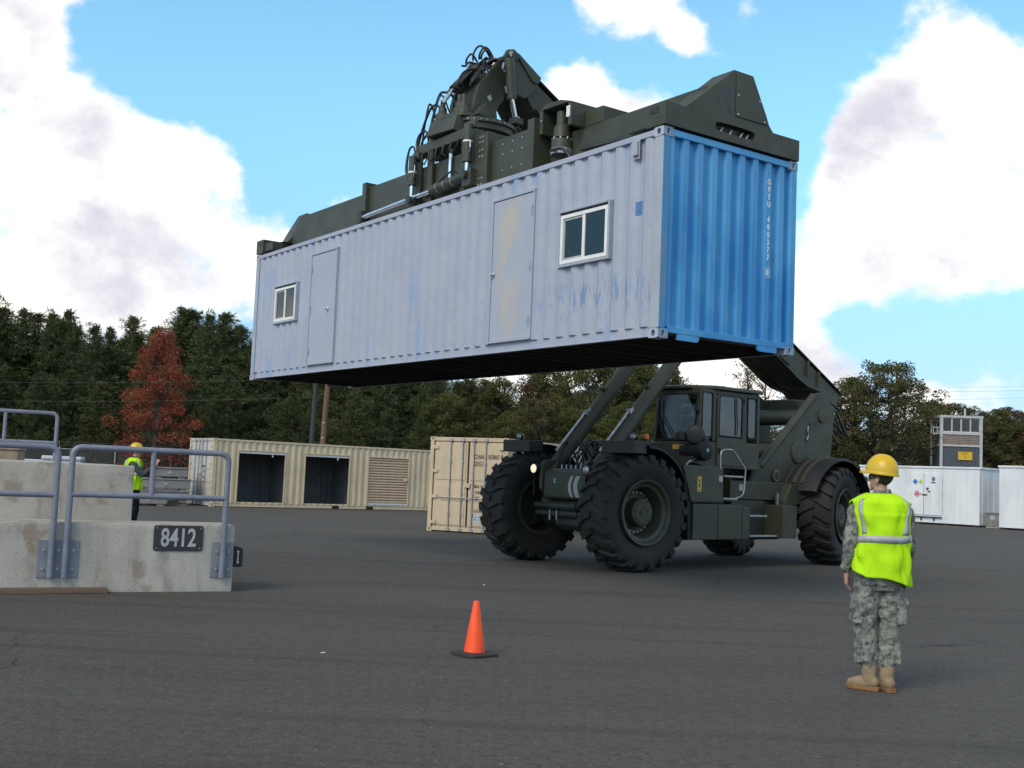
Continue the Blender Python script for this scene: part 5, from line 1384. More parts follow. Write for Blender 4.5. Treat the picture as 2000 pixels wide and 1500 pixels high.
# ------------------------------------------------------------------ grey stacked slabs by the long tan container
MT['slab'] = paint('grey_cast_slab', (.23, .22, .215), (.17, .16, .16), 3, rough=.85, bmp=.3, bscale=18)
MT['pallet_wood'] = paint('pallet_wood', (.22, .18, .13), (.13, .11, .085), 8, rough=.9, stretch=(.2, 1, 1))
sp0 = Vector((-12.95, 43.4, 0)); SR = R(20)
def crate(name, label, loc, rz, w, d, h, lip=True, group='grey crates stacked beside the long tan container'):
    o = thing(name, label, 'crate', loc, rz, group)
    MB().box(-w / 2, w / 2, -d / 2, d / 2, 0.06, h - .06).build('body', 'slab', o, bevel=.03)
    MB().box(-w / 2 - .03, w / 2 + .03, -d / 2 - .03, d / 2 + .03, h - .059, h).build('lid', 'slab', o, bevel=.015)
    for s in (-1, 1): MB().box(-w / 2 + .1 if s < 0 else w / 2 - .35, -w / 2 + .35 if s < 0 else w / 2 - .1, -d / 2 + .03, d / 2 - .03, 0, .059).build('foot', 'slab', o)
    MB().box(-.05, .05, -d / 2 - .012, -d / 2 + .0, h * .45, h * .62).build('latch', 'bolt', o)
    return o
pl = thing('pallet', 'low timber pallet under the stacked grey crates', 'pallet', sp0 + Vector((.1, 0, 0)), SR)
for k in range(6):
    MB().box(-.7 + k * .245, -.7 + k * .245 + .18, -.55, .55, .10, .125).build('board', 'pallet_wood', pl)
for y in (-.5, 0, .44): MB().box(-.7, .7, y, y + .08, .0, .099).build('runner', 'pallet_wood', pl)
crate('crate', 'grey crate at the bottom of the stack beside the long tan container', sp0 + Vector((.1, 0, .127)), SR, 1.5, 1.1, .42)
crate('crate', 'wide grey crate in the middle of the stack beside the long tan container', sp0 + Vector((0, 0, .549)), SR, 1.75, 1.15, .44)
crate('crate', 'light grey crate on top of the stack beside the long tan container', sp0 + Vector((.12, 0, .991)), SR, 1.30, 1.0, .42)
crate('crate', 'low grey crate on the ground left of the crate stack', at_depth(296, 42.0), R(14), 1.3, 1.0, .42)
crate('crate', 'long pale grey crate lying behind the crate stack', at_depth(300, 46.5), R(12), 2.6, 1.0, .95)
# things showing over the dock's upper tier
MT['silver'] = paint('silver_sheet', (.55, .57, .6), (.45, .47, .5), 3, rough=.4)
MT['plywood'] = paint('plywood', (.30, .23, .17), (.24, .18, .13), 4, rough=.85, stretch=(1, 1, .2))
def boxy(name, label, cat, px, y, w, d, h, mat, rz, lid=None):
    p = at_depth(px, y); o = thing(name, label, cat, p, rz)
    MB().box(-w / 2, w / 2, -d / 2, d / 2, .05, h).build('body', mat, o, bevel=.04)
    MB().box(-w / 2 - .04, w / 2 + .04, -d / 2 - .04, d / 2 + .04, h + .001, h + .07).build('lid', lid or mat, o, bevel=.02)
    for sx in (-1, 1):
        MB().box(sx * (w / 2 - .2) - .08, sx * (w / 2 - .2) + .08, -d / 2, d / 2, 0, .049).build('runner', 'pallet_wood', o)
    return o
cr = boxy('plywood_crate', 'brown plywood crate showing over the dock at the far left', 'crate', 12, 40, 1.0, 1.0, 1.78, 'plywood', R(10))
wv = thing('utility_trailer', 'silver trailer top showing over the dock between the guard rails', 'trailer', at_depth(124, 44), R(14))
MB().box(-.72, .72, -.6, .6, 1.50, 1.66).build('cover', 'silver', wv, bevel=.05)
MB().box(-1.6, .68, -.55, .55, .55, 1.499).build('body', 'silver', wv, bevel=.03)
for s in (-1, 1): MB().lathe([(.001, -.1), (.18, -.1), (.30, -.08), (.31, .08), (.18, .1), (.001, .1)], (-.4, s * .66, .31), 'y', 20).build('wheel', 'rubber', wv, smooth=40)
MB().box(-1.5, .6, -.5, .5, .42, .549).build('frame', 'black', wv)
# ------------------------------------------------------------------ white lockers at the right
am = R(-48)
def locker(name, label, corner, rz, w, d, h, doors):
    """corner = bottom right corner of the front; front runs left along -x"""
    o = thing(name, label, 'storage locker', corner, rz, 'white storage lockers at the right')
    mb = MB(); vs = []; fs = []
    xs = np.linspace(-w, 0, 11)
    MB().box(-w, 0, 0, d, .16, h - .10).build('wall', 'white_paint', o, bevel=.01)
    for i, x in enumerate(xs):
        MB().box(x - .03 if i else x, x + .03 if i < 10 else x, -.022, -.001, .17, h - .11).build('seam_rib', 'white_paint', o)
    for k in range(4):
        MB().box(.001, .022, d * (k + .5) / 4 - .03, d * (k + .5) / 4 + .03, .17, h - .11).build('seam_rib', 'white_paint', o)
    MB().box(-w - .06, .06, -.06, d + .06, h - .099, h).build('roof', 'white_paint', o, bevel=.01)
    MB().box(-w - .02, .02, -.03, d + .02, .10, .159).build('base_channel', 'white_paint', o)
    for x in np.linspace(-w + .2, -.2, 5): MB().box(x - .14, x + .14, .0, d, 0, .099).build('skid', 'black', o)
    if doors:
        a, b_ = doors; mid = a + (b_ - a) * .42
        for (x0, x1) in ((a, mid - .012), (mid + .012, b_)):
            MB().box(x0, x1, -.052, -.024, .50, h - .38).build('door', 'white_paint', o, bevel=.006)
            for z in (.8, 1.6, 2.4): MB().box(x0 - .03 if x0 == a else x1, x0 if x0 == a else x1 + .03, -.05, -.024, z - .06, z + .06).build('hinge', 'grey_label', o)
        MB().box(mid - .011, mid + .011, -.045, -.023, .5, h - .38).build('door_gap', 'dark_gap', o)
        MB().box(a, b_, -.12, -.025, .38, .42).build('step_rail', 'black', o)
        for f in (.35, .75): MB().box(a + (b_ - a) * f - .03, a + (b_ - a) * f + .03, -.10, -.04, .20, .379).build('rail_foot', 'black', o)
        MB().box(mid - .10, mid + .20, -.075, -.053, 1.55, 1.62).build('latch', 'black', o)
        MB().box(mid + .15, mid + .28, -.06, -.053, 1.85, 1.98).box(mid + .22, mid + .38, -.06, -.053, 1.73, 1.80).build('notice', 'lettering_black', o, kind='stuff')
        for (cx, cz, r_, m_) in ((mid - .50, 2.28, .17, 'hz_blue'), (mid - .18, 2.28, .14, 'hz_yellow'), (mid - .36, 1.62, .24, 'hz_red')):
            MB().prism([(cx - r_, cz), (cx, cz - r_), (cx + r_, cz), (cx, cz + r_)], -.056, -.053).build('hazard_diamond', m_, o)
        MB().lathe([(.001, 0), (.12, 0), (.12, .003)], (mid + .55, -.056, 2.46), 'y', 16).box(mid + .43, mid + .67, -.056, -.053, 2.22, 2.30).build('emblem', 'emblem', o, kind='stuff')
    return o
MT['hz_blue'] = paint('hazard_blue', (.05, .22, .6), None, 5, rough=.5, bmp=0)
MT['hz_yellow'] = paint('hazard_yellow', (.6, .55, .06), None, 5, rough=.5, bmp=0)
MT['hz_red'] = paint('hazard_red_white', (.42, .12, .12), (.6, .52, .52), 9, .45, .55, rough=.5, bmp=0)
MT['emblem'] = paint('dark_emblem', (.06, .08, .10), (.3, .36, .36), 9, .45, .6, rough=.5, bmp=0)
lk = ground_pt(1913, 1030)
locker('storage_locker', 'white storage locker with hazard diamonds on its double doors', lk, am, 7.0, 2.6, 3.14, (-3.87, -2.05))
lk2 = ground_pt(1957, 1034)
locker('storage_locker', 'plain white storage locker cut off by the right edge', lk2 + Vector((math.cos(am) * 7, math.sin(am) * 7, 0)) * .98, am, 7.0, 2.6, 3.22, None)
ub = thing('utility_box', 'grey metal utility box in the gap between the white lockers', 'utility box', ground_pt(1940, 1031) + Vector((0, -.2, 0)), am)
MB().box(-.36, .36, -.3, .3, .06, .74).build('body', 'slab', ub, bevel=.02)
MB().box(-.40, .40, -.34, .34, .741, .80).build('lid', 'slab', ub, bevel=.01)
MB().box(-.12, .12, -.308, -.301, .42, .62).build('panel', 'grey_label', ub)
MB().box(-.34, .34, -.28, .28, 0, .059).build('plinth', 'concrete', ub)
# ------------------------------------------------------------------ observation tower behind the lockers
MT['tower_grey'] = paint('dark_grey_cladding', (.085, .09, .11), (.07, .075, .09), 3, rough=.6)
MT['tower_trim'] = paint('grey_white_trim', (.46, .46, .47), (.38, .38, .39), 3, rough=.6)
MT['tower_tan'] = paint('tan_siding', (.25, .19, .16), (.20, .15, .13), 3, rough=.7)
MT['tower_sign'] = paint('yellow_sign', (.65, .42, .02), None, 5, rough=.5)
TD = 82.0
tb = at_depth(1866, TD); tz = lambda y: top_z(1873, y, TD); ppm = TD / F_PX
tw = thing('observation_tower', 'stacked lookout tower with a glazed top storey behind the white lockers', 'tower', tb, R(-6))
hw_ = 36 * ppm; dp = 1.25
z1_, z2_, z3_, z4_ = tz(872), tz(851), tz(848), tz(818)
xl, xr = -46 * ppm + 18 * ppm, 43 * ppm     # front face between its white corner posts
x0, x1 = -37 * ppm, 37 * ppm
corr_wall(x0, x1, .2, z1_ - .06, .24, .09, .02, .05, lambda a, d, z: (a, -dp - d * -1 if False else -dp - d, z)).build('cladding', 'tower_grey', tw)
MB().box(x0, x1, -dp + .06, dp, .2, z1_ - .06).build('lower_storey', 'tower_grey', tw)
MB().box(x0 - .05, x1 + .05, -dp - .05, dp + .05, z1_ - .06, z1_ + .06).build('floor_band', 'tower_trim', tw)
MB().box(x0, x1, -dp, dp, z1_ + .06, z2_).build('mid_storey', 'tower_tan', tw)
nsl = 6
for k in range(nsl):
    h = (z2_ - z1_ - .06) / nsl; z = z1_ + .06 + k * h
    MB().prism([(-dp - .05, z), (-dp - .002, z + h * .95), (-dp - .002, z)], x0, x1, 'x').build('siding_board', 'tower_tan', tw)
    MB().prism([(x0 - .05, z), (x0 - .002, z + h * .95), (x0 - .002, z)], -dp, dp, 'y').build('siding_board', 'tower_tan', tw)
for sx in (x0, x1):
    for sy in (-dp, dp): MB().box(sx - .09, sx + .09, sy - .09, sy + .09, .0, z4_ - .02).build('corner_post', 'tower_trim', tw)
MB().box(x0 - .12, x1 + .12, -dp - .12, dp + .12, z4_ - .02, z4_ + .14).build('roof', 'tower_trim', tw)
MB().box(x0 - .1, x1 + .1, -dp - .1, dp + .1, z2_ + .001, z3_ + .06).build('sill_band', 'tower_trim', tw)
MB().box(x0 + .1, x1 - .1, -dp + .12, dp - .1, z3_, z4_ - .03).build('room', 'tower_grey', tw)
for k in range(4):
    a, b_ = x0 + .09 + k * (x1 - x0 - .18) / 4, x0 + .09 + (k + 1) * (x1 - x0 - .18) / 4
    w = MB().box(a, a + .05, -dp - .02, -dp + .03, z3_ + .06, z4_ - .02).box(b_ - .05, b_, -dp - .02, -dp + .03, z3_ + .06, z4_ - .02).box(a + .05, b_ - .05, -dp - .02, -dp + .03, z3_ + .06, z3_ + .13).box(a + .05, b_ - .05, -dp - .02, -dp + .03, z4_ - .09, z4_ - .02).build('window', 'tower_trim', tw)
    MB().box(a + .05, b_ - .05, -dp + .004, -dp + .010, z3_ + .13, z4_ - .09).build('pane', 'dark_glass', w)
    MB().box(a + .06, b_ - .06, -dp + .04, -dp + .05, z3_ + .13, z3_ + .13 + (z4_ - z3_ - .22) * (.5 if k != 2 else 1)).build('blind', 'tower_grey', w)
for k in range(2):
    a, b_ = -dp + .1 + k * (dp - .1), -dp + .1 + (k + 1) * (dp - .1)
    w = MB().box(x0 - .02, x0 + .03, a, a + .05, z3_ + .06, z4_ - .02).box(x0 - .02, x0 + .03, b_ - .05, b_, z3_ + .06, z4_ - .02).box(x0 - .02, x0 + .03, a + .05, b_ - .05, z3_ + .06, z3_ + .13).box(x0 - .02, x0 + .03, a + .05, b_ - .05, z4_ - .09, z4_ - .02).build('window', 'tower_trim', tw)
    MB().box(x0, x0 + .006, a + .05, b_ - .05, z3_ + .13, z4_ - .09).build('pane', 'dark_glass', w)
bk = MB().box(x0 - .52, x0 - .14, -dp + .1, -dp + .8, z3_ - .12, z3_ - .06)
for (xa, ya) in ((x0 - .50, -dp + .12), (x0 - .50, -dp + .76), (x0 - .2, -dp + .12)): bk.box(xa - .02, xa + .02, ya - .02, ya + .02, z3_ - .06, z3_ + .40)
bk.box(x0 - .525, x0 - .14, -dp + .1, -dp + .14, z3_ + .36, z3_ + .41).box(x0 - .525, x0 - .48, -dp + .14, -dp + .8, z3_ + .36, z3_ + .41)
bk.build('balcony', 'tower_trim', tw)
MB().cyl((x1 - .75, 0, z4_ + .1), (x1 - .75, 0, z4_ + .75), .07, n=10).build('vent_pipe', 'tower_trim', tw)
sc_ = MB().box(-.20, .95 - .18, -dp - .065, -dp - .052, z1_ - 1.0, z1_ - .42).build('sign', 'tower_sign', tw)
merge_meshes('symbol', [text_mesh('SITE 2', .17, plane_M((.285, -dp - .067, z1_ - .56), (1, 0, 0), (0, 0, 1)), (.9, 1)), text_mesh('2', .26, plane_M((.285, -dp - .067, z1_ - .80), (1, 0, 0), (0, 0, 1)))]).build('symbol', 'lettering_black', sc_, recalc=False)
# ------------------------------------------------------------------ chain-link fence
MT['wire'] = paint('galvanised_wire', (.16, .165, .17), None, 5, rough=.5, metal=.3, bmp=0)
MT['fence_post'] = paint('galvanised_post', (.42, .43, .45), None, 5, rough=.45, metal=.3, bmp=0)
fa, fb = Vector((-44, 62, 0)), Vector((10, 70, 0))
fl_ = (fb - fa).length; frz = math.atan2(fb.y - fa.y, fb.x - fa.x)
fen = thing('chain_link_fence', 'tall chain-link fence with barbed wire in front of the trees', 'fence', fa, frz)
FH = 2.15
me_ = MB(); st = .075; t = .0055; x = -FH
V = []; Fc = []
while x < fl_:
    for dx in (FH, -FH):
        xa, xb = (x, x + FH) if dx > 0 else (x + FH, x)
        za, zb = .03, FH
        def clip(xa, xb, za, zb):
            pts = []
            for (q, z, r_, zr) in ((xa, za, xb, zb), (xb, zb, xa, za)):
                if q < 0: f = -q / (r_ - q); q, z = 0, z + (zr - z) * f
                elif q > fl_: f = (q - fl_) / (q - r_); q, z = fl_, z + (zr - z) * f
                pts.append((q, z))
            return pts
        if max(xa, xb) <= 0 or min(xa, xb) >= fl_: continue
        (pa, za), (pb, zb) = clip(xa, xb, za, zb)
        yy = .0 if dx > 0 else .006
        o_ = len(V); V += [(pa - t, yy, za), (pa + t, yy, za), (pb + t, yy, zb), (pb - t, yy, zb)]; Fc.append((o_, o_ + 1, o_ + 2, o_ + 3))
    x += st
mo = MB().add(V, Fc).build('mesh', 'wire', fen, recalc=False); solidify(mo, .005); mo['kind'] = 'stuff'
pm = MB().cyl((0, -.05, 0), (0, -.05, FH + .12), .036, n=10).tube([(0, -.05, FH + .1), (0, -.18, FH + .3), (0, -.22, FH + .42)], .02, 6).mesh('post')
x = .5
while x < fl_:
    o = obj_of('post', pm, 'fence_post', fen); o.location = (x, 0, 0); x += 3.05
MB().cyl((0, -.03, FH), (fl_, -.03, FH), .02, n=6).build('top_rail', 'fence_post', fen)
for k in range(3): MB().cyl((0, -.12 - .05 * k, FH + .2 + .1 * k), (fl_, -.12 - .05 * k, FH + .2 + .1 * k), .006, n=4).build('barbed_wire', 'wire', fen)
# ------------------------------------------------------------------ poles and overhead wires
MT['pole_wood'] = paint('creosote_pole', (.17, .095, .06), (.11, .065, .045), 5, rough=.85, stretch=(1, 1, .1), bmp=.4)
MT['pole_dark'] = paint('dark_steel_pole', (.035, .034, .036), None, 4, rough=.6)
up = thing('utility_pole', 'brown wooden utility pole behind the long tan container', 'utility pole', at_depth(626, 60), 0)
MB().tube([(0, 0, -.3), (.06, 0, 4), (.30, 0, 10.5)], [.15, .145, .11], 14).build('shaft', 'pole_wood', up, smooth=60)
MB().box(-.9, 1.5, -.14, -.03, 9.6, 9.75).build('crossarm', 'pole_wood', up, bevel=.01)
for z in (2.4, 3.2, 4.0): MB().box(-.02, .12, -.17, -.14, z, z + .05).build('tag', 'grey_label', up)
lp = thing('lamp_post', 'dark steel lamp post left of the wooden utility pole', 'lamp post', at_depth(603, 56), 0)
MB().tube([(0, 0, 0), (.08, 0, 4), (.16, 0, 8.6)], [.13, .115, .09], 14).build('shaft', 'pole_dark', lp, smooth=60)
MB().tube([(.16, 0, 8.5), (.2, -.5, 8.8), (.2, -1.2, 8.85)], .04, 8).build('arm', 'pole_dark', lp)
MB().box(.07, .33, -1.75, -1.15, 8.76, 8.9).build('lamp_head', 'pole_dark', lp, bevel=.04)
for k, (ya, yb) in enumerate(((748, 752), (757, 760), (776, 773))):
    pts = []
    for i in range(13):
        px = 1560 + i * 45; d = ray(px, ya + (yb - ya) * i / 12 + 6 * math.sin(math.pi * i / 12)); pts.append(Vector((0, 0, CAM_H)) + d * (130 / d.y))
    w = MB().tube(pts, .010, 5).build('overhead_wire', 'wire', None)
    tag(w, ('top', 'middle', 'lowest')[k] + ' of three thin overhead wires in the sky above the lookout tower', 'wire', 'overhead wires')
for k, (ya, yb) in enumerate(((746, 738), (782, 775))):
    pts = []
    for i in range(13):
        px = -60 + i * 57.2; d = ray(px, ya + (yb - ya) * i / 12 + 5 * math.sin(math.pi * i / 12)); pts.append(Vector((0, 0, CAM_H)) + d * (60 / d.y))
    w = MB().tube(pts, .0045, 5).build('overhead_wire', 'wire', None)
    tag(w, ('upper', 'lower')[k] + ' overhead wire crossing in front of the pines and the red tree', 'wire', 'overhead wires')
# ------------------------------------------------------------------ trees
def leaf_mat(name, cols, transl=.35, scale=.9, rough=.6):
    """cols: three leaf colours; varies leaf by leaf and from bough to bough"""
    mt, nt, b = new_mat(name)
    at = nd(nt, 'ShaderNodeAttribute', attribute_name='leaf')
    oi = nd(nt, 'ShaderNodeObjectInfo')
    big = noise(nt, coords(nt), scale, 3)
    f = mth(nt, 'ADD', mth(nt, 'MULTIPLY', at.outputs['Fac'], .6), mth(nt, 'ADD', mth(nt, 'MULTIPLY', big, .75), mth(nt, 'MULTIPLY', oi.outputs['Random'], .22)))
    c = mixc(nt, ramp(nt, f, .45, .75), cols[0], cols[1])
    c = mixc(nt, ramp(nt, f, .85, 1.15), c, cols[2])
    b.inputs['Roughness'].default_value = rough
    b.inputs['Specular IOR Level'].default_value = .25
    nt.links.new(c, b.inputs['Base Color'])
    tr = nd(nt, 'ShaderNodeBsdfTranslucent', {'Color': c})
    mx = nd(nt, 'ShaderNodeMixShader', {0: transl, 1: b.outputs[0], 2: tr.outputs[0]})
    nt.links.new(mx.outputs[0], nt.nodes['Material Output'].inputs['Surface'])
    return mt
MT['pine_needles'] = leaf_mat('pine_needles', ((.050, .066, .027), (.072, .092, .034), (.10, .115, .042)), .2)
MT['pine_needles_light'] = leaf_mat('pale_pine_needles', ((.060, .074, .028), (.088, .104, .036), (.125, .13, .046)), .2)
MT['red_leaves'] = leaf_mat('red_leaves', ((.20, .050, .034), (.29, .068, .042), (.38, .15, .055)), .35, 1.4)
MT['olive_leaves'] = leaf_mat('olive_leaves', ((.062, .078, .024), (.10, .112, .032), (.17, .145, .045)), .35)
MT['rust_leaves'] = leaf_mat('rust_leaves', ((.070, .078, .032), (.105, .105, .040), (.15, .115, .048)), .35)
MT['brown_leaves'] = leaf_mat('brown_leaves', ((.075, .050, .030), (.105, .066, .036), (.09, .082, .035)), .3)
MT['bark'] = paint('bark', (.075, .058, .045), (.045, .036, .03), 6, rough=.95, stretch=(1, 1, .2), bmp=.5)
def quads_mesh(name, C_, A_, B_, rnd):
    """C centre, A/B half axes (n,3)"""
    n = len(C_)
    v = np.stack([C_ - A_ - B_ * .6, C_ + A_ * .2 - B_, C_ + A_ + B_ * .25, C_ - A_ * .15 + B_], 1).reshape(-1, 3)
    me = bpy.data.meshes.new(name)
    me.vertices.add(4 * n); me.vertices.foreach_set('co', v.astype(np.float32).ravel())
    me.loops.add(4 * n); me.loops.foreach_set('vertex_index', np.arange(4 * n, dtype=np.int32))
    me.polygons.add(n); me.polygons.foreach_set('loop_start', np.arange(0, 4 * n, 4, dtype=np.int32)); me.polygons.foreach_set('loop_total', np.full(n, 4, np.int32))
    at = me.attributes.new('leaf', 'FLOAT', 'FACE'); at.data.foreach_set('value', rnd.astype(np.float32))
    me.update()
    return me
def unit(a): return a / np.maximum(np.linalg.norm(a, axis=-1, keepdims=True), 1e-9)
def pine_parts(seed, H=10.0, spread=1.0, sparse=1.0):
    rs = np.random.RandomState(seed)
    tr = MB(); n = 9; pts = [(rs.normal(0, .05) * i / 3, rs.normal(0, .05) * i / 3, H * i / (n - 1) * .985) for i in range(n)]
    tr.tube(pts, [.16 * (1 - i / (n - .6)) + .012 for i in range(n)], 8)
    C_, A_, B_ = [], [], []
    z = H * .06
    while z < H * .99:
        t = z / H
        ln = spread * (.10 + 2.35 * (1 - t ** 1.7) ** .95 * min(1, .6 + t * 2)) * rs.uniform(.75, 1.15)
        k = 5 if t > .85 else rs.randint(6, 9)
        a0 = rs.uniform(0, 6.28)
        for j in range(k):
            a = a0 + 6.283 * j / k + rs.normal(0, .2)
            l = ln * rs.uniform(.45, 1.25) * (1 + .3 * math.sin(2 * a + 5 * t + seed)); rise = rs.uniform(.15, .55) + 1.6 * max(0, t - .6)
            d = np.array([math.cos(a), math.sin(a), rise]); d /= np.linalg.norm(d)
            p0 = np.array([0, 0, z + rs.normal(0, .06)])
            tip = p0 + d * l + np.array([0, 0, .14 * l * l * .3])
            if l > .5: tr.tube([p0, (p0 + tip) / 2 - np.array([0, 0, .03]), tip], [.022, .014, .006], 4, False)
            m_ = max(4, int(l * 5.5 * sparse))
            for f in np.linspace(.22, 1.0, m_):
                c0 = p0 + (tip - p0) * f + rs.normal(0, .05 + .05 * l, 3) * np.array([1, 1, .6])
                q = 11
                dd = unit(rs.normal(0, 1, (q, 3)) + d * .8 + np.array([0, 0, .35]))
                s = rs.uniform(.07, .15, (q, 1))
                C_.append(c0 + dd * s * .9 + rs.normal(0, .05, (q, 3))); A_.append(dd * s); B_.append(unit(np.cross(dd, rs.normal(0, 1, (q, 3)))) * rs.uniform(.013, .026, (q, 1)))
        z += rs.uniform(.24, .40) * (1 if t < .8 else .75)
    C_, A_, B_ = np.concatenate(C_), np.concatenate(A_), np.concatenate(B_)
    return tr.mesh('trunk'), quads_mesh('crown', C_, A_, B_, rs.uniform(0, 1, len(C_)))
def leafy_parts(seed, H=9.0, W=4.5, base=.18, n_cl=120, per=85, leaf=.085, shape='round', holes=.0, cl=.5):
    rs = np.random.RandomState(seed)
    tr = MB()
    nz = 7; pts = [np.array([rs.normal(0, .07) * i, rs.normal(0, .07) * i, H * .92 * i / (nz - 1)]) for i in range(nz)]
    tr.tube(pts, [.17 * (1 - i / (nz - .3)) ** .8 + .012 for i in range(nz)], 8)
    cents = []
    while len(cents) < n_cl:
        t = rs.uniform(0, 1)
        prof = {'round': math.sin(math.pi * min(1, .12 + .88 * t)) ** .55, 'cone': (1 - t) ** .62 * min(1, .62 + t * 2.2), 'open': math.sin(math.pi * min(1, .1 + .85 * t)) ** .7}[shape]
        rad = W / 2 * prof * math.sqrt(rs.uniform(.12, 1)); a = rs.uniform(0, 6.283)
        bump_ = 1 + .22 * math.sin(3 * a + seed) * math.sin(5 * t * 3 + seed * 2)
        z = H * (base + (1 - base) * t)
        cents.append(np.array([rad * bump_ * math.cos(a), rad * bump_ * math.sin(a), z]))
    C_, A_, B_, Q = [], [], [], []
    for c in cents:
        zt = max(H * .08, c[2] - rs.uniform(.5, 1.6) * (.4 + np.hypot(c[0], c[1]) * .5)); zt = min(zt, H * .85)
        k = zt / (H * .92) * (nz - 1); i = min(int(k), nz - 2); p0 = pts[i] + (pts[i + 1] - pts[i]) * (k - i)
        mid = (p0 + c) / 2 + np.array([0, 0, -.12]) + rs.normal(0, .08, 3)
        tr.tube([p0, mid, c], [.035, .02, .006], 4, False)
        m_ = int(per * rs.uniform(.55, 1.35))
        g_ = rs.normal(0, 1, (m_, 3)); g_ *= (rs.uniform(.25, 1, (m_, 1)) ** .5) / np.maximum(1, np.linalg.norm(g_, axis=1, keepdims=True)) 
        r_ = cl * rs.uniform(.7, 1.25)
        C_.append(c + g_ * np.array([r_, r_, r_ * .75]))
        nr = unit(rs.normal(0, 1, (m_, 3)) + np.array([0, 0, .6])); a_ = unit(np.cross(nr, rs.normal(0, 1, (m_, 3)))); b_ = np.cross(nr, a_)
        s = leaf * rs.uniform(.6, 1.3, (m_, 1))
        A_.append(a_ * s); B_.append(b_ * s * .7); Q.append(np.clip(rs.uniform(0, 1) * .6 + rs.uniform(0, .4, m_), 0, 1))
    return tr.mesh('trunk'), quads_mesh('crown', np.concatenate(C_), np.concatenate(A_), np.concatenate(B_), np.concatenate(Q))
ARCH = {}
for k in range(7): ARCH['pine%d' % k] = (10.0, 'pine_needles' if k % 3 else 'pine_needles_light') + pine_parts(20 + k, 10.0, (1.0, 1.2, .8, 1.1, .95, 1.3, .9)[k], (1.25, 1.1, 1.3, 1.0, 1.3, 1.1, 1.0)[k])
ARCH['red'] = (8.5, 'red_leaves') + leafy_parts(3, 8.5, 5.7, .06, 165, 100, .050, 'cone', cl=.48)
for k in range(3): ARCH['olive%d' % k] = (9.0, 'olive_leaves') + leafy_parts(40 + k, 9.0, (5.2, 4.6, 5.8)[k], .06, 200, 150, .058, 'round', cl=.52)
for k in range(2): ARCH['rust%d' % k] = (9.0, 'rust_leaves') + leafy_parts(60 + k, 9.0, (6.6, 5.6)[k], .08, (150, 140)[k], 125, .056, 'open', cl=.44)
ARCH['brown'] = (8.0, 'brown_leaves') + leafy_parts(71, 8.0, 5.2, .05, 190, 130, .056, 'round', cl=.5)
ARCH['sparse'] = (9.5, 'rust_leaves') + leafy_parts(81, 9.5, 5.4, .15, 95, 42, .058, 'open', cl=.5)
rngT = random.Random(9)
def tree(kind, name, label, group, px, depth, ytop, rot=None, wide=1.0):
    H, mat_, tr, cr_ = ARCH[kind]
    s = top_z(px, ytop, depth) / H
    p = at_depth(px, depth); p.z = -.03
    # column of the crown's top, not of the foot
    d = ray(px, ytop); p.x = d.x / d.y * depth
    o = thing(name, label, 'tree', p, rot if rot is not None else (px * 1.7 + depth) % 6.28, group)
    o.scale = (s * wide, s * wide, s)
    o.rotation_euler = (rngT.uniform(-.035, .035), rngT.uniform(-.035, .035), o.rotation_euler[2])
    obj_of('trunk', tr, 'bark', o); obj_of('crown', cr_, mat_, o)
    return o
ORD = 'first second third fourth fifth sixth seventh eighth ninth tenth eleventh twelfth thirteenth fourteenth'.split()
skyl = [(-60, 570), (-10, 572), (40, 600), (85, 608), (130, 611), (180, 640), (225, 640), (262, 617), (310, 640), (357, 598), (402, 612), (445, 614), (487, 640), (530, 640), (575, 648), (620, 655), (668, 650), (715, 665), (765, 668), (815, 690), (862, 705), (905, 722), (945, 742)]
for i, (px, yt) in enumerate(skyl):
    nl_ = sum(1 for q in skyl if 20 <= q[0] < px); nb_ = sum(1 for q in skyl if 500 <= q[0] < px)
    lab = (('tall dark pine cut by the left edge of the picture' if i else 'tall dark pine just beyond the left edge') if px < 20 else ORD[nl_] + ' tall pine from the left in the front row of the pine wood' if px < 500 else ORD[nb_] + ' tall pine from the left behind the long tan container')
    tree('pine%d' % (i * 3 % 7), 'pine_tree', lab, 'pines behind the fence', px + rngT.uniform(-9, 9), 72 + (i * 7 % 5) * 1.6, yt, wide=rngT.uniform(1.0, 1.5))
    if rngT.random() < .75:
        tree('pine%d' % ((i * 5 + 2) % 7), 'pine_tree', 'smaller pine pushing up between the front pines of the wood', 'smaller pines between the front pines', px + rngT.uniform(14, 30), 73 + rngT.uniform(0, 5), yt + rngT.uniform(12, 48), wide=rngT.uniform(1.1, 1.7))
for i in range(20):   # second and third rows closing the wood
    px = -70 + i * 52; yt = np.interp(px, [s_[0] for s_ in skyl], [s_[1] for s_ in skyl]) + 18 + (i * 5 % 4) * 9
    tree('pine%d' % ((i + 1) % 7), 'pine_tree', 'dark pine standing deeper in the pine wood', 'pines deeper in the wood', px, 80 + (i % 3) * 2.5, yt, wide=1.7)
for i in range(17):
    px = -50 + i * 62; yt = np.interp(px, [s_[0] for s_ in skyl], [s_[1] for s_ in skyl]) + 62 + (i * 3 % 4) * 10
    tree('pine%d' % ((i + 2) % 7), 'pine_tree', 'low pine at the foot of the pine wood', 'low pines along the fence', px, 68 + (i % 2) * 1.5, yt + 40, wide=1.5)
tree('red', 'maple_tree', 'red autumn tree with a pointed crown in front of the pines', None, 314, 63, 645, 1.0)
mid = [(985, 742, 'olive1'), (1032, 752, 'brown'), (1062, 715, 'olive0'), (1112, 700, 'rust0'), (1165, 690, 'olive2'), (1215, 690, 'olive0'), (1262, 700, 'olive1'), (1300, 722, 'olive2'), (1355, 772, 'olive1')]
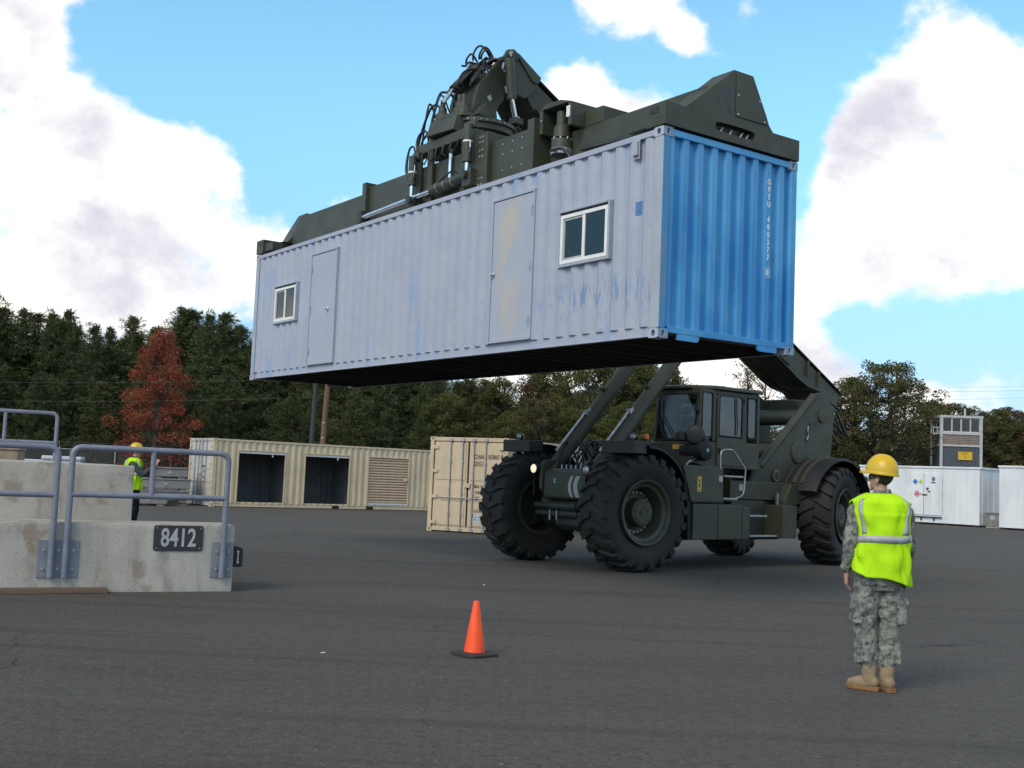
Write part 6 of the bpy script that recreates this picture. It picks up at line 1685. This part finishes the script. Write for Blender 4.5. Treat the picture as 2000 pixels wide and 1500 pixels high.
for i, (px, yt, kd) in enumerate(mid):
    tree(kd, 'broadleaf_tree', ORD[i] + ' broadleaf tree from the left between the tan container and the cab', 'broadleaf trees behind the lifting machine', px, 74 + (i * 5 % 4) * 1.8, yt)
for i, px in enumerate(range(880, 1400, 58)):
    tree(('olive0', 'pine3', 'olive2', 'rust1')[i % 4], 'broadleaf_tree', 'low tree at the foot of the woodland behind the lifting machine', 'low trees behind the lifting machine', px, 70 + (i % 3), 772 + (i * 7 % 5) * 9, wide=1.3)
    tree(('olive2', 'olive1', 'pine1')[i % 3], 'broadleaf_tree', 'tree deeper in the woodland behind the lifting machine', 'trees deeper behind the lifting machine', px + 25, 84, 752 + (i * 7 % 5) * 7, wide=1.3)
tree('sparse', 'broadleaf_tree', 'thin half-bare tree rising above the cab', None, 1443, 76, 694, .4, 1.0)
tree('sparse', 'broadleaf_tree', 'thin half-bare tree behind the boom tower', None, 1490, 80, 716, 2.1, .9)
right = [(1560, 770, 'rust1'), (1620, 752, 'rust0'), (1668, 742, 'olive2'), (1708, 712, 'rust0'), (1748, 714, 'rust1'), (1778, 752, 'rust1'), (1822, 788, 'olive1'), (1860, 792, 'brown'), (1900, 800, 'rust0'), (1942, 803, 'olive2'), (1975, 800, 'brown'), (2015, 806, 'rust1'), (2060, 800, 'brown')]
for i, (px, yt, kd) in enumerate(right):
    lab = 'large oak with thinning leaves right of the boom, the tallest there' if px == 1708 else ORD[i if px < 1708 else i - 1] + ' thin-leaved autumn tree from the left in the right-hand woodland, the big oak not counted'
    tree(kd, 'broadleaf_tree', lab, None if px == 1708 else 'autumn trees at the right', px, 92 + (i * 5 % 4) * 2 if px > 1760 else 84 + (i % 3) * 1.5, yt, wide=1.05 if px < 1720 else 1.2)
for i, px in enumerate(range(1480, 2100, 50)):
    tree(('brown', 'rust1', 'olive1', 'brown')[i % 4], 'broadleaf_tree', 'low brown tree at the foot of the woodland at the right', 'low trees at the right', px, 96 + (i % 3) * 2, 826 + (i * 7 % 5) * 8, wide=1.5)
# undergrowth along the edge of the wood: nobody could count it
rs = np.random.RandomState(77); n = 60000
X = rs.uniform(-48, 60, n); Yb = np.where(X < 12, 67 + (X + 48) * .13, 74 + (X - 12) * .25) + rs.uniform(0, 6, n)
Z = np.abs(rs.normal(0, 1, n)) * (.9 + .5 * np.sin(X * .9) * np.sin(X * .37 + 1))
C_ = np.stack([X, Yb, Z], 1); nr = unit(rs.normal(0, 1, (n, 3)) + [0, 0, .5]); a_ = unit(np.cross(nr, rs.normal(0, 1, (n, 3)))); b_ = np.cross(nr, a_); s = rs.uniform(.05, .14, (n, 1))
ug = obj_of('undergrowth', quads_mesh('undergrowth', C_, a_ * s, b_ * s * .6, rs.uniform(0, 1, n)), 'rust_leaves')
tag(ug, 'tangled undergrowth along the foot of the woodland', None, None, 'stuff')
# ------------------------------------------------------------------ people
from mathutils import noise as mnoise
def camo_mat():
    mt, nt, b = new_mat('digital_camouflage')
    tc = nd(nt, 'ShaderNodeTexCoord')
    sn = nd(nt, 'ShaderNodeVectorMath', {0: tc.outputs['Object'], 1: (.009, .009, .007)}, operation='SNAP')
    n1 = noise(nt, sn.outputs[0], 13, 4, .6); 
    mp = nd(nt, 'ShaderNodeMapping', {'Vector': sn.outputs[0], 'Location': (3, 7, 1)})
    n2 = noise(nt, mp.outputs[0], 19, 4, .65)
    col = mixc(nt, nd(nt, 'ShaderNodeMath', {0: n1, 1: .50}, operation='GREATER_THAN').outputs[0], (.235, .235, .205), (.155, .165, .145))
    col = mixc(nt, nd(nt, 'ShaderNodeMath', {0: n2, 1: .565}, operation='GREATER_THAN').outputs[0], col, (.10, .104, .098))
    col = mixc(nt, nd(nt, 'ShaderNodeMath', {0: n2, 1: .40}, operation='LESS_THAN').outputs[0], col, (.265, .255, .225))
    nt.links.new(col, b.inputs['Base Color']); b.inputs['Roughness'].default_value = .9; b.inputs['Specular IOR Level'].default_value = .15
    bump(nt, b, noise(nt, tc.outputs['Object'], 14, 3), .5, .012)
    return mt
def skin_mat():
    mt, nt, b = new_mat('skin')
    n = noise(nt, coords(nt), 20, 4)
    nt.links.new(mixc(nt, n, (.42, .22, .155), (.52, .29, .21)), b.inputs['Base Color'])
    b.inputs['Roughness'].default_value = .55
    b.inputs['Subsurface Weight'].default_value = .08
    return mt
MT['camo'] = camo_mat(); MT['skin'] = skin_mat()
def cloth(name, c, c2, bs=.4):
    mt = paint(name, c, c2, 4, rough=.85, bmp=bs, bscale=12, spec=.15); return mt
MT['vest'] = cloth('fluorescent_vest', (.48, .82, .014), (.42, .73, .012), .35)
MT['vest_trim'] = cloth('fluorescent_trim', (.60, .88, .12), (.55, .82, .1), .1)
MT['reflective'] = paint('reflective_tape', (.42, .42, .45), (.36, .36, .39), 8, rough=.35, bmp=.1)
MT['boot'] = paint('tan_suede', (.29, .205, .125), (.22, .155, .095), 9, rough=.9, bmp=.3)
MT['boot_sole'] = paint('boot_sole', (.24, .12, .045), (.18, .09, .035), 9, rough=.8)
MT['hair'] = paint('dark_hair', (.016, .013, .011), (.03, .025, .02), 30, rough=.6, bmp=.6, bscale=150)
MT['hat'] = paint('yellow_hard_hat', (.66, .43, .015), (.60, .38, .012), 3, rough=.32, bmp=.03)
MT['grey_shirt'] = cloth('grey_shirt', (.075, .085, .09), (.055, .062, .068))
MT['dark_trousers'] = cloth('dark_trousers', (.016, .017, .02), (.024, .025, .028))
def ring_(c, d, r, n=14, sq=(1, 1), up=Vector((0, 1, 0))):
    d = Vector(d).normalized(); u = d.cross(up)
    if u.length < .05: u = d.cross(Vector((1, 0, 0)))
    u.normalize(); w = u.cross(d)
    return [Vector(c) + u * (r * sq[0] * math.cos(2 * math.pi * k / n)) + w * (r * sq[1] * math.sin(2 * math.pi * k / n)) for k in range(n)]
def limb(mb, pts, rs, n=14):
    pts = [Vector(p) for p in pts]
    P, Rr = [], []
    for i in range(len(pts) - 1):
        for k in range(4):
            t = k / 4; P.append(pts[i].lerp(pts[i + 1], t)); Rr.append(rs[i] + (rs[i + 1] - rs[i]) * (t * t * (3 - 2 * t)))
    P.append(pts[-1]); Rr.append(rs[-1])
    mb.tube(P, Rr, n); mb.ball(P[0], Rr[0], 12); mb.ball(P[-1], Rr[-1], 12)
def oval(mb, secs, n=24):
    """secs: (z, cx, cy, rx, ry)"""
    mb.loft([[Vector((cx + rx * math.copysign(abs(math.cos(a)) ** .85, math.cos(a)), cy + ry * math.copysign(abs(math.sin(a)) ** .9, math.sin(a)), z)) for a in np.linspace(0, 2 * math.pi, n, endpoint=False)] for (z, cx, cy, rx, ry) in secs])
def fuse(mb, name, mat, parent, voxel=.012, smooth=3, fold=0, fscale=.12):
    o = mb.build(name, mat, parent)
    m1 = o.modifiers.new('fuse', 'REMESH'); m1.mode = 'VOXEL'; m1.voxel_size = voxel; m1.use_smooth_shade = True
    m2 = o.modifiers.new('soft', 'SMOOTH'); m2.factor = .5; m2.iterations = smooth
    if fold:
        tx = bpy.data.textures.new(name + '_folds', 'CLOUDS'); tx.noise_scale = fscale; tx.noise_depth = 2
        m3 = o.modifiers.new('folds', 'DISPLACE'); m3.texture = tx; m3.strength = fold; m3.mid_level = .5; m3.texture_coords = 'LOCAL'
        m4 = o.modifiers.new('soft2', 'SMOOTH'); m4.factor = .4; m4.iterations = 1
    dg = bpy.context.evaluated_depsgraph_get()
    me = bpy.data.meshes.new_from_object(o.evaluated_get(dg)); o.modifiers.clear()
    old = o.data; o.data = me; me.shade_smooth()
    bpy.data.meshes.remove(old)
    return o
def hand(mb, wrist, d, palm_n, thumb_side, s=1.0, curl=.6):
    """palm with five bent fingers; d = direction of the hand, palm_n = way the palm faces, thumb_side = side the thumb leaves from"""
    d, pn, ts = Vector(d).normalized(), Vector(palm_n).normalized(), Vector(thumb_side).normalized()
    w = Vector(wrist)
    for k in range(4):
        q = (k - 1.5) * .021 * s
        limb(mb, [w + d * .01 + ts * (-q * .6), w + d * (.085 * s) - ts * q], [.021 * s, .016 * s], 10)
        L_ = (.074, .082, .076, .060)[k] * s
        b0 = w + d * (.085 * s) - ts * q
        p = [b0]; ang = 0; cur = b0
        for j, f in enumerate((.45, .32, .23)):
            ang += curl * (.45, .6, .4)[j]
            cur = cur + (d * math.cos(ang) + pn * math.sin(ang)) * (L_ * f); p.append(cur)
        limb(mb, p, [.0098 * s, .0092 * s, .0085 * s, .0072 * s], 8)
    t0 = w + d * (.02 * s) + ts * (.022 * s)
    limb(mb, [t0, t0 + (d * .7 + ts * .55 + pn * .3) * (.036 * s), t0 + (d * 1.45 + ts * .75 + pn * .65) * (.036 * s), t0 + (d * 2.1 + ts * .72 + pn * .95) * (.034 * s)], [.014 * s, .0115 * s, .0105 * s, .008 * s], 8)
def make_person(root, cfg):
    hz = Matrix.Translation(cfg['neck_top']) @ Matrix.Rotation(R(cfg['head_yaw']), 4, 'Z') @ Matrix.Rotation(R(cfg['head_pitch']), 4, 'X')
    # ---- one continuous body
    body = MB()
    oval(body, [(.86, 0, 0, .145, .10), (.95, 0, 0, .16, .11), (1.10, 0, .0, .14, .10), (1.25, 0, -.005, .165, .11), (1.38, 0, -.01, .175, .105), (1.45, 0, -.01, .12, .08), (1.48, 0, -.005, .06, .055)])
    nk = Vector(cfg['neck_top'])
    limb(body, [(0, -.005, 1.42), nk + Vector((0, 0, -.02)), nk + Vector((0, .01, .05))], [.062, .056, .056])
    for s in (-1, 1):
        sh, el, wr = (Vector(v) for v in cfg['arm'][s])
        limb(body, [sh, el, wr], [.052, .042, .028])
        hd = cfg['hand'][s]
        hand(body, wr, hd[0], hd[1], hd[2], 1.0, cfg.get('curl', .6))
        hp, kn, an = (Vector(v) for v in cfg['leg'][s])
        limb(body, [hp, kn, an], [.082, .055, .042])
        ty = R(cfg['toe'][s]); td = Vector((math.sin(ty), math.cos(ty), 0))
        limb(body, [an - Vector((0, 0, .02)) - td * .03, an + td * .13 - Vector((0, 0, .065))], [.036, .028])
    # head: skull, jaw, nose, ears, lips, brow
    hd = MB()
    def hb(c, r, sq=(1, 1, 1), n=16): hd.ball(hz @ Vector(c), r, n, sq)
    m3 = hz.to_3x3()
    for (c, r, sq) in (((0, -.005, .135), .088, (.86, 1.08, 1.0)), ((0, .030, .085), .066, (.92, .95, 1.0)), ((0, .048, .040), .040, (1.0, .9, .8)), ((0, .030, .055), .052, (1.05, .9, .75)),
                       ((0, .098, .090), .012, (.9, 1.2, 1.0)), ((0, .104, .080), .014, (1.05, 1.0, .8)), ((0, .090, .108), .010, (.8, 1.0, 1.6)), ((0, .086, .044), .016, (1.5, .7, .45)), ((0, .085, .034), .015, (1.4, .7, .45)), ((0, .078, .128), .030, (1.6, .5, .5)),
                       ((.078, -.005, .088), .026, (.42, .8, 1.15)), ((-.078, -.005, .088), .026, (.42, .8, 1.15)), ((0, .080, .014), .018, (1.2, .9, .8))):
        b0 = len(hd.v); hd.ball((0, 0, 0), r, 16, sq)
        for i in range(b0, len(hd.v)): hd.v[i] = tuple(hz @ (Vector(hd.v[i]) + Vector(c)))
    body.v, body.f = body.v + hd.v, body.f + [tuple(i + len(body.v) for i in f) for f in hd.f]
    fuse(body, 'body', 'skin', root, .0062, 3)
    # eyes
    for s in (-1, 1):
        e = MB().ball(hz @ Vector((s * .031, .083, .105)), .011, 12).build('eye', 'white', root); e.data.shade_smooth()
    # hair: close cap over the back of the skull
    hr = MB(); N1, N2 = 26, 12; rings = []
    for j in range(N2 + 1):
        t = j / N2; rr = []
        for k in range(N1):
            a = 2 * math.pi * k / N1
            front = max(0, math.sin(a))
            low = .045 + .085 * front ** .6 + .02 * abs(math.cos(a))
            z = low + (.225 - low) * t
            f = math.sqrt(max(0, 1 - ((z - .135) / .094) ** 2))
            rr.append(hz @ Vector((.080 * f * math.cos(a), -.004 + .100 * f * math.sin(a), z)))
        rings.append(rr)
    h_ = hr.loft(rings).build('hair', 'hair', root); h_.data.shade_smooth()
    # safety glasses with dark wrap strap
    gl = MB(); pts = [hz @ Vector((.094 * math.cos(a), -.002 + .104 * math.sin(a), .106)) for a in np.linspace(-.15, math.pi + .15, 22)]
    up_ = (m3 @ Vector((0, 0, 1)))
    gl.loft([[p + up_ * (.017 if 5 < i < 16 else .006), p + up_ * (-.017 if 5 < i < 16 else -.004), (p - hz @ Vector((0, 0, .106))) * .96 + hz @ Vector((0, 0, .106)) - up_ * (.017 if 5 < i < 16 else .004), (p - hz @ Vector((0, 0, .106))) * .96 + hz @ Vector((0, 0, .106)) + up_ * (.017 if 5 < i < 16 else .006)] for i, p in enumerate(pts)])
    gl.build('safety_glasses', 'black', root)
    # hard hat
    hat = MB(); M2 = hz @ Matrix.Translation((0, -.004, .150)) @ Matrix.Rotation(R(cfg.get('hat_tilt', 6)), 4, 'X')
    N1 = 40; rings = []
    for j in range(11):
        t = j / 10; el_ = math.pi / 2 * t; rr = []
        for k in range(N1):
            a = 2 * math.pi * k / N1; c = math.cos(el_)
            ridge = .008 * math.exp(-((math.cos(a) * c) / .16) ** 2) * math.sin(el_) ** .3
            rr.append(M2 @ Vector((.114 * c ** .8 * math.cos(a), .136 * c ** .8 * math.sin(a), .006 + (.128 + ridge) * math.sin(el_))))
        rings.append(rr)
    hat.loft(rings, False)
    hat.add([rings[-1][0]] + rings[-1], [(i, i % N1 + 1, 0) for i in range(1, N1 + 1)] and [tuple(range(1, N1 + 1))])
    rim = []
    for (ex, dz) in ((0, .008), (.001, -.006), (.008, -.018), (.010, -.013), (.003, .004)):
        rr = []
        for k in range(N1):
            a = 2 * math.pi * k / N1
            pk = max(0, math.sin(a)) ** 3
            rr.append(M2 @ Vector(((.114 + ex) * math.cos(a), (.136 + ex + (.050 * pk if ex > .002 else 0)) * math.sin(a), dz - (.012 * pk if ex > .002 else 0))))
        rim.append(rr)
    hat.loft(rim, False)
    h_ = hat.build('hard_hat', 'hat', root); shade(h_.data, 50)
    # ---- clothes
    jk = MB()
    oval(jk, cfg.get('jacket', [(.80, 0, 0, .185, .135), (.86, 0, 0, .188, .138), (.98, 0, 0, .178, .130), (1.12, 0, 0, .180, .128), (1.27, 0, -.005, .198, .130), (1.39, 0, -.012, .205, .118), (1.455, 0, -.012, .13, .09), (1.50, 0, -.004, .074, .07), (1.525, 0, 0, .070, .067)]))
    for s in (-1, 1):
        sh, el, wr = (Vector(v) for v in cfg['arm'][s])
        limb(jk, [sh + Vector((-s * .03, 0, .0)), sh + Vector((s * .01, 0, -.03)), el, wr.lerp(el, .10)], [.072, .074, .060, .046])
    fuse(jk, 'jacket', cfg['m_jacket'], root, .009, 2, .042, .06)
    tr = MB()
    oval(tr, [(.76, 0, 0, .175, .115), (.84, 0, 0, .182, .130), (.92, 0, 0, .178, .128), (.99, 0, 0, .165, .115)])
    for s in (-1, 1):
        hp, kn, an = (Vector(v) for v in cfg['leg'][s])
        limb(tr, [hp + Vector((0, 0, .02)), hp.lerp(kn, .4), kn, kn.lerp(an, .40), kn.lerp(an, .64), kn.lerp(an, .73)], [.112, .106, .086, .084, .080, .066], 18)
        if cfg.get('cargo'):
            c = hp.lerp(kn, .62) + Vector((s * .092, -.005, 0))
            tr.loft([[c + Vector((s * dx, dy, dz)) for dy, dz in ((-.085, -.11), (.085, -.11), (.085, .10), (-.085, .10))] for dx in (-.04, .028)])
            c = kn.lerp(an, .5) + Vector((s * .075, -.01, 0))
            tr.loft([[c + Vector((s * dx, dy, dz)) for dy, dz in ((-.055, -.07), (.055, -.07), (.055, .07), (-.055, .07))] for dx in (-.04, .018)])
    fuse(tr, 'trousers', cfg['m_trousers'], root, .009, 1, .052, .055)
    for s in (-1, 1):
        hp, kn, an = (Vector(v) for v in cfg['leg'][s]); ty = R(cfg['toe'][s]); td = Vector((math.sin(ty), math.cos(ty), 0))
        bt = MB(); a0 = Vector((an.x, an.y, 0))
        limb(bt, [kn.lerp(an, .58), an + Vector((0, 0, .06)), an], [.062, .058, .056])
        limb(bt, [a0 - td * .040 + Vector((0, 0, .065)), a0 + td * .08 + Vector((0, 0, .055)), a0 + td * .148 + Vector((0, 0, .042))], [.046, .049, .037])
        b_ = fuse(bt, 'boot', cfg['m_boot'], root, .008, 3, .008, .05)
        so = MB(); sd = Vector((td.y, -td.x, 0)); ol = []
        for (f, w) in ((-.090, .022), (-.085, .034), (-.05, .041), (.0, .036), (.05, .040), (.11, .047), (.155, .042), (.185, .024), (.192, .011)): ol.append((f, w))
        pl = [a0 + td * f + sd * w for f, w in ol] + [a0 + td * f - sd * w for f, w in ol[::-1]]
        so.prism([(p.x, p.y) for p in pl], .001, .036, 'z'); so.build('sole', cfg['m_sole'], b_, bevel=.006)
    # ---- safety vest: open shell over the jacket with arm holes, tape on top
    def vest_r(a, z):
        k = np.interp(z, [.84, .95, 1.10, 1.25, 1.36, 1.43, 1.475, 1.50], [1.04, .99, .95, .98, 1.05, .98, .70, .47])
        rx = .232 * k; ry = .172 * k * (1.02 if z < 1.35 else .95)
        f = 1 + .035 * math.sin(5 * a + z * 9) * max(0, 1.25 - z) * 2 + .016 * math.sin(9 * a - z * 14 + 1) + .020 * math.sin(4 * a + z * 31 + 2 * math.sin(a * 3)) + .010 * math.sin(17 * a + z * 23)
        drop = cfg['hem'](a) if z < 1.0 else 0
        ca, sa = math.cos(a), math.sin(a)
        q = Vector((ca * .24, sa * .18, z * .6 + ca * .1))
        f += .10 * mnoise.noise(q * 9) + .05 * mnoise.noise(q * 20)
        return Vector((rx * f * math.copysign(abs(ca) ** .8, ca), -.008 + ry * f * math.copysign(abs(sa) ** .9, sa), z + drop * max(0, (1.1 - z) / .25)))
    zs = list(np.linspace(.86, 1.497, 49))
    NA = 144; angs = [2 * math.pi * (k + .5) / NA for k in range(NA)]
    vt = MB(); vs = [vest_r(a, z) for z in zs for a in angs]; fs = []
    for j in range(len(zs) - 1):
        for k in range(NA):
            a = angs[k] + math.pi / NA
            if ((zs[j] - 1.285) / .135) ** 2 + (math.acos(min(1, abs(math.cos(a)))) / .50) ** 2 < 1: continue
            if math.sin(a) > .93 and zs[j] > 1.22: continue                    # open V at the front
            fs.append((j * NA + k, j * NA + (k + 1) % NA, (j + 1) * NA + (k + 1) % NA, (j + 1) * NA + k))
    v = vt.add(vs, fs).build('safety_vest', 'vest', root, recalc=False); v.data.shade_smooth()
    solidify(v, .006, 1)
    def tape(name, strip, mat='reflective'):
        b = MB(); n_ = len(strip)
        b.add([p for r_ in strip for p in r_], [(2 * i, 2 * i + 1, 2 * i + 3, 2 * i + 2) for i in range(n_ - 1)])
        o = b.build(name, mat, v, recalc=False); o.data.shade_smooth()
        solidify(o, .003, 1)
    out = lambda a, z, e=.010: (lambda p: p + Vector((p.x, p.y + .008, 0)).normalized() * e)(vest_r(a, z))
    def strip(fn, n_): return [fn(i / n_) for i in range(n_ + 1)]
    tilt = lambda a: .02 * math.cos(a) + .012 * math.sin(2 * a)
    tape('reflective_belt', strip(lambda t: (out(2 * math.pi * t, 1.125 + tilt(2 * math.pi * t)), out(2 * math.pi * t, 1.180 + tilt(2 * math.pi * t))), 64))
    for s in (-1, 1):
        for back in (-1, 1):
            def fn(t, s=s, back=back):
                z = 1.19 + (1.455 - 1.19) * t; sp_ = .80 + .30 * t
                a = math.atan2(back, s * sp_)
                a1 = math.atan2(back, s * (sp_ - .19)); a2 = math.atan2(back, s * (sp_ + .19))
                return (out(a1, z), out(a2, z)) if s * back < 0 else (out(a2, z), out(a1, z))
            tape('shoulder_tape', strip(fn, 12))
    return root
# soldier seen from behind, feet where the boots stand on the asphalt
p1 = thing('person', 'person in camouflage uniform, yellow hard hat and fluorescent vest, standing with their back to us', 'person', (2.928, 8.985, 0), R(-6))
p1.scale = (.95, .95, 1.012)
make_person(p1, dict(neck_top=(-.005, .01, 1.515), head_yaw=50, head_pitch=3, hat_tilt=3,
    arm={-1: ((-.185, -.01, 1.385), (-.245, -.055, 1.13), (-.262, .035, .885)), 1: ((.185, -.01, 1.385), (.228, .0, 1.12), (.215, .12, .875))},
    hand={-1: ((.05, .25, -1), (.9, .1, .1), (.15, 1, .2)), 1: ((-.05, .25, -1), (-.9, .1, .1), (-.15, 1, .2))},
    leg={-1: ((-.095, 0, .86), (-.105, .02, .47), (-.080, -.02, .09)), 1: ((.095, 0, .86), (.085, .03, .47), (.060, -.03, .09))},
    toe={-1: -58, 1: -22}, m_jacket='camo', m_trousers='camo', m_boot='boot', m_sole='boot_sole', cargo=True,
    hem=lambda a: -.07 * max(0, math.cos(a)) + .07 * max(0, -math.cos(a + .5))))
# bystander behind the dock, side on, raising both hands to the face
pb = at_depth(263, 25)
p2 = thing('person', 'person in grey shirt, yellow hard hat and fluorescent vest behind the concrete dock', 'person', pb, R(-80))
p2.scale = (1.06, 1.06, 1.085)
make_person(p2, dict(neck_top=(0, .01, 1.515), head_yaw=-4, head_pitch=-3, hat_tilt=0, curl=1.0,
    arm={-1: ((-.19, 0, 1.385), (-.19, .22, 1.19), (-.06, .42, 1.36)), 1: ((.19, 0, 1.385), (.20, .20, 1.17), (.08, .42, 1.34))},
    hand={-1: ((.2, .3, .9), (.6, .5, 0), (.5, -.4, .3)), 1: ((-.2, .3, .9), (-.6, .5, 0), (-.5, -.4, .3))},
    leg={-1: ((-.095, 0, .86), (-.10, .05, .47), (-.10, .0, .09)), 1: ((.095, 0, .86), (.10, .02, .47), (.11, -.05, .09))},
    toe={-1: -8, 1: 10}, m_jacket='grey_shirt', m_trousers='dark_trousers', m_boot='boot', m_sole='boot_sole',
    hem=lambda a: 0.0))
cm_ = MB().box(-.055, .055, -.02, .02, -.035, .035).cyl((0, .02, 0), (0, .05, 0), .025, n=16).build('compact_camera', 'black_plastic', None, bevel=.006)
cm_.matrix_world = p2.matrix_world @ Matrix.Translation((.01, .475, 1.44)) if False else Matrix.Translation(pb) @ Matrix.Rotation(R(-80), 4, 'Z') @ Matrix.Translation((.01, .50, 1.54))
tag(cm_, 'small black camera held up by the person behind the dock', 'camera')
